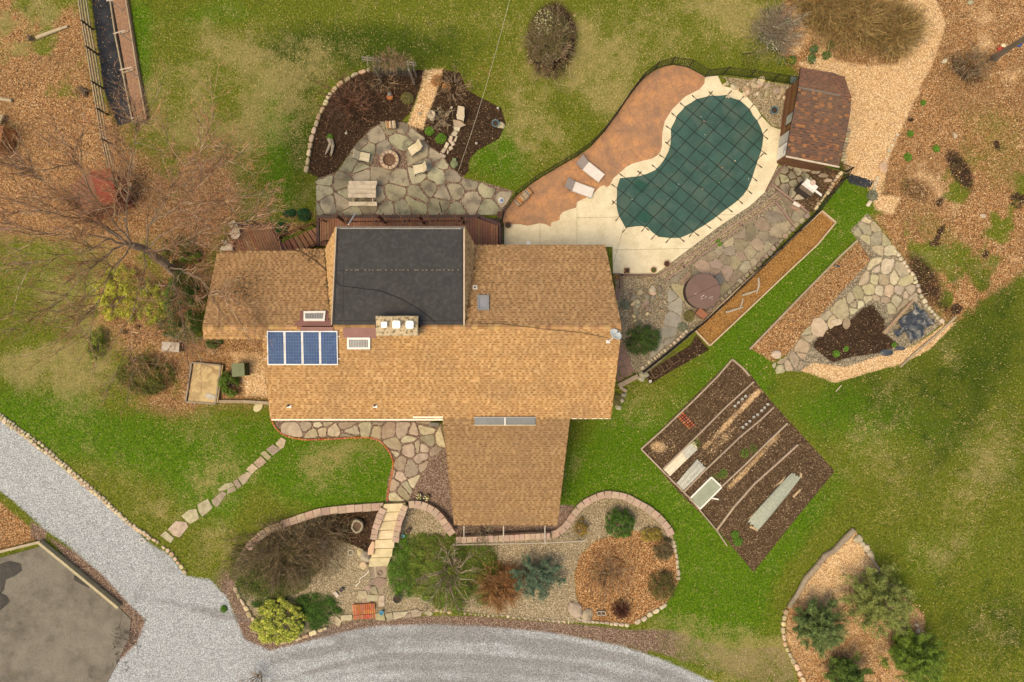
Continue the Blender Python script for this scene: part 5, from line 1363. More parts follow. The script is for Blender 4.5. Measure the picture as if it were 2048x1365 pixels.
for q in ([(630,1118),(668,1150),(650,1185),(632,1170)], [(660,1120),(722,1116),(724,1143),(665,1150)], [(848,1110),(895,1108),(905,1150),(850,1146)], [(903,1112),(940,1104),(950,1140),(915,1155)], [(945,1104),(1030,1098),(1010,1128),(950,1145)], [(1040,1095),(1070,1085),(1103,1098),(1098,1125),(1050,1130)],
          [(1110,1110),(1140,1088),(1165,1108),(1150,1125)], [(1005,1125),(1040,1105),(1048,1130),(1012,1136)], [(760,985),(800,985),(808,1020),(765,1040),(750,1020)], [(815,970),(850,960),(865,1000),(830,1005)], [(868,1012),(900,1010),(900,1070),(868,1075)], [(800,1010),(866,1010),(860,1040),(805,1045)]):
    MB().slab([G(*k) for k in C6(q)], .08, dome=.01).build('stone', FS_POND if q[0][0] % 3 else FS_WARM, w9)
stone_row([(870,1218),(885,1222),(905,1224)], 9, 7, .12, w9, FIELD, 'stone', 12, .4)
w10 = group_thing('stone_edging', 'scattered small pale stones between the pebble bed and the drive', 'edging', 1060, 1235)
stone_row([(925,1226),(960,1230),(1010,1232),(1060,1238),(1110,1242),(1148,1244)], 9, 5, .08, w10, PALEST, 'stone', 13, .5, gap=.25, dome=.02)
bo = [('boulder','large flat pink boulder at the right foot of the stone steps',(795,1106),(.42,.62,.2),'landing'),
      ('boulder','big angular pale boulder between the pebble bed and the round bed',(1152,1220),(.5,.62,.22),'pale'),
      ('boulder','broad grey boulder right of the angular pale one, beside the drive',(1175,1232),(.5,.4,.15),'grey'),
      ('boulder','large grey boulder left of the foot of the stone steps',(731,1112),(.48,.42,.3),'grey'),
      ('boulder','yellow tinted boulder just below the large grey one',(729,1130),(.3,.32,.25),'field'),
      ('boulder','tan boulder above the large grey one',(721,1103),(.28,.30,.22),'field'),
      ('boulder','square pale boulder in the pebbles beside the bare shrub',(604,1137),(.32,.28,.25),'field'),
      ('boulder','grey flat rock among the ivy on the right of the garden landing',(850,1188),(.7,.5,.1),'grey'),
      ('boulder','round white boulder in the orange leaf strip',(1552,709),(.34,.3,.22),'pale'),
      ('boulder','pale round boulder at the north end of the terrace path',(1304,580),(.26,.3,.2),'pale'),
      ('boulder','flat tan stone beside the timber edging at the left house corner',(516,815),(.4,.28,.1),'field'),
      ('boulder','tan rock beside the wood chip path south of the shed',(1767,335),(.42,.32,.15),'field')]
for i, (nm, lb, (u_, v_), sz, k) in enumerate(bo):
    t = MB().rock(G(u_, v_, sz[2]*.3), sz, i+3, rz=i*.7).build(nm, {'landing': MATS['landing_stone'], 'pale': PALEST, 'grey': FS_GREY, 'field': FIELD}[k])
    tag(t, lb, 'boulder', 'boulders in the beds')
# steps
stp = thing('stone_steps', 'seven pale sandstone steps down to the front garden', 'steps', 780, 1070)
C7 = lambda x_, y_: (640+x_/5.46, 1000+y_/5.46)
lv = [35,128,225,325,425,525,622,722]; ll = [700,665,640,620,605,585,540,0]; rl = [930,890,850,828,815,793,775,0]
for i in range(7):
    z = -.05-.17*i
    q = [C7(ll[i]+8, lv[i]+6), C7(rl[i]+6, lv[i]-2), C7(rl[i]-4 if i < 6 else 740, lv[i+1]-6), C7(ll[i]-25 if i < 6 else 535, lv[i+1]+2)]
    pts = [P(a, b, z-.0) for a, b in q]
    MB().slab([p-Vector((0,0,.02)) for p in pts], .17, bev=.02, sink=.3).build('tread', SANDST, stp)
# brick pad
bp = thing('brick_pad', 'small red brick step at the drive entrance to the front garden', 'brick step', 728, 1222)
c7 = [C7(358,1135), C7(605,1118), C7(612,1258), C7(590,1290), C7(365,1308)]
for row, (va, vb, z) in enumerate(((0, .42, .16), (.42, 1, .06))):
    nb = 12 if row == 0 else 11
    for k in range(nb):
        L = lambda t, s: (c7[0][0]+(c7[1][0]-c7[0][0])*t+((c7[4][0]-c7[0][0])*s), c7[0][1]+(c7[1][1]-c7[0][1])*t+(c7[4][1]-c7[0][1])*s-.0)
        sub = ((va, vb),) if row == 0 else ((va, .70), (.71, vb))
        for sa, sb in sub:
            a, b = k/nb+.004, (k+1)/nb-.006
            pts = [G(*L(a, sa+.01)), G(*L(b, sa+.01)), G(*L(b, sb-.01)), G(*L(a, sb-.01))]
            MB().slab(pts, z, bev=.008).build('brick', BRICK, bp)
# red brick edging of the front walk
be = thing('brick_edging', 'thin red brick edging between lawn and front flagstone walk', 'edging', 680, 877)
stone_row([(541,818),(543,840),(551,856),(565,869),(585,876),(610,880),(650,879),(700,876),(738,875),(758,881),(770,892),(780,905),(787,925),(784,950),(778,975),(774,1003)], 6.5, 3.4, .07, be, BRICK, 'brick', 31, .06, False, gap=.05)
# drive border
db = thing('stone_edging', 'long double row of rubble stones bordering the left gravel drive', 'edging', 180, 975)
stone_row([(0,836),(30,858),(55,876),(80,895),(105,915),(130,935),(155,957),(180,978),(205,1000),(230,1022),(255,1045),(280,1062),(300,1075),(320,1085)], 8.5, 7, .12, db, FIELD, 'stone', 41, .35, rows=1, dome=.02)
stone_row([(0,828),(30,850),(60,872),(90,893),(120,920),(150,946),(175,968),(205,993),(240,1027),(270,1053),(300,1072)], 8, 6, .13, db, PALEST, 'stone', 42, .4, gap=.14, dome=.02)
stone_row([(324,1090),(340,1104),(352,1118),(362,1128),(372,1148)], 10, 7, .14, db, FIELD, 'stone', 43, .4, gap=.14, dome=.02)
# back bed edging
bb = thing('stone_edging', 'curved row of long tan stones around the west side of the mulch bed', 'edging', 640, 240)
stone_row([(612,347),(615,330),(620,300),(624,278),(631,255),(638,235),(648,213),(658,195),(672,178),(690,163),(708,152),(724,145),(742,142)], 15, 7.5, .2, bb, FIELD, 'stone', 51, .22, dome=.02)
# pond border + timbers
pb = thing('stone_edging', 'row of pale rounded stones along the east side of the pond paving', 'edging', 1840, 570)
stone_row([(1786,500),(1796,511),(1806,525),(1815,540),(1826,552),(1832,568),(1840,588),(1848,606),(1856,618),(1870,632),(1886,646)], 9.5, 7.5, .16, pb, PALEST, 'stone', 61, .25, dome=.04)
pb2 = thing('stone_edging', 'pale flat stones edging the wood chip path beside the green strip', 'edging', 1740, 390)
stone_row([(1755,352),(1750,368),(1745,385),(1742,400),(1732,415)], 13, 6.5, .12, pb2, PALEST, 'stone', 62, .25, dome=.02)
pb3 = thing('stone_edging', 'loose broken stones stacked against the east wall of the pool shed', 'edging', 1690, 290)
stone_row([(1694,255),(1692,275),(1688,292),(1684,310),(1688,330)], 5.5, 9, .2, pb3, FS_POND, 'stone', 63, .35, gap=.1)
pb4 = thing('stone_edging', 'scattered small stones along the east edge of the chip path', 'edging', 1770, 300)
stone_row([(1795,266),(1788,280),(1779,298),(1772,318),(1768,328)], 9, 6, .12, pb4, PALEST, 'stone', 64, .4, gap=.25)
pe = thing('timber_edging', 'long weathered timber along the lawn side of the orange leaf strip', 'timber edging', 1600, 590)
timber([(1498,699),(1560,635),(1620,573),(1680,512),(1713,482)], 3.6, .16, pe, TIMB)
pe2 = thing('timber_edging', 'timber edging along the lawn south of the pond liner', 'timber edging', 1860, 690)
timber([(1910,634),(1870,672),(1830,705),(1799,734)], 4, .12, pe2, TIMB)
lg = thing('driftwood_log', 'long pale log lying beside the crumpled black pond liner', 'log', 1797, 635)
mb = MB(); mb.tube([G(1826,602,.12), G(1810,619,.13), G(1790,642,.12), G(1767,667,.12)], [.09,.11,.12,.13], 8); mb.build('log', mat('log_wood', (.36,.26,.17), (.25,.17,.11), scale=6), lg)
# crumpled liner
ln = bpy.data.meshes.new('pond_liner'); gr = 26; vs = []; fs = []
LQ = [(1785,662),(1832,606),(1872,642),(1830,684)]
rr = np.random.default_rng(2); hz = rr.random((gr+1, gr+1))
for i in range(gr+1):
    for j in range(gr+1):
        s, t = i/gr, j/gr
        u_ = (LQ[0][0]*(1-s)+LQ[1][0]*s)*(1-t)+(LQ[3][0]*(1-s)+LQ[2][0]*s)*t + 6*math.sin(s*11+t*5)*(abs(t-.5)*2)**3+3*math.sin(s*9+t*3); v_ = (LQ[0][1]*(1-s)+LQ[1][1]*s)*(1-t)+(LQ[3][1]*(1-s)+LQ[2][1]*s)*t+6*math.sin(t*10+s*6)*(abs(s-.5)*2)**3+3*math.sin(t*8+s*4)
        vs.append(tuple(G(u_, v_, .03+.11*hz[i, j]+.05*math.sin(s*22+3*math.sin(t*7))+.05)))
for i in range(gr):
    for j in range(gr): a = i*(gr+1)+j; fs.append((a, a+1, a+gr+2, a+gr+1))
mb = MB(); mb.add(vs, fs); tag(mb.build('pond_liner', mat('black_liner', (.05,.06,.075), (.025,.03,.04), scale=5, rough=.35, spec=.6, c3=(.17,.18,.18), c3scale=2.5, c3amt=.4), smooth=True), 'crumpled black pond liner bunched at the east end of the stone paving', 'liner')
for (u_, v_, s) in ((1772,706,.5),(1800,697,.35),(1674,533,.18)):
    mb = MB(); q = []
    for k in range(9): a = k*2*math.pi/9; q.append(G(u_+s*34*math.cos(a)*random.uniform(.7,1.1), v_+s*16*math.sin(a)*random.uniform(.7,1.1), .03))
    mb.slab(q, .04, dome=.03)
    tag(mb.build('liner_scrap', MATS['black_liner']), {1772:'scrap of black liner below the dark pond soil', 1800:'smaller scrap of black liner beside the pebble', 1674:'tiny dark liner scrap in the orange leaf strip'}[u_], 'liner scrap')

# right terrace timbers and dry stone
tt = thing('timber_edging', 'pair of pinkish timbers framing the pebble strip beside the pool deck', 'timber edging', 1440, 470)
timber([(1553,387),(1500,426),(1440,470),(1380,513),(1317,553)], 3.4, .16, tt, TIMBP)
timber([(1560,396),(1500,440),(1440,484),(1380,526),(1328,562)], 3.4, .16, tt, TIMBP)
timber([(1478,444),(1484,453)], 3, .16, tt, TIMBP); timber([(1362,528),(1368,537)], 3, .16, tt, TIMBP)
tt2 = thing('timber_edging', 'timber crossing the terrace beside the grill', 'timber edging', 1580, 400)
timber([(1541,369),(1580,399),(1617,428)], 3.6, .16, tt2, TIMBP)
tt3 = thing('timber_edging', 'timber dividing the main terrace from the corner paving', 'timber edging', 1570, 430)
timber([(1549,404),(1570,430),(1588,454)], 3.6, .16, tt3, TIMBP)
tt4 = thing('timber_edging', 'dark timber along the concrete from the pool shed to the terrace', 'timber edging', 1550, 350)
timber([(1580,318),(1556,345),(1532,382)], 3.6, .18, tt4, mat('dark_timber', (.20,.13,.10), (.15,.10,.075), scale=4))
tt5 = thing('timber_edging', 'dark timber frame of the pebble bed at the house corner', 'timber edging', 1260, 552)
timber([(1241,551),(1312,551)], 3.8, .2, tt5, MATS['dark_timber']); timber([(1242,549),(1242,578)], 6, .2, tt5, MATS['dark_timber'])
timber([(1226,549),(1240,549)], 3, .2, tt5, MATS['dark_timber']); timber([(1226,561),(1240,561)], 3, .2, tt5, MATS['dark_timber'])
dw = thing('dry_stone_wall', 'low dry stone edge along the black mesh fence of the terrace', 'stone wall', 1520, 530)
stone_row([(1617,430),(1590,452),(1560,484),(1530,515),(1500,545),(1470,573),(1440,602),(1415,622)], 11, 9, .2, dw, FS_TERR, 'stone', 71, .3)
dw2 = thing('dry_stone_wall', 'small stones below the curving path beside the three wire baskets', 'stone wall', 1330, 700)
stone_row([(1375,660),(1350,685),(1325,705),(1300,722),(1278,742)], 8, 6, .15, dw2, PALEST, 'stone', 72, .35, gap=.12)
dw3 = thing('dry_stone_wall', 'rugged field stones beside the grill and along the mesh fence', 'stone wall', 1650, 380)
stone_row([(1683,345),(1668,362),(1655,385),(1640,402),(1626,424)], 9, 6, .18, dw3, FIELD, 'stone', 73, .35)
for k, (u_, v_, s) in enumerate(((1612,340,.35),(1630,345,.3),(1645,352,.32),(1600,333,.28),(1655,362,.28),(1618,330,.22))):
    q = [(u_+s*32*math.cos(a), v_+s*14*math.sin(a)) for a in (0,1,2.2,3.1,4.2,5.2)]
    MB().slab([G(*p) for p in q], .12).build('stone', FS_WARM, dw3)
dw4 = thing('timber_edging', 'thick weathered timbers and rocks at the south east house corner', 'timber edging', 1252, 760)
timber([(1236,772),(1275,752)], 9, .25, dw4, TIMB); timber([(1240,775),(1252,783)], 6, .2, dw4, TIMB)
for k, (u_, v_, s) in enumerate(((1288,750,.34),(1283,757,.28),(1242,800,.25),(1237,815,.25),(1247,790,.2))):
    MB().rock(G(u_, v_, .08), (s, s*.8, .18), 90+k).build('stone', FS_GREY, dw4)
# rockery behind the house corner
rk = thing('rockery', 'small rockery of mixed stones between the terrace and the house', 'rockery', 1290, 610)
r = random.Random(9)
for k in range(44):
    u_ = r.uniform(1262, 1328); v_ = r.uniform(575, 650)
    if u_ > 1310 and v_ > 600: continue
    s = r.uniform(.10, .24); MB().rock(G(u_, v_, s*.3), (s, s*r.uniform(.6, 1), s*.6), 200+k, rz=r.random()*3).build('stone', r.choice([FS_GREY, FIELD, MATS['landing_stone'], FS_TERR]), rk)
# rocks in shed bed
rk = thing('rockery', 'tan stones piled among pebbles between the pool fence and the shed', 'rockery', 1510, 180)
for k in range(46):
    u_ = r.uniform(1448, 1580); v_ = r.uniform(160, 195)+max(0, u_-1540)*.3
    s = r.choice([.07,.09,.12,.15,.2,.27]); MB().rock(G(u_, v_, s*.3), (s, s*r.uniform(.55, .9), s*.5), 300+k, rz=r.random()*3).build('stone', r.choice([PALEST, FIELD, FS_WARM, FIELD]), rk)
# scattered rocks right of the top path
for k, (u_, v_, s, lb) in enumerate(((1780,97,.25,'left rock of the pair beside the arching shrub'),(1772,101,.22,'right rock of the pair beside the arching shrub'),(1757,87,.18,'small rock just above the pair by the arching shrub'),(1818,92,.18,'small white rock on the left edge of the top chip path'),(1890,122,.22,'rock on the right edge of the top chip path'),(1910,272,.25,'flat rock in the leaves on the far right'),(1966,432,.22,'white rock in the pale chips on the right'))):
    tag(MB().rock(G(u_, v_, s*.3), (s, s*.7, s*.45), 400+k, rz=k).build('rock', PALEST), lb, 'rock', 'rocks in the leaf litter')

# ================================================================ CONCRETE PAD, TIMBER WALL, LEFT STRIP
PADM = mat('old_concrete', (.175,.158,.132), (.10,.090,.076), scale=1.3, fine=.22, rough=.9, c3=(.205,.19,.16), c3scale=.45, c3amt=.5)
pts = [G(u_, v_, .04) for u_, v_ in ((-300,1190),(0,1116),(86,1092),(95,1094),(145,1135),(195,1178),(238,1216),(262,1240),(258,1275),(235,1325),(215,1365),(200,1500),(-300,1500))]
o = MB().prism(pts, [p-Vector((0,0,.25)) for p in pts]).build('concrete_pad', PADM); structure(o)
r = random.Random(17)
STAIN = mat('tar_stain', (.035,.033,.032), (.06,.055,.05), scale=3)
for k, q in enumerate(([(0,1128),(20,1122),(42,1128),(44,1142),(30,1152),(12,1160),(8,1180),(0,1190)], [(0,1186),(14,1192),(20,1204),(8,1215),(0,1222)], [(148,1152),(160,1151),(180,1166),(178,1176),(164,1170),(148,1160)])):
    pts = [G(a, b, .046) for a, b in q]; tp = [p+Vector((0,0,.004)) for p in pts]
    s = MB().prism(tp, pts).build('tar_patch', STAIN); tag(s, ['black tar patch at the left edge of the concrete pad', 'lower black tar blot at the left edge of the pad', 'short dark tar smear near the timber wall of the pad'][k], 'tar patch')
mb = MB()
for k in range(46):
    u_ = r.uniform(228, 275); v_ = r.uniform(1235, 1360)
    if (u_-215) > (1365-v_)*.45+18: continue
    p = (u_, v_); 
    for s in range(3):
        a = r.uniform(0, 2*math.pi); L = r.uniform(5, 11); q = (p[0]+L*math.cos(a), p[1]+L*math.sin(a))
        A, B = G(*p, .05), G(*q, .05); n_ = (B-A).cross(Vector((0,0,1))).normalized()*.012
        mb.add([A-n_, B-n_, B+n_, A+n_], [(0,1,2,3)]); p = q
stuff(mb.build('pavement_cracks', mat('crack_dark', (.05,.04,.035))), 'branching dark cracks at the broken edge of the concrete pad', 'cracks')
tw_ = thing('timber_wall', 'stacked timber wall along the concrete pad beside the drive', 'timber wall', 170, 1140)
timber([(86,1083),(140,1127),(190,1168),(243,1212)], 5, .42, tw_, mat('pad_timber', (.44,.38,.25), (.34,.29,.19), scale=5, rnd=.1))
timber([(94,1090),(145,1134),(195,1175),(240,1211)], 5, .30, tw_, MATS['pad_timber']); timber([(-60,1118),(0,1103),(86,1082)], 5, .3, tw_, MATS['pad_timber'])
# black strip with raised bed and trellis posts
rb = thing('raised_bed', 'long narrow raised bed of leaves beside the black ground cloth, top left', 'raised bed', 256, 130)
timber([(221,-20),(236,80),(252,160),(269,244)], 2.6, .28, rb, TIMB); timber([(252,-20),(262,40),(276,130),(296,240)], 2.6, .28, rb, TIMB); timber([(269,245),(296,240)], 2.6, .28, rb, TIMB)
timber([(244,72),(262,67)], 2.4, .30, rb, TIMB); timber([(248,150),(273,143)], 2.4, .30, rb, TIMB)
pts = [G(u_, v_, .2) for u_, v_ in ((221,-20),(252,-20),(276,130),(295,240),(269,244))]
o = MB().prism(pts, [p-Vector((0,0,.2)) for p in pts]).build('soil', mat('leafy_soil', (.34,.19,.11), (.15,.095,.07), scale=9, fine=.3), rb)
for k, (a, b, lb) in enumerate((((227,68),(250,61),'upper white T-shaped trellis post of the raised bed'), ((240,140),(264,135),'middle white T-shaped trellis post of the raised bed'), ((262,237),(283,232),'lowest white T-shaped trellis post of the raised bed'), ((213,2),(228,0),'topmost white T-shaped trellis post of the raised bed'))):
    t = thing('trellis_post', lb, 'trellis post', loc=P((a[0]+b[0])/2, (a[1]+b[1])/2, 0), group='trellis posts of the raised bed')
    mb = MB(); mb.tube([P(a[0],a[1],1.5), P(b[0],b[1],1.5)], .035, 5); mb.build('crossbar', mat('pale_post', (.60,.50,.42)), t)
    p = P((a[0]+b[0])/2, (a[1]+b[1])/2, 1.5); mb = MB(); mb.cyl(p.x, p.y, 0, 1.5, .03, .03, 6); mb.build('post', MATS['pale_post'], t)
    t.location = Vector((p.x, p.y, 0))
    for ch in t.children: ch.location = ch.location - (Vector((p.x, p.y, 0)) - P((a[0]+b[0])/2, (a[1]+b[1])/2, 0))
rf = thing('rail_fence', 'weathered wooden rail fence west of the black ground cloth', 'fence', 190, 100)
FB = [(174,-40),(178,0),(187,60),(196,110),(207,178),(216,230),(226,290),(240,352)]
for h in (.25, .55, .85, 1.12):
    for a, b in zip(FB[:-1], FB[1:]):
        if h < .5 and b[1] > 240: continue
        A, B = P(a[0], a[1], 0), P(b[0], b[1], 0); A.z = B.z = h
        mb = MB(); d = B-A; n_ = Vector((-d.y, d.x, 0)).normalized()*.02; z = Vector((0,0,.11))
        mb.prism([A-n_+z, B-n_+z, B+n_+z, A+n_+z], [A-n_, B-n_, B+n_, A+n_]); mb.build('rail', mat('old_rail', (.42,.35,.24), (.30,.24,.16), scale=5, rnd=.1), rf)
for a in FB: p = P(a[0], a[1], 0); mb = MB(); mb.box(p.x, p.y, .62, .1, .1, 1.25); mb.build('post', mat('dark_post', (.07,.05,.035)), rf)
# logs, stump
for k, (pa, lb) in enumerate((([(73,76),(104,64),(135,53)], 'bleached log lying in the leaves at the upper left'), ([(0,198),(24,202)], 'short log at the left picture edge'))):
    t = MB(); t.tube([G(*p, .1) for p in pa], [.11,.1,.08][:len(pa)], 8); tag(t.build('log', MATS['pad_timber']), lb, 'log')
for (u_, v_, n_, lb, sc) in ((172,183,9,'clump of broken dark stump roots beside the rail fence',.5), (62,80,6,'dark root ball at the end of the bleached log',.35)):
    t = thing('tree_stump', lb, 'stump', u_, v_); r = random.Random(u_)
    for k in range(n_):
        a = r.uniform(0, 6.28); L = r.uniform(.4, 1)*sc; m_ = MB(); m_.tube([(0,0,.1),(L*.6*math.cos(a),L*.6*math.sin(a),.22),(L*math.cos(a),L*math.sin(a),r.uniform(.02,.35))], [.12*sc*2,.08*sc*2,.02], 6)
        m_.build('root', mat('dark_bark', (.12,.085,.06), (.07,.05,.035), scale=9), t, world=False)
# red metal roof outbuilding
sh = thing('red_roof_shed', 'small shed with red corrugated metal roof under the large bare tree', 'shed', 190, 400, 0)
REDR = mat('red_corrugated', (.36,.075,.045), (.27,.055,.035), scale=2, fine=.15, rough=.6, c3=(.26,.12,.07), c3scale=2.2, c3amt=.5)
def corr(quad_px, za, zb, name, n=22):
    a, b, c, d = [P(u_, v_, z) for (u_, v_), z in zip(quad_px, (za, za, zb, zb))]; mb = MB(); vs = []; fs = []
    for i in range(n*2+1):
        t = i/(n*2); z = .03 if i % 2 else 0
        vs += [a+(d-a)*0+(b-a)*t+Vector((0,0,z)), d+(c-d)*t+Vector((0,0,z)), a+(b-a)*t+Vector((0,0,z-.05)), d+(c-d)*t+Vector((0,0,z-.05))]
    for i in range(n*2): k = i*4; fs += [(k, k+1, k+5, k+4), (k+2, k+6, k+7, k+3)]
    mb.add(vs, fs); return mb.build(name, REDR, sh)
corr([(180,343),(200,412),(235,405),(221,336)], 2.5, 2.2, 'roof_slope'); corr([(180,343),(202,414),(158,436),(140,372)], 2.5, 2.0, 'roof_slope').data.materials[0] = mat('faded_corrugated', (.25,.12,.075), (.18,.09,.06), scale=2, fine=.2)
MB().prism([P(u_, v_, 2.0) for u_, v_ in ((153,365),(219,345),(231,402),(163,428))], [P(u_, v_, 2.0)-Vector((0,0,2)) for u_, v_ in ((153,365),(219,345),(231,402),(163,428))]).build('wall', mat('shed_red_wall', (.2,.06,.04)), sh)
og = thing('orange_shed', 'corner of an orange tarp covered woodpile at the left picture edge', 'woodpile', 0, 262, 0)
mb = MB(); mb.prism([P(u_, v_, 1.2) for u_, v_ in ((-40,250),(6,253),(3,275),(-2,300),(-40,300))], [P(u_, v_, 1.2)-Vector((0,0,1.2)) for u_, v_ in ((-40,250),(6,253),(3,275),(-2,300),(-40,300))]); mb.build('tarp', mat('orange_tarp', (.33,.12,.04)), og)
for k in range(4): mb = MB(); mb.tube([P(-20, 235+k*4, .2+.1*k), P(8-k*2, 232+k*4, .25+.1*k)], .07, 6); mb.build('log', MATS['pad_timber'], og)

# ================================================================ LONG BED AND VEGETABLE PLOT
lb_ = thing('long_raised_bed', 'long timber framed bed of brown wood chips beside the terrace fence', 'raised bed', 1530, 560)
timber([(1669,446),(1633,490),(1590,530),(1540,577),(1480,634),(1418,692)], 2.4, .22, lb_, mat('pale_board', (.55,.42,.29), (.44,.33,.22), scale=5, rnd=.06)); timber([(1418,692),(1389,661)], 2.4, .22, lb_, MATS['pale_board'])
timber([(1641,423),(1669,446)], 2.4, .22, lb_, MATS['pale_board']); timber([(1389,661),(1440,610),(1510,545),(1570,490),(1641,423)], 2.2, .24, lb_, MATS['pale_board'])
DRF = mat('driftwood', (.43,.36,.28), (.30,.25,.19), scale=8, fine=.2)
for k, (pa, rad, lb) in enumerate((([(1517,556),(1518,570),(1513,588)], .07, 'upright driftwood branch in the long chip bed'), ([(1484,591),(1498,587),(1514,581)], .07, 'driftwood branch lying across the middle of the long bed'), ([(1486,597),(1484,607),(1478,620)], .05, 'thin driftwood stick below the middle branch'), ([(1451,625),(1468,620),(1486,615)], .07, 'lowest driftwood branch in the long bed'), ([(1411,625),(1425,622),(1442,620)], .03, 'thin stick lying over the fence near the brown box'))):
    m_ = MB(); m_.tube([G(*p, .12) for p in pa], [rad, rad*1.1, rad*.7], 7); tag(m_.build('driftwood_branch', DRF), lb, 'branch', 'driftwood in the long bed')
mf = thing('mesh_fence', 'low black mesh fence along the east side of the terrace', 'fence', 1520, 530, 0)
MF = [(1690,345),(1680,362),(1655,392),(1628,428),(1590,466),(1555,500),(1520,534),(1480,573),(1440,612),(1405,645),(1375,670),(1330,708),(1283,745)]
mp = [P(u_, v_, 0) for u_, v_ in MF]
BLK = mat('black_mesh', (.016,.014,.013), fine=0)
for a, b in zip(mp[:-1], mp[1:]):
    mb = MB(); d = b-a; n_ = Vector((-d.y, d.x, 0)).normalized()*.012
    hgt = 1.0 if a.x > 11.5 and a.y > 3 else .8
    for hh_ in (.1, .38, .66, .94):
        mb.prism([a-n_+Vector((0,0,hgt*hh_+.05)), b-n_+Vector((0,0,hgt*hh_+.05)), b+n_+Vector((0,0,hgt*hh_+.05)), a+n_+Vector((0,0,hgt*hh_+.05))], [a-n_+Vector((0,0,hgt*hh_-.04)), b-n_+Vector((0,0,hgt*hh_-.04)), b+n_+Vector((0,0,hgt*hh_-.04)), a+n_+Vector((0,0,hgt*hh_-.04))])
    stuff(mb.build('mesh_bands', BLK, mf)); mb = MB(); mb.box(a.x, a.y, hgt*.5, .05, .05, hgt+.06); mb.build('post', BLK, mf)
sf = thing('picket_fence_panel', 'short black metal fence panel below the shed eave', 'fence', 1660, 340, 0)
fence_build([P(1640,328,0), P(1690,344,0)], sf, 1.1, .13)

C8 = lambda x_, y_: (1260+x_/2.904, 700+y_/2.904)
vp = thing('vegetable_plot_frame', 'weathered boards framing and dividing the brown vegetable plot', 'garden boards', 1470, 930)
PB = mat('plot_board', (.38,.30,.225), (.28,.215,.16), scale=5, fine=.15, rnd=.08)
def brd(pts_, w_=3.0, h_=.16): timber([C8(*p) for p in pts_], w_, h_, vp, PB, 'board')
brd([(62,575),(180,470),(370,290),(500,160),(590,55)]); brd([(65,578),(200,715),(350,865)]); brd([(350,865),(420,950),(500,1045),(560,1135)], 2.4); brd([(590,55),(650,105),(690,150)], 3.2)
brd([(715,185),(560,325),(380,505),(190,690)]); brd([(830,333),(760,400),(640,500),(530,605),(430,700),(312,822)]); brd([(910,426),(800,530),(660,670),(525,795)]); brd([(970,550),(860,650),(720,775),(600,910),(500,1045)], 3.6)
mb_ = thing('brick_stack', 'flat patch of orange bricks laid in the vegetable plot', 'bricks', *C8(322,412))
a = math.atan2(-(460-365), (345-290)); 
for i in range(3):
    for j in range(7):
        s, t = (i+.5)/3, (j+.5)/7
        x_ = 272+(302-272)*s+(345-272)*t; y_ = 385+(362-385)*s+(462-385)*t
        p = G(*C8(x_, y_)); m_ = MB(); m_.box(p.x, p.y, p.z+.05, .19, .10, .08, rz=math.atan2(23, 30)); m_.build('brick', BRICK, mb_)
FABR = mat('row_cover_fabric', (.45,.455,.41), (.36,.365,.33), scale=4, fine=.14, bump=.5, bscale=6)
def cloth(quad, h, lb, m, name='row_cover', arch=.0, wr=.03, nn=16, nl=30, seed=1, cat='row cover'):
    rg = np.random.default_rng(seed); vs = []; fs = []
    a, b, c, d = [C8(*p) for p in quad]; nz = rg.random((nl+1, nn+1))
    for i in range(nl+1):
        for j in range(nn+1):
            t, s = i/nl, j/nn
            s = .5+(s-.5)*(math.sqrt(max(0, 1-(1-min(t, 1-t, .10)/.10)**2))*.62+.38+.03*math.sin(t*23) if arch > .2 else 1)
            u_ = (a[0]*(1-s)+b[0]*s)*(1-t)+(d[0]*(1-s)+c[0]*s)*t; v_ = (a[1]*(1-s)+b[1]*s)*(1-t)+(d[1]*(1-s)+c[1]*s)*t
            ed = max(0.0, math.sin(math.pi*s)); e2 = max(0.0, math.sin(math.pi*t))**.3
            vs.append(tuple(G(u_+.8*math.sin(t*17+seed), v_+.8*math.cos(t*13+seed), .05+arch*ed**.6*e2+wr*nz[i, j]*.5+wr*.5*math.sin(t*31+s*5)+h)))
    for i in range(nl):
        for j in range(nn): k = i*(nn+1)+j; fs.append((k, k+1, k+nn+2, k+nn+1))
    m_ = MB(); m_.add(vs, fs); o = m_.build(name, m, smooth=True); return tag(o, lb, cat)
cloth([(300,590),(350,545),(392,580),(330,640)], .02, 'short grey mesh cover at the upper end of the white row cover', FABR, seed=3)
cloth([(190,690),(372,530),(392,578),(233,735)], .0, 'flat white fabric strip at the left end of the plot rows', mat('white_fabric', (.66,.60,.48), (.56,.50,.39), scale=4, fine=.08), seed=2)
cloth([(272,775),(392,635),(440,688),(308,818)], .02, 'crumpled grey mesh cover beside the white fabric strip', FABR, arch=.12, seed=4, wr=.06)
cloth([(682,992),(935,712),(996,742),(744,1054)], .0, 'long pale grey-green mesh row cover in the southern plot row', mat('mesh_cover_green', (.33,.355,.295), (.26,.285,.235), scale=6, fine=.3), arch=.22, seed=5, wr=.02)
for q in ([(676,985),(700,965),(735,930),(722,958)], [(690,1030),(745,1056),(735,1040),(700,1018)], [(830,800),(850,782),(905,730),(880,770)], [(940,850),(985,805),(992,815),(950,858)], [(985,712),(998,718),(996,745),(985,735)]):
    m_ = MB(); m_.slab([G(*C8(*p)) for p in q], .08); tag(m_.build('edge_board', mat('tan_board', (.45,.33,.2))), 'tan board holding down the long mesh cover, %s' % {676:'at its left side near the lower end',690:'across its lower end',830:'at its upper left side',940:'at its right side',985:'at its upper right corner'}[q[0][0]], 'board')
cf = thing('cold_frame', 'white framed glass cold frame lying in the vegetable plot', 'cold frame', *C8(437,830))
q = [C8(*p) for p in ((470,738),(530,795),(404,922),(345,862))]
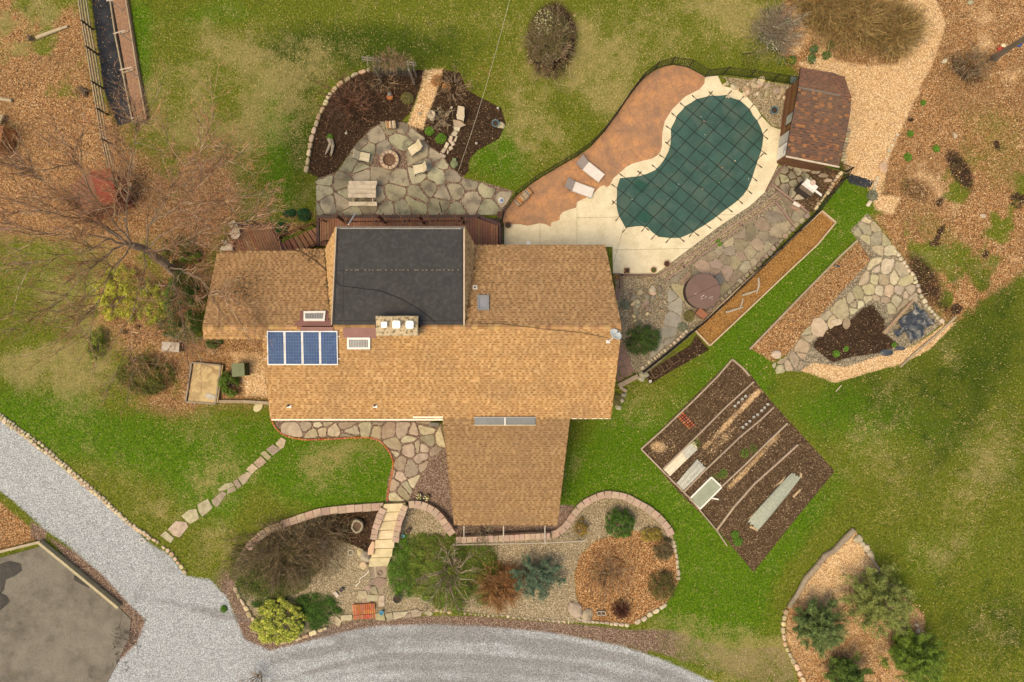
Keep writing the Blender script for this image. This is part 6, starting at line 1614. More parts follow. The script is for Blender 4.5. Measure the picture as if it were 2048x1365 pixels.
timber(q+[q[0]], 2.6, .14, cf, WHITE, 'frame_bar')
pts = [G(a_, b_, .10) for a_, b_ in q]; m_ = MB(); m_.prism([p+Vector((0,0,.01)) for p in pts], pts); m_.build('glass', mat('old_glass', (.28,.31,.23), (.22,.25,.18), scale=1.5, rough=.2, spec=.6), cf)
m_ = MB(); m_.tube([G(*C8(472,862), .1), G(*C8(514,868), .1)], .05, 6); tag(m_.build('white_pipe', WHITE), 'short white plastic pipe beside the cold frame', 'pipe')
cup = MB(); cup.lathe([(0,.0),(.065,0),(.085,.13),(.07,.13),(.055,.02),(0,.02)], n=12); cupm = cup.mesh('plant_cup', mat('white_cup', (.55,.56,.54), fine=.05))
CUPS = [(668,269),(649,286),(627,306),(606,326),(797,317),(778,336),(761,353),(737,376),(716,390),(692,414),(671,432),(652,449)]
ordn = ['first','second','third','fourth','fifth','sixth','seventh','eighth']
for i, (x_, y_) in enumerate(CUPS):
    row = 'shorter' if i < 4 else 'longer'; k = i if i < 4 else i-4
    o = link('plant_cup', cupm, None, True, G(*C8(x_, y_), .01)); tag(o, '%s white cup from the top right in the %s row of the plot' % (ordn[k], row), 'plant cup', 'white cups in the vegetable plot')

# ================================================================ PINE BED EDGE
lgp = thing('log_edging', 'long thick log edging the west side of the pine bed', 'log', 1640, 1130)
pa = [(1708,1060),(1690,1078),(1668,1102),(1650,1112),(1635,1132),(1612,1158),(1596,1188),(1578,1215)]
for a, b, s in ((0,3,0),(2,5,1),(4,8,2)):
    m_ = MB(); m_.tube([G(*p, .13) for p in pa[a:b]], [.17,.18,.16,.15][:len(pa[a:b])], 9); m_.build('log', mat('grey_log', (.33,.27,.20), (.22,.175,.13), scale=6, rnd=.08, bump=.4, bscale=12), lgp)
ps_ = thing('stone_edging', 'row of tan stones along the lower west edge of the pine bed', 'edging', 1570, 1280)
stone_row([(1574,1218),(1568,1232),(1565,1252),(1566,1275),(1573,1298),(1580,1312),(1590,1328),(1598,1345),(1606,1362),(1618,1390)], 13, 7.5, .15, ps_, FIELD, 'stone', 81, .22, dome=.02)
ps2 = thing('stone_edging', 'pale stones and timber at the north east edge of the pine bed', 'edging', 1735, 1095)
for k, (u_, v_, s) in enumerate(((1716,1078,.32),(1733,1097,.28),(1740,1108,.24),(1724,1088,.2),(1744,1115,.18),(1835,1262,.2),(1832,1250,.16))):
    MB().rock(G(u_, v_, .08), (s, s*.9, .16), 120+k).build('stone', PALEST, ps2)
timber([(1730,1105),(1745,1122),(1758,1140)], 5, .14, ps2, MATS['grey_log'])
# ================================================================ YARD OBJECTS
def local(name, label, cat, u, v, rz=0, group=None, dz=0.0, z=None):
    if z is not None: return thing(name, label, cat, loc=P(u, v, z), rz=rz, group=group)
    return thing(name, label, cat, loc=G(u, v, dz), rz=rz, group=group)
OLDW = mat('bleached_wood', (.60,.52,.41), (.44,.37,.28), scale=5, fine=.22, rnd=.06, grain=(1,6,1), c3=(.22,.18,.13), c3scale=2.5, c3amt=.4)
# picnic table
t = local('picnic_table', 'bleached wooden picnic table on the flagstone patio', 'picnic table', 729, 390, dz=.04)
for k in range(3):
    m_ = MB(); m_.box(0, .33-.27*k, .74, 1.72, .25, .045); m_.build('table_plank', OLDW, t, world=False)
for y_ in (.62, -.66): m_ = MB(); m_.box(0, y_, .45, 1.74, .26, .045); m_.build('bench', OLDW, t, world=False)
for x_ in (-.6, .6):
    for s in (-1, 1): m_ = MB(); m_.box(x_, s*.36, .36, .05, .09, .85, rx=R(28*s)); m_.build('leg', OLDW, t, world=False)
    m_ = MB(); m_.box(x_, 0, .42, .05, 1.45, .09); m_.build('crosspiece', OLDW, t, world=False)
# fire pit
t = local('fire_pit', 'round stone fire pit full of brown leaves', 'fire pit', 780, 322, dz=.02)
for k in range(13):
    a = 2*math.pi*k/13; m_ = MB()
    for zz in (0, 1):
        pass
    da = 2*math.pi/13*.46; ri, ro, h = .40, .60, .30+.03*math.sin(k*3)
    q = [(ri*math.cos(a-da), ri*math.sin(a-da)), (ro*math.cos(a-da), ro*math.sin(a-da)), (ro*math.cos(a+da), ro*math.sin(a+da)), (ri*math.cos(a+da), ri*math.sin(a+da))]
    m_.slab([Vector((x_, y_, 0)) for x_, y_ in q], h, bev=.02); m_.build('stone', mat('firepit_stone', (.47,.36,.26), (.35,.26,.18), scale=7, rnd=.18, fine=.2), t, world=False)
m_ = MB(); m_.cyl(0,0,0,.1,.42,.42,20); m_.build('ash_bed', mat('ash_leaves', (.20,.10,.06), (.07,.045,.035), scale=14, fine=.3), t, world=False)
m_ = MB(); rr = random.Random(3)
for k in range(14): a = rr.uniform(0,6.28); b = a+rr.uniform(1.5,4); m_.tube([(.33*math.cos(a),.33*math.sin(a),.13),(.3*math.cos(b),.3*math.sin(b),.15)], .012, 4)
stuff(m_.build('twigs', mat('firewood_twigs', (.28,.18,.12)), t, world=False))
# adirondack-ish chairs
CREAMW = mat('cream_chair_wood', (.62,.55,.40), (.54,.47,.33), scale=5, fine=.08, rnd=.05)
DKC = mat('chair_dark_frame', (.07,.07,.065))
def patio_chair(u, v, rz, label):
    t = local('patio_chair', label, 'chair', u, v, rz=R(rz), group='cream chairs round the fire pit', dz=.04)
    for k in range(5):
        m_ = MB(); m_.box(-.22+.11*k, 0, .38, .10, .58, .025, rx=R(8)); m_.build('seat_slat', CREAMW, t, world=False)
        m_ = MB(); m_.box(-.22+.11*k, .42, .66, .10, .03, .62, rx=R(-28)); m_.build('back_slat', CREAMW, t, world=False)
    for x_ in (-.3, .3):
        m_ = MB(); m_.tube([(x_,-.28,0),(x_,-.24,.4),(x_,.1,.56),(x_,.32,.5)], .022, 5); m_.build('arm', DKC, t, world=False)
        m_ = MB(); m_.tube([(x_,.42,0),(x_,.25,.36),(x_,.6,.9)], .02, 5); m_.build('leg', DKC, t, world=False)
    return t
patio_chair(732, 318, 80, 'cream patio chair left of the fire pit')
patio_chair(829, 303, -60, 'cream patio chair upper right of the fire pit')
patio_chair(838, 342, -80, 'cream patio chair lower right of the fire pit')
# loungers
SLING = mat('sling_fabric', (.62,.58,.55), (.55,.51,.48), scale=6, fine=.06); SL2 = mat('sling_fabric_dark', (.34,.29,.27), (.28,.24,.22), scale=6)
def lounger(u, v, rz, back, label):
    t = local('sun_lounger', label, 'sun lounger', u, v, rz=R(rz), group='sun loungers on the stamped patio', dz=.06)
    m_ = MB(); m_.box(.32, 0, .33, 1.25, .58, .03); m_.build('seat_sling', SLING, t, world=False)
    c, s = math.cos(R(back)), math.sin(R(back)); m_ = MB()
    m_.box(-.32-.33*c, 0, .34+.33*s, .66, .58, .03, ry=R(back)); m_.build('back_sling', SL2, t, world=False)
    for y_ in (-.31, .31):
        m_ = MB(); m_.tube([(.98,y_,.31),(-.32,y_,.33)], .022, 5); m_.build('side_rail', GREYM, t, world=False)
        m_ = MB(); m_.tube([(-.32,y_,.33),(-.32-.68*c,y_,.35+.68*s)], .022, 5); m_.build('back_rail', GREYM, t, world=False)
        for x_ in (.8, -.55): m_ = MB(); m_.tube([(x_,y_,.32),(x_+.06,y_,0)], .02, 5); m_.build('leg', GREYM, t, world=False)
    return t
lounger(1178, 341, -38, 38, 'sun lounger nearest the pool fence with flat seat')
lounger(1156, 379, -20, 42, 'lower sun lounger at the jagged concrete edge')
# firewood
WOODP = [mat('split_log_%s' % n, c, fine=.2, scale=10) for n, c in (('tan', (.48,.34,.20)), ('grey', (.34,.30,.25)), ('orange', (.50,.24,.10)), ('pale', (.66,.57,.44)))]
def firewood(u, v, rz, n, L, label, dz=.05, w=.85):
    t = local('firewood_rack', label, 'firewood', u, v, rz=R(rz), dz=dz); r = random.Random(u)
    for x_ in (-w/2-.05, w/2+.05):
        m_ = MB(); m_.tube([(x_,-.2,0),(x_,-.2,.55)], .015, 4); m_.tube([(x_,.2,0),(x_,.2,.55)], .015, 4); m_.build('rack_frame', DARKM, t, world=False)
    for layer in range(3):
        for k in range(n):
            x_ = -w/2+w*(k+.5)/n+r.uniform(-.02,.02); rad = w/n*.5*r.uniform(.8,1.05)
            m_ = MB(); m_.tube([(x_,-L/2+r.uniform(-.04,.04),.1+layer*.14+r.uniform(-.01,.03)),(x_+r.uniform(-.03,.03),L/2+r.uniform(-.04,.04),.1+layer*.14)], rad, 6)
            m_.build('log', r.choice(WOODP), t, world=False)
firewood(1047, 397, 44, 9, .42, 'firewood rack of mixed split logs on the stamped patio', w=1.15)
firewood(783, 253, 8, 6, .42, 'small rack of split logs at the top of the flagstone patio', w=.6)
# arbor
ar = thing('garden_arbor', 'weathered grey slatted arbor with dry vines at the top of the mulch bed', 'arbor', 782, 140, 0)
ARW = mat('arbor_wood', (.25,.225,.185), (.17,.15,.12), scale=5, rnd=.15, fine=.2)
for k in range(26):
    u_ = 748+k*3.0; a = P(u_-1, 128+k*.25, 2.25); b = P(u_, 153+k*.2, 1.2); b = Vector((P(u_,152,.4).x, P(u_,152,.4).y, .35))
    m_ = MB(); m_.tube([a, b], .022, 4); m_.build('slat', ARW, ar)
for (a, b) in (((723,114,2.5),(832,126,2.5)), ((724,119,2.4),(833,131,2.4))):
    m_ = MB(); A, B = P(*a), P(*b); m_.tube([A, B], .05, 4); m_.build('beam', ARW, ar)
for k in range(9):
    u_ = 735+k*11.5; m_ = MB(); m_.tube([P(u_,112+k*1.2,2.6), P(u_+1,134+k*1.2,2.55)], .025, 4); m_.build('rafter', ARW, ar)
for (u_, v_) in ((748,134),(818,140),(752,118),(822,124)): p = P(u_, v_, 2.3); m_ = MB(); m_.box(p.x, p.y, 1.15, .1, .1, 2.3); m_.build('post', ARW, ar)
# bird bath, garden seat, pots etc.
CST = mat('cast_stone', (.52,.45,.34), (.42,.36,.27), scale=6, fine=.15)
t = local('bird_bath', 'round pale stone bird bath in the right mulch bed', 'bird bath', 865, 237)
m_ = MB(); m_.lathe([(0,.62),(.20,.63),(.255,.70),(.255,.73),(.22,.72),(.18,.67),(0,.66)], n=20); m_.build('bowl', CST, t, world=False, smooth=True)
m_ = MB(); m_.lathe([(.18,0),(.16,.08),(.08,.15),(.07,.5),(.12,.62),(0,.62)], n=14); m_.build('pedestal', CST, t, world=False)
t = local('stone_garden_chair', 'pale weathered garden seat above the stepping stones', 'garden seat', 923, 232, rz=R(-6))
m_ = MB(); m_.prism([(-.2,.36,.75),(.2,.32,.75),(.22,-.1,.42),(-.25,-.05,.42)], [(-.2,.36,.68),(.2,.32,.68),(.22,-.1,.36),(-.25,-.05,.36)]); m_.build('backrest', CST, t, world=False)
m_ = MB(); m_.prism([(-.3,-.05,.42),(.24,-.12,.42),(.20,-.42,.40),(-.22,-.34,.40)], [(-.3,-.05,.34),(.24,-.12,.34),(.20,-.42,.34),(-.22,-.34,.34)]); m_.build('seat', CST, t, world=False)
for x_, y_ in ((-.2,-.3),(.16,-.36),(.18,0),(-.2,.02)): m_ = MB(); m_.cyl(x_,y_,0,.36,.04,.04,6); m_.build('leg', CST, t, world=False)
t = local('driftwood_sculpture', 'curved grey driftwood standing in the left mulch bed', 'driftwood', 661, 297)
for pts_ in ([(-.1,.55,.1),(.08,.2,.3),(-.1,-.2,.35),(-.3,-.42,.1)], [(.1,.5,.1),(.22,.1,.25),(.12,-.35,.2),(.05,-.5,.05)], [(0,.5,.15),(.1,.25,.3),(-.2,-.3,.1)]):
    m_ = MB(); m_.tube(pts_, [.09,.1,.07,.03][:len(pts_)], 7); m_.build('branch', DRF, t, world=False)
def pot(u, v, r0, h, m, label, fill=(.05,.035,.025), cat='plant pot', dz=0., name='plant_pot'):
    t = local(name, label, cat, u, v, dz=dz); m_ = MB()
    m_.lathe([(0,0),(r0*.72,0),(r0*.98,h*.88),(r0*1.06,h*.88),(r0*1.06,h),(r0*.86,h),(r0*.82,h*.8),(0,h*.8)], n=18); m_.build('pot', m, t, world=False)
    m_ = MB(); m_.cyl(0,0,h*.78,h*.84,r0*.8,r0*.78,14); m_.build('soil', mat('pot_soil_%d' % int(sum(fill)*1000), fill, scale=20, fine=.3), t, world=False)
    return t
TERRA = mat('terracotta', (.30,.13,.075), (.22,.09,.055), scale=7); BLUEP = mat('blue_glaze', (.12,.20,.24), (.08,.15,.19), scale=6, rough=.3); DKP = mat('dark_pot', (.03,.028,.028), rough=.5); TURQ = mat('turquoise_glaze', (.06,.33,.38), rough=.25, fine=0)
pot(1016, 452, .19, .3, mat('brown_pot', (.15,.09,.06)), 'brown pot at the corner of the rear deck beside the patio', dz=.05)
pot(991, 250, .22, .35, BLUEP, 'blue glazed pot at the east tip of the mulch bed')
pot(1545, 224, .23, .35, BLUEP, 'blue grey pot standing in the pebbles beside the pool shed')
pot(1332, 529, .19, .3, TERRA, 'round terracotta pot beside the pebble strip timber', dz=.05)
pot(1306, 541, .17, .25, TERRA, 'terracotta pot with green plant left of the round terracotta pot', dz=.05, fill=(.06,.09,.02))
t = local('square_planter', 'small dark red square planter on the concrete by the house corner', 'planter', 1253, 542, dz=.05)
for k in range(4):
    a = k*math.pi/2; m_ = MB(); m_.box(.13*math.cos(a), .13*math.sin(a), .13, .04, .30, .26, rz=a); m_.build('side', TERRA, t, world=False)
m_ = MB(); m_.box(0,0,.1,.22,.22,.18); m_.build('soil', MATS['pot_soil_110'], t, world=False)
pot(796, 1195, .26, .32, DKP, 'large black pot with a white rim lit edge right of the garden landing')
pot(818, 1060, .15, .25, DKP, 'dark round pot at the ivy edge right of the steps', fill=(.10,.05,.04))
pot(807, 1071, .10, .18, TURQ, 'small turquoise ball shaped pot right of the steps', fill=(.06,.33,.38))
pot(764, 1224, .14, .2, mat('bright_blue', (.04,.22,.36), rough=.3), 'bright blue pot beside the brick step', fill=(.04,.22,.36))
pot(684, 1178, .13, .2, mat('slate_pot', (.09,.075,.08)), 'small dark grey pot on the pebbles left of the landing', fill=(.08,.065,.07))
pot(814, 1011, .13, .2, mat('brown_pot', (.15,.09,.06)), 'little brown pot at the top right corner of the steps')
pot(731, 1091, .08, .16, mat('dark_pot', (.03,.028,.028)), 'pair of little dark lanterns beside the stair wall', dz=0.02)
pot(1658, 328, .14, .2, mat('red_pot', (.25,.03,.02)), 'red pot with a white disc under the shed eave', fill=(.7,.65,.6))
pot(1000, 439-8, .2, .3, mat('brown_pot', (.15,.09,.06)), 'dark twiggy pot at the gate between deck and patio', fill=(.10,.06,.03))
# ring, stump planter, lantern, brick
t = local('stump_planter', 'rough hollow stone planter in the dark mulch beside the steps', 'planter', 717, 1050)
m_ = MB(); m_.lathe([(.36,0),(.42,.2),(.38,.42),(.27,.44),(.24,.3),(0,.28)], n=11); 
m_.v = [(x_*(1+.08*math.sin(i*2.3)), y_*1.15*(1+.07*math.cos(i*1.7)), z_) for i, (x_, y_, z_) in enumerate(m_.v)]; m_.build('planter', mat('mossy_stone', (.36,.30,.22), (.22,.19,.13), scale=7, fine=.3, bump=.6), t, world=False)
m_ = MB(); m_.cyl(0,0,.26,.33,.26,.26,12); m_.build('soil', mat('brown_soil', (.13,.08,.05), scale=20), t, world=False)
t = MB(); t.lathe([(.13,0),(.19,0),(.19,.07),(.13,.07),(.13,0)], n=20, cx=0); o = t.build('stone_ring', mat('pale_ring', (.50,.46,.38)), None, world=False); o.location = G(702,1105,.02); tag(o, 'pale ring shaped stone on the front garden pebbles', 'ring')
t = local('garden_lantern', 'pale ornate lantern beside the bare shrub in the front garden', 'lantern', 650, 1085, rz=R(-30))
m_ = MB(); m_.box(0,0,.2,.24,.24,.4); m_.build('body', CST, t, world=False)
m_ = MB(); m_.prism([(-.06,-.06,.58),(.06,-.06,.58),(.06,.06,.58),(-.06,.06,.58)], [(-.24,-.24,.4),(.24,-.24,.4),(.24,.24,.4),(-.24,.24,.4)]); m_.build('roof', mat('lantern_roof', (.50,.48,.42), (.3,.28,.24), scale=12), t, world=False)
t = MB(); t.box(0,0,.06,.40,.22,.12, rz=R(-48)); o = t.build('concrete_block', mat('pale_block', (.52,.45,.38)), None, world=False); o.location = G(673,1188); tag(o, 'pale concrete block beside the small dark pot', 'block')
m_ = MB(); m_.tube([G(*C7(x_, y_), .04) for x_, y_ in ((535,765),(520,800),(440,860),(430,905),(385,945))], .03, 5); tag(m_.build('white_rope', mat('white_rope_mat', (.75,.70,.62))), 'short white rope lying across the garden landing', 'rope')
m_ = MB(); m_.lathe([(.13,0),(.15,0),(.15,.05),(.13,.05),(.13,0)], n=16); o = m_.build('paving_ring', mat('ring_brown', (.20,.15,.12)), None, world=False); o.location = G(*C7(655,800), .05); tag(o, 'thin round ring set on the landing stones', 'ring')
# hydrant/hose in drive
m_ = MB()
pts_ = [G(283+6*math.cos(a)+2, 1081+4*math.sin(a), .05) for a in [k*.6 for k in range(10)]]; m_.tube(pts_, .03, 5); tag(m_.build('white_hose', MATS['white_rope_mat']), 'small coil of white hose at the drive edge', 'hose')
# planters with flowers near garage
for (u_, v_, lb) in ((839, 991, 'left of two flowering pots at the garage corner of the walk'), (855, 994, 'right of two flowering pots at the garage corner of the walk')):
    t = pot(u_, v_, .17, .25, DKP, lb, fill=(.05,.09,.02)); m_ = MB(); r = random.Random(u_)
    for k in range(90):
        a = r.uniform(0,6.28); q = r.uniform(0,.2)
        m_.color(r.choice([(.07,.13,.02),(.10,.18,.03),(.75,.7,.3),(.8,.78,.7)] if k % 3 else [(.5,.1,.08),(.07,.13,.02)])); p = Vector((q*math.cos(a), q*math.sin(a), .25+r.uniform(0,.12))); s = .03
        m_.add([p+Vector((s,0,.01)), p+Vector((0,s,.02)), p-Vector((s,0,0)), p-Vector((0,s,0))], [(0,1,2,3)])
    stuff(m_.build('flowers', LEAFM, t, world=False))
# hot tub
t = local('hot_tub', 'round hot tub under a brown folding cover', 'hot tub', 1403, 581, dz=.04)
t.location = P(1398, 585, .04)
HTB = mat('tub_cover_brown', (.155,.095,.080), (.125,.078,.067), scale=1.5, rough=.5, fine=.05)
m_ = MB(); m_.lathe([(1.0,0),(1.02,.05),(1.0,.78),(0,.78)], n=36); m_.build('tub_shell', mat('tub_shell', (.06,.045,.04)), t, world=False)
for s in (0, 1):
    m_ = MB(); n = 18; q = []
    a0_ = R(25)
    for k in range(n+1): a = a0_+math.pi*s+math.pi*k/n; q.append((1.06*math.cos(a)-.012*math.sin(a0_)*(1 if s else -1), 1.06*math.sin(a)+.012*math.cos(a0_)*(-1 if s else 1)))
    m_.prism([(x_, y_, .90) for x_, y_ in q], [(x_, y_, .79) for x_, y_ in q]); m_.build('cover_half', HTB, t, world=False)
m_ = MB(); r = random.Random(2)
for k in range(7):
    x_, y_ = r.uniform(-.5,.6), -.15-r.uniform(0,.35); a = R(20)+r.uniform(-.4,.4); L = r.uniform(.08,.25)
    m_.box(x_, y_, .905, L, .02, .006, rz=a)
stuff(m_.build('pale_streaks', mat('pale_streak_white', (.75,.72,.66)), t, world=False))  # short pale streaks lying on the cover
t = local('tub_step', 'grey plastic step against the right side of the hot tub', 'step', 1436, 560, rz=R(-60))
m_ = MB(); m_.box(0,.0,.15,.6,.5,.3); m_.build('lower_step', mat('grey_plastic', (.13,.125,.12)), t, world=False); m_ = MB(); m_.box(0,-.12,.38,.6,.26,.16); m_.build('upper_step', MATS['grey_plastic'], t, world=False)
t = local('storage_box', 'small red-brown box at the foot of the hot tub', 'box', 1400, 628, rz=R(-38))
m_ = MB(); m_.box(0,0,.2,.6,.4,.4); m_.build('body', mat('box_brown', (.24,.10,.06), (.19,.08,.05), scale=4), t, world=False); m_ = MB(); m_.box(0,0,.42,.64,.44,.04); m_.build('lid', mat('lid_brown', (.29,.125,.075), (.24,.10,.06), scale=4), t, world=False)
# grill
t = local('grill', 'stainless barbecue grill with a dark open front on the paving by the shed', 'grill', 1603, 383, rz=R(-37))
STL = mat('stainless', (.72,.70,.68), (.62,.60,.58), scale=3, rough=.35, fine=.03)
m_ = MB(); m_.box(0,-.0,.45,.9,.55,.9); m_.build('cabinet', mat('grill_dark', (.06,.045,.04)), t, world=False)
m_ = MB(); m_.prism([(-.42,.02,1.12),(.42,.02,1.12),(.42,.36,1.12),(-.42,.36,1.12)], [(-.45,-.06,.92),(.45,-.06,.92),(.45,.42,.92),(-.45,.42,.92)]); m_.build('lid', STL, t, world=False)
m_ = MB(); m_.box(0,-.2,.93,.9,.22,.03); m_.build('front_shelf', mat('shelf_brown', (.16,.12,.09)), t, world=False)
m_ = MB(); m_.box(.72,.15,.9,.5,.12,.04); m_.build('side_burner', STL, t, world=False); m_ = MB(); m_.cyl(1.0,.2,.85,.95,.07,.07,8); m_.build('knob', DARKM, t, world=False)
m_ = MB(); m_.cyl(.0,.34,1.1,1.2,.16,.16,12); m_.build('side_pot', mat('pinkish_steel', (.55,.42,.38)), t, world=False)
t = local('stone_scraps', 'white boxes and pink sticks on the corner paving', 'clutter', 1590, 413, rz=R(-30))
m_ = MB(); m_.box(0,.1,.1,.45,.18,.14); m_.build('white_box', mat('white_stone', (.70,.65,.58)), t, world=False)
for k in range(3): m_ = MB(); m_.box(.02+.1*k,-.12-.07*k+(.5 if k == 2 else 0),.07,.6,.05,.05, rz=R(14-10*k)); m_.build('stick', mat('pink_stick', (.42,.26,.19)), t, world=False)
# utility boxes west of house
t = local('utility_box', 'pale grey lidded box in the leaves west of the house', 'utility box', 352, 694, rz=R(-3))
m_ = MB(); m_.box(0,0,.3,1.0,.52,.6); m_.build('body', mat('box_shaded_side', (.07,.065,.06)), t, world=False); m_ = MB(); m_.box(-.02,0,.63,1.08,.6,.07); m_.build('lid', mat('pale_lid', (.43,.38,.33), (.36,.32,.27), scale=4), t, world=False)  # body much darker than the lid: shade of the sides is in its colour
t = local('transformer_box', 'square green utility cabinet beside a leafy shrub', 'utility box', 487, 739, rz=R(3))
m_ = MB(); m_.box(0,0,.4,.72,.76,.8); m_.build('body', mat('green_shaded_side', (.06,.08,.04)), t, world=False); m_ = MB(); m_.box(0,0,.83,.78,.82,.05); m_.build('lid', mat('green_lid', (.17,.20,.115), (.14,.165,.095), scale=4, fine=.06), t, world=False)  # darker green body has the shade of the cabinet sides painted in
t = thing('sand_box', 'tan wooden sandbox with a dirty flat cover', 'sandbox', 412, 766)
q = [(388,725),(446,731),(435,807),(376,803)]
timber(q+[q[0]], 3, .36, t, mat('grey_frame', (.30,.25,.20), (.22,.18,.14), scale=5))
pts_ = [G(*p, .29) for p in q]; m_ = MB(); m_.prism(pts_, [p-Vector((0,0,.1)) for p in pts_]); m_.build('sand', mat('dirty_sand', (.50,.38,.20), (.42,.31,.16), scale=2.5, fine=.12, c3=(.20,.13,.06), c3scale=2.2, c3amt=.5), t)
m_ = MB(); m_.slab([G(u_, v_, .30) for u_, v_ in ((409,792),(415,786),(428,790),(434,797),(420,800))], .02, sink=0); m_.build('plastic_scrap', mat('scrap_grey', (.45,.42,.36)), t)
t = thing('timber_edging', 'long weathered timber from the sandbox to the left house wall', 'timber edging', 490, 803)
timber([(437,803),(490,803),(540,806)], 6, .22, t, TIMB)
# pipe rail in front of garage
t = thing('pipe_rail', 'thin grey horizontal rail with cross arms below the garage eave', 'rail', 1050, 1087)
RAILM = mat('grey_rail', (.40,.35,.28), (.31,.27,.21), scale=5, fine=.15)
m_ = MB(); m_.tube([P(905,1090,-.3), P(1000,1088,-.3), P(1090,1086,-.3), P(1169,1082,-.3)], .055, 6); m_.build('rail', RAILM, t)
for u_ in (928, 1007, 1090): m_ = MB(); m_.tube([P(u_,1052,.5), P(u_,1086,-.25)], .035, 5); m_.build('arm', mat('white_arm', (.55,.50,.44)), t)
for u_ in (928, 1007, 1090, 1160): p = P(u_,1087,-.3); m_ = MB(); m_.box(p.x, p.y, -.75, .08, .08, .9); m_.build('post', RAILM, t)
# wire baskets
for k, (u_, v_, lb) in enumerate(((1347,717,'uppermost wire basket beside the terrace path'),(1330,731,'middle wire basket beside the terrace path'),(1311,744,'lowest wire basket, full of dry leaves'))):
    t = local('wire_basket', lb, 'basket', u_, v_, rz=R(35), group='wire baskets'); s = .28
    for z in (.02, .25):
        m_ = MB(); m_.tube([(-s,-s,z),(s,-s,z),(s,s,z),(-s,s,z),(-s,-s,z)], .014, 4); m_.build('hoop', mat('rusty_wire', (.20,.13,.09)), t, world=False)
    for a in range(12):
        x_ = s*math.cos(a*math.pi/6); y_ = s*math.sin(a*math.pi/6); m = max(abs(x_), abs(y_))/s; m_ = MB(); m_.tube([(x_/m,y_/m,0),(x_/m,y_/m,.25)], .008, 4); m_.build('upright', MATS['rusty_wire'], t, world=False)
pot(1300, 763, .09, .12, mat('white_cup', (.55,.56,.54)), 'small white cup on the grass beside the corner rocks', fill=(.5,.5,.45), cat='cup')
# small items in beds
for (u_, v_, lb) in ((694,269,'small white solar lamp in the left mulch bed'),(904,218,'small white solar lamp above the bird bath'),(839,230,'small solar lamp on the chip path of the back bed'),(996,219,'round cream ball at the top right of the mulch bed'),(953,289,'white stone near the lower edge of the mulch bed')):
    t = local('garden_lamp', lb, 'garden lamp', u_, v_); m_ = MB(); m_.lathe([(.0,.2),(.075,.2),(.085,.24),(.05,.28),(0,.28)], n=12); m_.build('lamp_cap', mat('lamp_white', (.46,.42,.36)), t, world=False); m_ = MB(); m_.cyl(0,0,0,.2,.015,.015,6); m_.build('stake', DARKM, t, world=False)
t = local('garden_ornament', 'orange and grey plump ornament in the left mulch bed', 'ornament', 781, 196); m_ = MB(); m_.lathe([(0,0),(.2,.05),(.22,.18),(.12,.3),(0,.3)], n=14); m_.build('body', mat('rust_orange', (.45,.16,.06)), t, world=False, smooth=True)
m_ = MB(); m_.lathe([(0,.28),(.12,.3),(.10,.42),(0,.46)], cx=0, cy=.1, n=12); m_.build('top', mat('ornament_grey', (.30,.31,.34)), t, world=False, smooth=True)
t = local('frog_ornament', 'mossy green low ornament between two shrubs at the stone path', 'ornament', 909, 330); m_ = MB(); m_.rock((0,0,.12), (.28,.32,.16), 4); m_.build('body', mat('moss_green', (.13,.19,.09), (.2,.2,.12), scale=12), t, world=False)
m_ = MB(); m_.box(0,.28,.16,.24,.16,.1); m_.build('head', MATS['moss_green'], t, world=False)
t = local('hose_reel', 'round blue and white hose reel on the paving by the pool gate', 'hose reel', 1002, 402); m_ = MB(); m_.cyl(0,0,0,.12,.2,.2,14); m_.build('reel', mat('pale_box', (.55,.53,.50)), t, world=False); m_ = MB(); m_.cyl(.05,0,.12,.15,.1,.1,12); m_.build('hub', mat('reel_blue', (.12,.22,.42)), t, world=False)
t = local('stone_bowl', 'flat pale stone beside the blue pot at the bed edge', 'stone', 1001, 252); m_ = MB(); m_.rock((0,0,.06), (.28,.24,.1), 5); m_.build('stone', PALEST, t, world=False)
m_ = MB(); m_.cyl(0,0,0,.03,.14,.14,16); o = m_.build('skimmer_lid', WHITE, None, world=False); o.location = P(1057,487,.05); tag(o, 'round white skimmer lid in the concrete beside the house', 'lid')
m_ = MB(); m_.tube([P(879,406,.9), P(884,425,.2)], .03, 6); tag(m_.build('iron_stake', DARKM), 'short black stake standing on the flagstones', 'stake')
# overhead cable from out of the frame down to the mulch bed
m_ = MB(); cp = []
for k in range(17):
    t = k/16; a = P(1050,-120,9.0); b = P(917,342,.3); p = a.lerp(b, t); p.z -= 1.2*math.sin(math.pi*t); cp.append(p)
m_.tube(cp, .009, 5); tag(m_.build('overhead_cable', mat('pale_cable', (.55,.52,.42), fine=0)), 'thin pale overhead wire descending to the mulch bed', 'cable')
# trunk on the right edge and toys
t = thing('bare_tree', 'bare grey tree trunk rising out of frame at the right edge', 'tree', 1988, 118)
m_ = MB(); m_.tube([G(1988,117,-.1), P(1996,112,1.5), P(2016,98,5), P(2042,82,8.5), P(2090,50,12)], [.26,.19,.15,.13,.09], 10); m_.build('trunk', mat('grey_bark', (.34,.29,.24), (.24,.20,.16), scale=6, bump=.5), t)
m_ = MB(); m_.tube([P(2042,82,8.5), P(2080,90,11)], [.07,.03], 6); m_.build('limb', MATS['grey_bark'], t)
for (u_, v_, c_, lb) in ((2005,93,(.75,.62,.42),'cream and orange toy beside the leaning trunk'),(2035,91,(.04,.10,.35),'small blue toy beside the leaning trunk'),(1998,99,(.35,.06,.04),'red toy left of the cream toy')):
    t = local('toy', lb, 'toy', u_, v_); m_ = MB(); m_.rock((0,0,.1), (.2,.16,.12), int(u_)); m_.build('body', mat('toy_%d' % u_, c_), t, world=False)
    m_ = MB(); m_.cyl(.1,.0,.15,.25,.05,.05,8); m_.build('handle', mat('toy_knob_%d' % u_, tuple(x_*.6 for x_ in c_)), t, world=False)
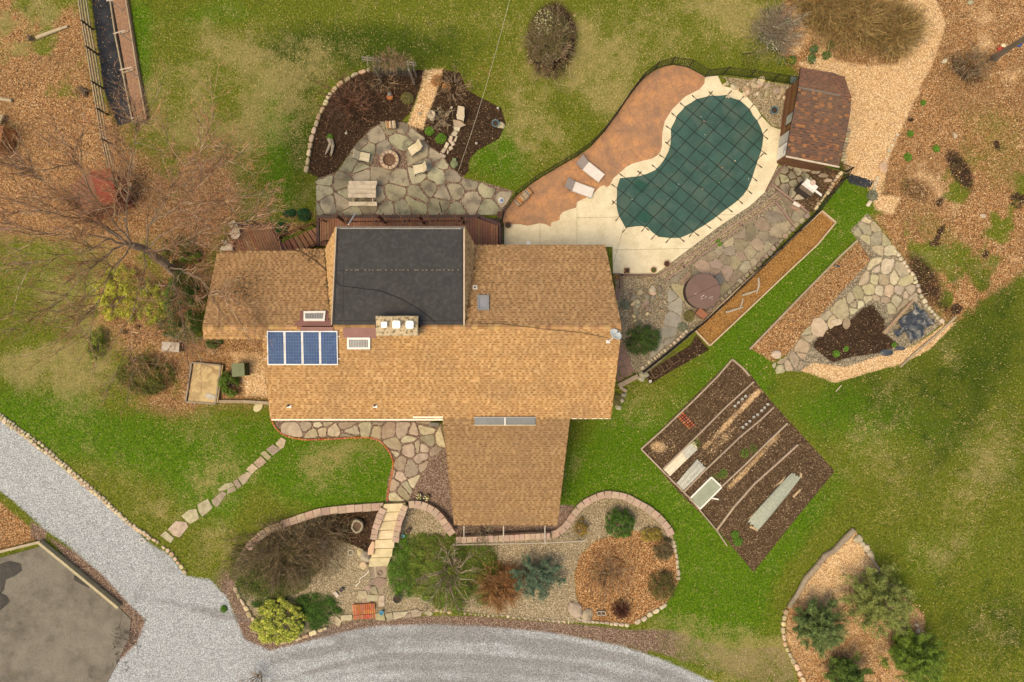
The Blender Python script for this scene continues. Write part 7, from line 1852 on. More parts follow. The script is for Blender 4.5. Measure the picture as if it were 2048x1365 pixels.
m_ = MB(); m_.rock(G(1706+235,5,.05), (.25,.15,.08), 2); tag(m_.build('rock', FS_GREY), 'grey rock at the top edge right of the chip path', 'rock')
m_ = MB(); m_.tube([G(1672,783,.04), G(1683,771,.04)], .03, 6); tag(m_.build('stick', mat('white_stick', (.62,.55,.42))), 'short white stick on the lawn below the pond bed', 'stick')
t = local('window_box', 'small white framed dark tray in the round leafy bed', 'tray', 1202, 1225)
for dx, dy, sx, sy in ((0,.12,.56,.04),(0,-.12,.56,.04),(.26,0,.04,.28),(-.26,0,.04,.28),(0,0,.04,.24)): m_ = MB(); m_.box(dx,dy,.1,sx,sy,.16); m_.build('frame_bar', mat('lamp_white', (.46,.42,.36)), t, world=False)
m_ = MB(); m_.box(0,0,.06,.5,.22,.05); m_.build('soil', MATS['brown_soil'], t, world=False)

# ================================================================ PLANTS
LEAF = LEAFM
def leafcloud(name, parent, c, rad, n, pal, size=(.05,.10), shell=.5, seed=0, flat=.8, clumps=0, clumpr=.3, aspect=.5, hole=0.0, up=.5):
    """many small leaf faces through a crown's volume"""
    g = np.random.default_rng(seed)
    d = g.normal(size=(n, 3)); d /= np.linalg.norm(d, axis=1)[:,None]
    def dome(k_):
        a_ = g.uniform(0, 6.2832, k_); r_ = g.random(k_)**.5; z_ = np.sqrt(np.clip(1-r_*r_, 0, 1)); lo = g.random(k_) < .25; z_ = np.where(lo, z_*g.random(k_), z_*g.uniform(.82, 1.0, k_))
        return np.stack([r_*np.cos(a_), r_*np.sin(a_), z_], 1)
    if clumps:
        cc_ = dome(clumps)*.92
        k = g.integers(0, clumps, n); pos = cc_[k]+d*(g.random(n)**.5)[:,None]*clumpr*(.5+g.random(clumps)[k])[:,None]
        tone = (.72+.56*g.random(clumps))[k]
    else:
        pos = dome(n); tone = np.ones(n)
    # uneven outline
    ang = np.arctan2(pos[:,1], pos[:,0]); ph = g.uniform(0, 6.28, 4)
    lob = 1+.05*np.sin(2*ang+ph[0])+.03*np.sin(5*ang+ph[1])+.03*np.sin(9*ang+ph[2])
    pos = pos*lob[:,None]
    pos = pos*np.array(rad)+np.array(c)
    pal = np.array(pal); cols = pal[g.integers(0, len(pal), n)]*tone[:,None]*(1+g.uniform(-.2,.2,(n,1)))
    sz = g.uniform(*size, n)
    nrm = d.copy(); nrm[:,2] = np.abs(nrm[:,2])+up; nrm /= np.linalg.norm(nrm, axis=1)[:,None]
    t1 = np.cross(nrm, g.normal(size=(n,3))); t1 /= np.linalg.norm(t1, axis=1)[:,None]+1e-9; t2 = np.cross(nrm, t1)
    a = t1*sz[:,None]*.5; b = t2*sz[:,None]*.5*aspect
    V_ = np.stack([pos-a, pos-b, pos+a, pos+b], 1).reshape(-1,3)
    base = np.array(root_loc(parent)) if parent is not None else 0
    me = fast_mesh(name, V_-base, np.arange(4*n).reshape(-1,4), LEAF, colors=cols)
    o = bpy.data.objects.new(name, me); col.objects.link(o); o['kind'] = 'stuff'
    if parent is not None: o.parent = parent
    return o
def tubes(P0, P1, R0, R1, n=3):
    """independent tapered prisms, vectorised"""
    d = P1-P0; L = np.linalg.norm(d, axis=1)[:,None]+1e-9; d = d/L
    ref = np.where(np.abs(d[:,2:3]) > .9, np.array([[1.,0,0]]), np.array([[0,0,1.]]))
    a = np.cross(d, ref); a /= np.linalg.norm(a, axis=1)[:,None]+1e-9; b = np.cross(d, a)
    m = len(P0); V_ = np.zeros((m, 2*n, 3))
    for k in range(n):
        t = 2*math.pi*k/n; o = a*math.cos(t)+b*math.sin(t)
        V_[:,k] = P0+o*R0[:,None]; V_[:,n+k] = P1+o*R1[:,None]
    base = (np.arange(m)*2*n)[:,None]; F_ = []
    for k in range(n): l = (k+1) % n; F_.append(np.concatenate([base+k, base+l, base+n+l, base+n+k], 1))
    return V_.reshape(-1,3), np.stack(F_, 1).reshape(-1,4)
def sprout(g, S0, S1, RR, M, L, spread=.9, up=.15, nseg=3, r=.01, rend=.4, curve=.15, outward=None, tmin=.15):
    """M new shoots from random places of the parent segments; returns segment arrays"""
    wgt = np.linalg.norm(S1-S0, axis=1); k = g.choice(len(S0), M, p=wgt/wgt.sum()); t = g.uniform(tmin, 1, M)[:,None]
    p = S0[k]*(1-t)+S1[k]*t; d = S1[k]-S0[k]; d /= np.linalg.norm(d, axis=1)[:,None]+1e-9
    rnd = g.normal(size=(M,3)); dirv = d*(1-spread*.5)+rnd*spread*.6+np.array([0,0,up])
    if outward is not None:
        o = p-np.array(outward); o /= np.linalg.norm(o, axis=1)[:,None]+1e-9; dirv += o*.45
    dirv /= np.linalg.norm(dirv, axis=1)[:,None]
    ln = L*g.uniform(.55, 1.3, M); A = []; B = []; ra = []; rb = []
    rs = r*g.uniform(.8, 1.2, M)
    for s in range(nseg):
        q = p+dirv*(ln/nseg)[:,None]; A.append(p); B.append(q)
        ra.append(rs*(1-(1-rend)*s/nseg)); rb.append(rs*(1-(1-rend)*(s+1)/nseg))
        p = q; dirv = dirv+g.normal(size=(M,3))*curve+np.array([0,0,up*.3]); dirv /= np.linalg.norm(dirv, axis=1)[:,None]
    return np.concatenate(A), np.concatenate(B), np.concatenate(ra), np.concatenate(rb)
def addtubes(name, parent, segs, m, n=3, world=True, smooth=True, stuffy=False):
    V_, F_ = tubes(*segs, n=n); base = np.array(root_loc(parent)); cl_ = None
    if stuffy and m.name in MATC:
        gg = np.random.default_rng(len(F_)); c0 = np.array(MATC[m.name]); k = np.array([.35,.7,1.0,1.25,1.9])[gg.integers(0,5,len(segs[0]))]
        cl_ = np.repeat(np.clip(c0[None]*k[:,None]*(1+gg.uniform(-.12,.12,(len(k),3))), 0, .8), n, 0); m = LEAFM
    o = bpy.data.objects.new(name, fast_mesh(name, V_-base, F_, m, smooth=smooth, colors=cl_)); col.objects.link(o); o.parent = parent
    if stuffy: stuff(o)
    return o
def polyseg(paths, radii):
    A, B, ra, rb = [], [], [], []
    for pth, rad in zip(paths, radii):
        for i in range(len(pth)-1): A.append(list(pth[i])); B.append(list(pth[i+1])); ra.append(rad[i]); rb.append(rad[i+1])
    return np.array(A), np.array(B), np.array(ra), np.array(rb)
BARK = mat('tree_bark', (.30,.22,.155), (.20,.145,.10), scale=7, fine=.2)
TWIG = mat('twig_brown', (.43,.21,.105), (.25,.145,.08), scale=2, fine=.1)
TWIG2 = mat('twig_grey', (.30,.225,.155), (.21,.155,.105), scale=2, fine=.1)

# --- the large bare maple
tree = thing('bare_tree', 'large leafless tree spreading over the west lawn and the red shed', 'tree', 350, 545)
g = np.random.default_rng(11)
def smooth_path(pts, k=3):
    out = []
    for i in range(len(pts)-1):
        for s in range(k):
            t = s/k; out.append(pts[i].lerp(pts[i+1], t)+Vector((g.normal()*.06, g.normal()*.06, g.normal()*.05)) if (i or s) else pts[0])
    out.append(pts[-1]); return out
trunk = [P(350,545,0), P(330,528,1.8), P(290,500,4.0), P(262,490,5.2)]
tsm = smooth_path([Vector(p) for p in trunk], 3)
m_ = MB(); m_.tube(tsm, list(np.linspace(.30,.19,len(tsm))), 10); m_.build('trunk', BARK, tree)
X0 = P(262,490,5.2); X1 = P(290,500,4.0); X2 = P(335,532,1.4)
LIMBS = [
 ([X0, P(220,478,6.0), P(150,470,7.0), P(70,462,8.0), P(-20,450,9.0)], .11),
 ([X0, P(225,465,6.2), P(160,420,7.5), P(95,370,9.0), P(40,320,10)], .11),
 ([X0, P(240,460,6.3), P(190,390,8), P(150,320,10), P(130,270,11)], .10),
 ([X0, P(250,450,6.4), P(255,380,8), P(262,320,9.5), P(280,250,11)], .10),
 ([X0, P(225,500,6), P(180,540,7), P(140,580,7.6), P(100,620,8)], .10),
 ([X0, P(240,520,5.8), P(215,560,6.5), P(190,620,7), P(170,680,7.2)], .08),
 ([X1, P(300,450,5), P(330,400,6.5), P(360,350,8), P(400,300,9)], .10),
 ([X1, P(320,475,4.6), P(370,440,5.8), P(430,405,7), P(510,375,8)], .10),
 ([X1, P(330,500,4.4), P(380,470,5.4), P(450,450,6.4), P(540,430,7)], .075),
 ([X2, P(370,545,2.6), P(400,560,4), P(420,585,5.5), P(450,600,6.8)], .08),
 ([X2, P(350,570,2.6), P(358,610,4), P(364,650,5), P(370,700,5.6)], .08),
 ([X1, P(290,540,4.6), P(270,600,5.4), P(262,660,6), P(255,720,6.4)], .07),
 ([X0, P(190,440,6.5), P(110,430,8), P(20,400,9.5), P(-60,380,10)], .08),
 ([P(220,478,6.0), P(180,500,6.8), P(110,520,7.8), P(30,540,8.6)], .07),
 ([P(300,450,5), P(350,420,6.4), P(430,340,8), P(500,290,9)], .07),
]
paths = []; rads = []
for pts_, r0 in LIMBS:
    sp = smooth_path([Vector(p) for p in pts_], 3); rd = list(np.linspace(r0*.68, r0*.12, len(sp)))
    m_ = MB(); m_.tube(sp, rd, 6); m_.build('limb', BARK, tree); paths.append(sp[2:]); rads.append(rd[2:])
L1 = polyseg(paths, rads)
ctr = tuple(P(300,520,3.0))
L2 = sprout(g, L1[0], L1[1], None, 260, 2.5, spread=.8, up=.12, nseg=5, r=.022, curve=.16, outward=ctr)
L3 = sprout(g, L2[0], L2[1], None, 2200, 1.3, spread=.85, up=.15, nseg=4, r=.011, curve=.16, outward=ctr)
L4 = sprout(g, L3[0], L3[1], None, 15000, .48, spread=.95, up=.15, nseg=2, r=.0068, curve=.2, outward=ctr)
addtubes('branches', tree, L2, BARK, 5, stuffy=True); addtubes('twigs', tree, L3, TWIG2, 4, stuffy=True); addtubes('fine_twigs', tree, L4, TWIG, 3, stuffy=True)

def twigcloud(name, parent, c, rad, n, m, L=.3, r=.006, seed=0, up=.3):
    g = np.random.default_rng(seed); d = g.normal(size=(n,3)); d /= np.linalg.norm(d, axis=1)[:,None]
    p = d*(g.random(n)**.4)[:,None]; p[:,2] = np.abs(p[:,2]); ang = np.arctan2(p[:,1], p[:,0]); ph = g.uniform(0,6.28,3)
    p *= (1+.10*np.sin(3*ang+ph[0])+.08*np.sin(7*ang+ph[1]))[:,None]
    p = p*np.array(rad)+np.array(c); e = d*.6+g.normal(size=(n,3))*.6+np.array([0,0,up]); e /= np.linalg.norm(e, axis=1)[:,None]
    ln = L*g.uniform(.5,1.3,n)[:,None]; q = p+e*ln; e2 = e+g.normal(size=(n,3))*.35; e2 /= np.linalg.norm(e2, axis=1)[:,None]; q2 = q+e2*ln*.7
    rr = np.full(n, r); return addtubes(name, parent, (np.concatenate([p,q]), np.concatenate([q,q2]), np.concatenate([rr,rr*.8]), np.concatenate([rr*.8,rr*.4])), m, 3, stuffy=True)
def bare_shrub(u, v, rad, h, label, n1=14, n2=120, n3=1500, n4=0, m1=BARK, m2=TWIG, seed=1, cat='shrub', name='bare_shrub', up=.25, r1=.03, l2=.5, l3=.28, base_spread=.1, r3=.009, cl=.5, asp=(1,1)):
    t = thing(name, label, cat, u, v); g = np.random.default_rng(seed); b = t.location
    paths = []; rads = []
    for k in range(n1):
        a = 2*math.pi*k/n1+g.uniform(-.3,.3); L = g.uniform(.65,1)
        p0 = b+Vector((math.cos(a)*base_spread, math.sin(a)*base_spread, 0)); p1 = b+Vector((math.cos(a)*rad*.35*L, math.sin(a)*rad*.35*L, h*.6)); p2 = b+Vector((math.cos(a+.2)*rad*.8*L, math.sin(a+.2)*rad*.8*L, h*g.uniform(.6,1)))
        m_ = MB(); m_.tube([p0, p1, p2], [r1, r1*.7, r1*.3], 5); m_.build('stem', m1, t); paths.append([p0,p1,p2]); rads.append([r1,r1*.7,r1*.3])
    S1_ = polyseg(paths, rads); S2_ = sprout(g, S1_[0], S1_[1], None, n2, l2, up=up, nseg=3, r=r1*.42, outward=tuple(b), spread=.85, tmin=.3)
    S3_ = sprout(g, S2_[0], S2_[1], None, int(n3*.7), l3, up=up, nseg=2, r=r3, outward=tuple(b), spread=.9)
    addtubes('branches', t, S2_, m1, 4, stuffy=True); addtubes('twigs', t, S3_, m2, 3, stuffy=True)
    nc = int(n3*.32*cl)
    if nc: twigcloud('outer_twigs', t, tuple(b), (rad*asp[0], rad*asp[1], h), nc, m2, L=l3*1.5, r=r3*1.25, seed=seed+50)
    return t
RTW = mat('twig_reddish', (.20,.10,.065), (.14,.07,.045), scale=3); OTW = mat('twig_olive', (.22,.17,.075), (.15,.12,.05), scale=2)
ORT = mat('twig_ochre', (.36,.22,.09), (.26,.15,.06), scale=2)
bare_shrub(703, 212, 2.0, 1.9, 'small spreading leafless tree in the left mulch bed', cl=.2, n1=13, n2=150, n3=1300, m1=RTW, m2=RTW, seed=2, cat='tree', name='bare_tree', l2=.6, l3=.35, r1=.032)
t = bare_shrub(1101, 102, 1.55, 1.5, 'big round brown twiggy shrub with green patches on the top lawn', cl=.8, asp=(1,1.45), n1=22, n2=200, n3=1800, m1=TWIG2, m2=mat('twig_ashy', (.30,.23,.14), (.20,.15,.09), scale=2), seed=3, l2=.55, l3=.3, base_spread=.5)
leafcloud('leaves', t, tuple(P(1096,75,1.0)), (1.3,1.6,.6), 4500, [(.10,.12,.03),(.16,.15,.06),(.12,.10,.04)], size=(.03,.07), seed=4)
leafcloud('blossom', t, tuple(P(1088,44,1.5)), (.55,.9,.2), 170, [(.65,.6,.3),(.55,.55,.25),(.7,.68,.5)], size=(.05,.09), seed=5)
leafcloud('leaves', t, tuple(P(1101,90,.4)), (1.55,2.25,1.1), 15000, [(.16,.10,.05),(.09,.06,.035),(.24,.16,.08),(.13,.12,.04),(.05,.035,.02)], size=(.05,.10), seed=6, shell=.3, clumps=140, clumpr=.13, aspect=.3)
# front left large twiggy shrub mass with climbing greens
t = bare_shrub(578, 1098, 2.9, 1.3, 'wide tangled bare shrub overhanging the curved block wall', cl=1.5, asp=(1.25,.72), n1=26, n2=320, n3=3600, m1=TWIG2, m2=mat('twig_dark', (.20,.15,.085), (.18,.13,.08), scale=2), seed=6, l2=.7, l3=.38, base_spread=1.2)
leafcloud('leaves', t, tuple(G(550,1130,.1)), (2.9,2.2,.5), 20000, [(.08,.13,.015),(.12,.16,.025),(.05,.07,.015),(.18,.14,.05),(.07,.055,.03)], size=(.05,.09), seed=7, shell=.1)
t = bare_shrub(645, 1062, 1.6, 1.1, 'dark tangled bare shrub beside the stone planter', cl=1.2, asp=(1.2,.6), n1=16, n2=140, n3=1500, m1=TWIG2, m2=MATS['twig_dark'], seed=8, l2=.6, l3=.35, base_spread=.7)
# right front tree over ivy
t = bare_shrub(905, 1135, 2.6, 2.6, 'leafless multi-stem tree standing in the ivy before the garage', cl=.15, n1=12, n2=110, n3=700, m1=mat('pale_bark', (.30,.25,.18), (.21,.17,.12), scale=6), m2=TWIG2, seed=9, cat='tree', name='bare_tree', l2=.8, l3=.45, r1=.05)
t = bare_shrub(965, 1060, 1.2, 1.0, 'small twiggy shrub in front of the garage wing', cl=.1, n1=12, n2=70, n3=400, m1=MATS['pale_bark'], m2=TWIG2, seed=10, l2=.5, l3=.3)
# dry orange shrub centre
bare_shrub(1000, 1165, 1.4, 1.1, 'orange-brown dry shrub right of the ivy', cl=1.5, n1=16, n2=240, n3=3000, m1=ORT, m2=mat('twig_orange', (.36,.19,.085), (.26,.13,.06), scale=2), seed=12, l2=.5, l3=.3, base_spread=.4)
bare_shrub(1215, 1140, 1.9, 1.3, 'wide low brown twiggy tree over the round leafy bed', cl=.5, n1=14, n2=110, n3=1300, m1=TWIG2, m2=mat('twig_tan', (.36,.21,.105), (.19,.12,.07), scale=2), seed=13, l2=.65, l3=.35)
bare_shrub(1240, 1218, .55, .6, 'dark red bare shrub beside the white tray', n1=12, n2=160, n3=1500, m1=RTW, m2=mat('twig_maroon', (.11,.045,.03), (.075,.03,.02), scale=3), seed=14, l2=.25, l3=.15, base_spread=.15)
# arching willow-like bushes top right
for (u_, v_, ra, lb, sd) in ((1690,40,2.3,'large arching golden-brown bush at the top right',20),(1780,70,1.4,'tangled brown bush left of the top chip path',21),(1640,10,1.6,'dry orange bush at the top edge',22)):
    bare_shrub(u_, v_, ra, 1.5, lb, cl=1.4, n1=26, n2=420, n3=4200, m1=ORT, m2=mat('twig_golden', (.34,.24,.10), (.25,.16,.07), scale=2), seed=sd, l2=.8, l3=.4, up=-.05, base_spread=.4)
t = bare_shrub(1545, 70, 1.6, 1.2, 'thin grey branched shrub with white flowers below on the top lawn edge', n1=14, n2=200, n3=2600, m1=TWIG2, m2=mat('twig_silver', (.32,.27,.20), (.22,.18,.13), scale=2), seed=23, l2=.6, l3=.35)
for (cu_, cv_, ru, rv) in ((1530,72,.5,.5),(1548,92,.5,.45),(1580,46,.45,.25)):
    leafcloud('leaves', t, tuple(G(cu_,cv_,.1)), (ru,rv,.3), 350, [(.07,.12,.03),(.05,.09,.02)], size=(.05,.12), seed=int(cu_)); leafcloud('flowers', t, tuple(G(cu_,cv_,.3)), (ru,rv,.25), 110, [(.8,.8,.72),(.75,.75,.6)], size=(.05,.08), seed=int(cu_)+1)
for (u_, v_, lb, c_) in ((1652,112,'dark green clump north of the pool shed',None),(1622,120,'green clump left of the dark one north of the shed',(.7,.7,.6)),(1583,122,'daffodil clump with yellow flowers by the fence corner',(.75,.55,.05)),(1660,93,'small green tuft above the dark clump',None),(1627,100,'grey-green low tuft with blue flowers north of the shed',(.3,.3,.4)),(1563,124,'yellow flowering tuft at the lawn edge by the fence',(.75,.55,.05))):
    t = thing('bulb_clump', lb, 'plant', u_, v_); leafcloud('leaves', t, tuple(G(u_,v_,.05)), (.28,.28,.3), 260, [(.05,.11,.02),(.07,.15,.03)], size=(.08,.18), aspect=.25, seed=int(u_*3+v_))
    if c_: leafcloud('flowers', t, tuple(G(u_,v_,.25)), (.28,.28,.12), 26, [c_], size=(.05,.08), seed=int(u_+v_))
# tall evergreens west of house (holly, cypress)
def leafy(name, label, cat, u, v, rad, h, n, pal, seed, size=(.06,.11), clumps=40, clumpr=.3, shell=.55, stem=True, top=None, aspect=.55, lean=0.0):
    t = thing(name, label, cat, u, v); b = t.location
    if stem:
        g = np.random.default_rng(seed); paths = []; rads = []
        for k in range(7):
            a = k*.9+g.uniform(-.2,.2); p1 = b+Vector((math.cos(a)*rad[0]*.5, math.sin(a)*rad[1]*.5, h*.5)); paths.append([b, p1, b+Vector((math.cos(a)*rad[0]*.8, math.sin(a)*rad[1]*.8, h*.75))]); rads.append([.04,.03,.01])
        addtubes('stems', t, polyseg(paths, rads), BARK, 5)
    leafcloud('foliage', t, tuple(b+Vector((0,0,h*.25))), (rad[0], rad[1], h*.75), n, pal, size=size, seed=seed, clumps=clumps, clumpr=clumpr, shell=shell, aspect=aspect)
    return t
GD = [(.035,.075,.012),(.055,.105,.018),(.03,.06,.012),(.08,.13,.02)]
leafy('round_shrub', 'dense round bright green evergreen shrub inside the curved wall', 'shrub', 1236, 1043, (1.0,1.0), 1.3, 12000, [(.05,.115,.015),(.075,.155,.02),(.03,.075,.012)], 31, size=(.04,.08), clumps=120, clumpr=.16, shell=.85)
leafy('leafy_shrub', 'dark green spreading shrub between the house corner and the path', 'shrub', 1284, 680, (1.15,1.0), .9, 12000, [(.04,.085,.015),(.06,.115,.02),(.03,.06,.012)], 32, size=(.03,.07), clumps=90, clumpr=.22, shell=.5)
leafy('variegated_shrub', 'bright yellow-green variegated shrub at the drive corner', 'shrub', 562, 1238, (1.75,1.55), 1.2, 16000, [(.42,.43,.07),(.58,.57,.13),(.26,.32,.04),(.12,.20,.02)], 33, size=(.06,.12), clumps=170, clumpr=.12, shell=.6)
leafy('ground_ivy', 'low dark green ivy spilling to the drive right of the yellow shrub', 'ground cover', 630, 1222, (1.6,1.15), .35, 9000, [(.04,.10,.012),(.06,.14,.02),(.03,.07,.01)], 34, size=(.05,.10), clumps=70, clumpr=.25, shell=.1, stem=False)
leafy('ground_ivy', 'green ivy patch under the tangled shrub', 'ground cover', 530, 1172, (1.9,1.3), .35, 8000, [(.04,.09,.012),(.05,.11,.02),(.03,.06,.01)], 35, size=(.05,.10), clumps=50, clumpr=.25, shell=.1, stem=False)
t = leafy('ground_ivy', 'bright green ivy carpet right of the stone steps', 'ground cover', 812, 1130, (1.3,2.0), .35, 12000, [(.07,.16,.015),(.10,.20,.02),(.05,.10,.012)], 36, size=(.05,.10), clumps=90, clumpr=.22, shell=.1, stem=False)
leafy('ground_ivy', 'broad olive green ivy under the bare front tree', 'ground cover', 905, 1140, (3.4,2.7), .6, 42000, [(.10,.19,.02),(.16,.25,.03),(.06,.11,.012),(.20,.15,.05),(.11,.15,.03)], 37, size=(.06,.11), clumps=230, clumpr=.15, shell=.1, stem=False)
leafy('dark_shrub', 'dark olive round shrub at the right edge of the leafy bed', 'shrub', 1322, 1168, (.95,.95), .95, 9000, [(.09,.085,.02),(.12,.11,.03),(.07,.065,.02)], 38, size=(.03,.06), clumps=70, clumpr=.25, shell=.5)
leafy('dark_shrub', 'brown-green fading shrub above the dark olive one', 'shrub', 1325, 1095, (.7,.7), .8, 5000, [(.10,.075,.035),(.08,.085,.03),(.13,.10,.05)], 39, size=(.03,.06), clumps=50, clumpr=.25, shell=.4)
leafy('yellow_shrub', 'yellow-orange low shrub near the right end of the curved wall', 'shrub', 1300, 1068, (.7,.5), .5, 3500, [(.28,.24,.04),(.20,.20,.03),(.32,.18,.05)], 40, size=(.03,.07), clumps=40, clumpr=.25, shell=.3)
leafy('yellow_shrub', 'red and green small shrub left of the round evergreen', 'shrub', 1163, 1053, (.5,.6), .6, 2600, [(.30,.13,.04),(.16,.17,.03),(.10,.13,.03),(.36,.20,.05)], 41, size=(.03,.07), clumps=30, clumpr=.25, shell=.3)
# west side shrubs
leafy('yellow_green_bush', 'large yellow-green bush under the bare tree', 'shrub', 250, 590, (1.9,1.75), 1.1, 9500, [(.42,.40,.04),(.30,.32,.03),(.50,.45,.08),(.14,.17,.03)], 51, size=(.06,.11), clumps=75, clumpr=.14, shell=.25)
leafy('yellow_green_bush', 'second yellow-green bush right of the first under the tree', 'shrub', 310, 605, (1.4,1.6), 1.1, 6500, [(.28,.31,.03),(.18,.22,.03),(.36,.36,.06)], 52, size=(.06,.11), clumps=55, clumpr=.2, shell=.3)
leafy('evergreen_tree', 'dark evergreen against the west wall of the house', 'shrub', 385, 612, (1.15,2.1), 2.4, 14000, GD+[(.12,.19,.03)], 53, size=(.06,.11), clumps=70, clumpr=.22, shell=.4)
leafy('evergreen_shrub', 'olive evergreen shrub below the lower deck corner', 'shrub', 362, 500, (1.2,.95), .9, 4500, [(.10,.11,.02),(.14,.13,.03),(.07,.08,.02)], 54, size=(.05,.09), clumps=50, clumpr=.22, shell=.3)
leafy('evergreen_shrub', 'bright green shrub beside the lower deck', 'shrub', 385, 515, (.65,.45), .8, 1800, [(.12,.18,.02),(.16,.22,.03)], 55, clumps=24, clumpr=.25)
leafy('evergreen_shrub', 'big dark olive shrub left of the sandbox', 'shrub', 300, 750, (1.75,1.35), 1.5, 12000, [(.07,.085,.015),(.10,.11,.02),(.045,.055,.012),(.17,.15,.03)], 56, size=(.05,.10), clumps=90, clumpr=.22, shell=.4)
leafy('evergreen_shrub', 'narrow green shrub left of the dark olive one', 'shrub', 200, 690, (.55,1.1), .9, 2600, [(.12,.16,.02),(.20,.22,.03),(.08,.10,.02)], 57, clumps=30, clumpr=.25)
leafy('evergreen_shrub', 'leafy green shrub beside the green utility cabinet', 'shrub', 463, 768, (.6,.85), 1.0, 3800, [(.08,.15,.015),(.11,.19,.02),(.05,.09,.012)], 58, clumps=40, clumpr=.22, shell=.3)
leafy('evergreen_shrub', 'dim green shrub above the pale utility box', 'shrub', 352, 655, (1.0,.8), 1.0, 3800, [(.07,.085,.02),(.10,.10,.03),(.05,.06,.02)], 59, clumps=40, clumpr=.25, shell=.3)
leafy('evergreen_shrub', 'small dark shrub under the west eave', 'shrub', 432, 684, (.6,.4), .5, 1400, GD, 60, clumps=20, clumpr=.3)
for k, (u_, v_, ra, lb) in enumerate(((573,428,.2,'leftmost dark green tuft of three above the stairs'),(584,427,.24,'middle dark green tuft of three above the stairs'),(609,431,.42,'largest dark green tuft, right of the three above the stairs'),(564,458,.38,'dark green tuft beside the stair handrail'))):
    t = thing('green_tuft', lb, 'plant', u_, v_); leafcloud('leaves', t, tuple(G(u_,v_,.05)), (ra,ra,ra*1.1), 900, [(.015,.06,.02),(.02,.085,.03),(.03,.10,.03)], size=(.07,.16), aspect=.3, seed=70+k)
for k, (u_, v_, ra, lb, pl_) in enumerate(((859,263,.28,'upper bright green herb in the right mulch bed',0),(882,278,.34,'lower bright green herb in the right mulch bed',0),(660,276,.2,'flat green cushion plant beside the driftwood',0),(874,162,.36,'round orange dried fern in the top of the right mulch bed',1),(893,175,.3,'small dried tuft beside the orange fern',1),(815,198,.4,'olive twiggy perennial beside the chip path',2),(1438,486,.2,'green weed in the pebble strip beside the pool',0),(1675,383,.15,'green weed beside the mesh fence',0),(1672,708,.22,'bright green weed at the edge of the pond soil',0),(1692,698,.15,'small green weed in the pond soil',0),(1788,690,.15,'green weed beside the black liner',0),(1402,688,.0,'',0),(1744,392,.35,'grey-green shrub on the stone edge of the green strip',3),(1378,632,.35,'olive perennial beside the hot tub path',2),(1365,655,.3,'grey grass tuft beside the path',3),(1250,610,.3,'grey-green plant against the east house wall',3),(1846,206,.16,'green weed on the right edge of the chip path',0),(1820,268,.2,'green weed beside the lower chip path',0),(1872,298,.22,'green weed in the leaves right of the chip path',0),(1815,315,.25,'long green weed near the tan rock',0),(1512,741+340,.3,'green weeds at the south end of the plot',0),(1470,1069,.25,'pair of weeds in the southern plot corner',0),(448,1218,.22,'green weed in the purple gravel by the drive',0),(1232,800,.4,'dark green plant at the south east house corner',2))):
    if not lb: continue
    if lb.startswith('green weeds at'): u_, v_ = 1475, 1083
    pal = [[(.09,.20,.02),(.12,.26,.03),(.06,.14,.02)], [(.40,.20,.08),(.50,.28,.13),(.28,.14,.06)], [(.15,.14,.05),(.20,.18,.07),(.10,.10,.03)], [(.16,.18,.13),(.22,.23,.17),(.11,.13,.09)]][pl_]
    t = thing('small_plant', lb, 'plant', u_, v_); leafcloud('leaves', t, tuple(G(u_,v_,.03)), (ra,ra,ra*.7), int(200+1800*ra), pal, size=(.05,.11), aspect=.4, seed=90+k, shell=.2)
# weeds inside the veg plot
for k, (x_, y_, n_, lb) in enumerate(((665,600,200,'upper patch of seedlings in the middle row of the plot'),(540,720,200,'lower patch of seedlings in the middle row of the plot'),(715,575,90,'small seedling patch right of the upper one'),(495,742,60,'seedlings beside the cold frame corner'),(382,545,120,'green herb at the tip of the white fabric'))):
    u_, v_ = C8(x_, y_); t = thing('seedlings', lb, 'seedlings', u_, v_); leafcloud('leaves', t, tuple(G(u_,v_,.02)), (.3,.3,.1), n_, [(.08,.16,.02),(.12,.2,.03)], size=(.05,.1), seed=120+k, shell=.0)
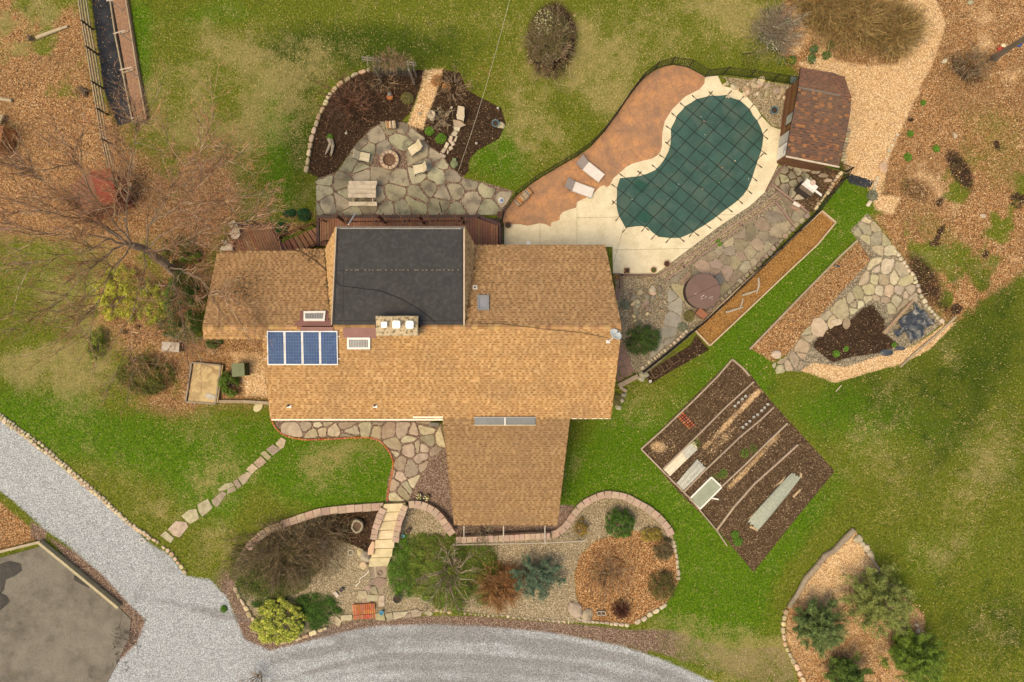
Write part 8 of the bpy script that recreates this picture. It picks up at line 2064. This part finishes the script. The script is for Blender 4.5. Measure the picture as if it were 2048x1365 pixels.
# blue spruce-like conifer
def conifer(u, v, rad, h, label, pal, seed, n=26, tufts=260, needle=.16, topz=None, lean=(0,0), trunk_col=None, cat='pine tree', name='pine_tree', bare=0.0, tuftn=34, spread=1.0, asym=None, nw=.006, full=0):
    t = thing(name, label, cat, u, v); g = np.random.default_rng(seed); b = np.array(t.location)
    m_ = MB(); m_.tube([tuple(b), tuple(b+np.array([lean[0]*.5, lean[1]*.5, h*.55])), tuple(b+np.array([lean[0], lean[1], h*.97]))], [.11,.07,.015], 8); m_.build('trunk', BARK, t)
    paths = []; rads = []; tips = []
    for k in range(n):
        f = (k+.5)/n; z = h*(.15+.78*f); a = k*2.399+g.uniform(-.2,.2); L = rad*(1-f**1.7*.9)*g.uniform(.75,1.12)*(asym(a) if asym else 1)
        c = b+np.array([lean[0]*f, lean[1]*f, z]); e = c+np.array([math.cos(a)*L, math.sin(a)*L, L*.28]); mid = c*.5+e*.5-np.array([0,0,L*.05])
        m_ = MB(); m_.tube([tuple(c), tuple(mid), tuple(e)], [.03,.02,.008], 5); m_.build('branch', BARK, t); paths.append([c,mid,e]); rads.append([.03,.02,.008])
    S1_ = polyseg(paths, rads); S2_ = sprout(g, S1_[0], S1_[1], None, tufts, rad*.28, spread=.7, up=.25, nseg=1, r=.008, outward=tuple(b+np.array([0,0,h*.4])), tmin=.25)
    addtubes('shoots', t, S2_, BARK, 3, stuffy=True)
    ends = np.concatenate([S2_[1], S2_[0]*.4+S2_[1]*.6]); m = len(ends); M = m*tuftn
    c = np.repeat(ends, tuftn, 0); tone = np.repeat(.7+.6*g.random(m), tuftn); d = g.normal(size=(M,3)); d[:,2] = d[:,2]*.8+.35; d /= np.linalg.norm(d, axis=1)[:,None]
    c = c+g.normal(size=(M,3))*needle*.25; L = needle*g.uniform(.7,1.2,M); side = np.cross(d, g.normal(size=(M,3))); side /= np.linalg.norm(side, axis=1)[:,None]; side *= nw
    V_ = np.stack([c-side, c+side, c+d*L[:,None]], 1).reshape(-1,3)-b
    pal = np.array(pal); cols = pal[g.integers(0,len(pal),M)]*tone[:,None]
    o = bpy.data.objects.new('needles', fast_mesh('needles', V_, np.arange(3*M).reshape(-1,3), LEAF, colors=np.repeat(cols,3,0))); col.objects.link(o); o.parent = t; stuff(o)
    if full:
        leafcloud('foliage', t, (b[0]+lean[0]*.4, b[1]+lean[1]*.4, b[2]+h*.12), (rad*.74, rad*.74, h*.62), full, pal, size=(.10,.20), seed=seed+5, clumps=150, clumpr=.13, shell=.45, aspect=.22, up=.2)
    return t
PN = [(.20,.25,.06),(.27,.33,.09),(.13,.17,.04),(.36,.40,.14)]; PN2 = [(.15,.22,.07),(.21,.29,.10),(.10,.15,.05)]
conifer(1733, 1184, 1.85, 2.9, 'largest spreading pine at the right of the chip bed', PN, 61, n=46, tufts=700, lean=(.15,.0), tuftn=30, nw=.011, full=16000)
conifer(1620, 1234, 1.5, 2.8, 'blue-green pine at the left of the chip bed', PN2, 62, n=40, tufts=560, tuftn=30, nw=.011, full=12000)
conifer(1806, 1296, 1.65, 2.9, 'bright green pine at the lower right of the chip bed', [(.16,.25,.035),(.22,.33,.05),(.10,.17,.03)], 63, n=44, tufts=680, tuftn=30, nw=.011, full=15000)
conifer(1678, 1338, 1.3, 2.6, 'dark green pine cut off by the bottom edge', [(.13,.21,.045),(.18,.28,.06),(.08,.14,.03)], 64, n=36, tufts=460, tuftn=30, nw=.011, full=10000)
conifer(1072, 1143, 1.5, 1.6, 'low blue-green conifer on the pebbles before the garage', [(.13,.21,.13),(.18,.27,.18),(.08,.14,.09)], 65, n=26, tufts=420, needle=.13, cat='conifer', name='blue_conifer', tuftn=36, nw=.008, asym=lambda a: 1.15 if abs(math.cos(a)) > .8 else .85)
# bare shrub reaching over the bottom of the drive
bare_shrub(520, 1352, 1.3, 1.2, 'thin bare shrub reaching in over the drive at the bottom edge', cl=0, n1=9, n2=40, n3=160, m1=TWIG2, m2=TWIG2, seed=71, l2=.6, l3=.35)
bare_shrub(885, 243, .9, .9, 'small pale branched shrub beside the bird bath', n1=8, n2=60, n3=420, m1=mat('pale_twig', (.40,.32,.22), (.30,.23,.15), scale=3), m2=MATS['pale_twig'], seed=72, l2=.35, l3=.2)
bare_shrub(908, 182, 1.3, .9, 'brown twiggy perennial patch in the right mulch bed', cl=.2, n1=12, n2=60, n3=450, m1=TWIG2, m2=mat('twig_fawn', (.27,.18,.10), (.19,.12,.07), scale=3), seed=73, l2=.5, l3=.3, base_spread=.6)
bare_shrub(772, 168, 1.2, .9, 'brown twiggy perennial patch in front of the arbor', cl=.2, n1=12, n2=50, n3=350, m1=TWIG2, m2=MATS['twig_fawn'], seed=74, l2=.5, l3=.3, base_spread=.6)
bare_shrub(1930, 135, 1.3, .8, 'dark bramble patch in the leaves at the right', cl=.3, n1=14, n2=90, n3=700, m1=TWIG2, m2=MATS['twig_dark'], seed=75, l2=.5, l3=.3, base_spread=.8)
# vines on the arbor
t = bare_shrub(790, 122, .9, .12, 'dry brown vine tangle growing over the arbor roof', n1=10, n2=50, n3=600, up=-.2, r3=.008, r1=.018, m1=TWIG2, m2=MATS['twig_fawn'], seed=76, l2=.3, l3=.2, base_spread=.7, name='dry_vine', cat='vine', asp=(1.3,.32), cl=1.6)
t.location = P(783, 122, 2.55)
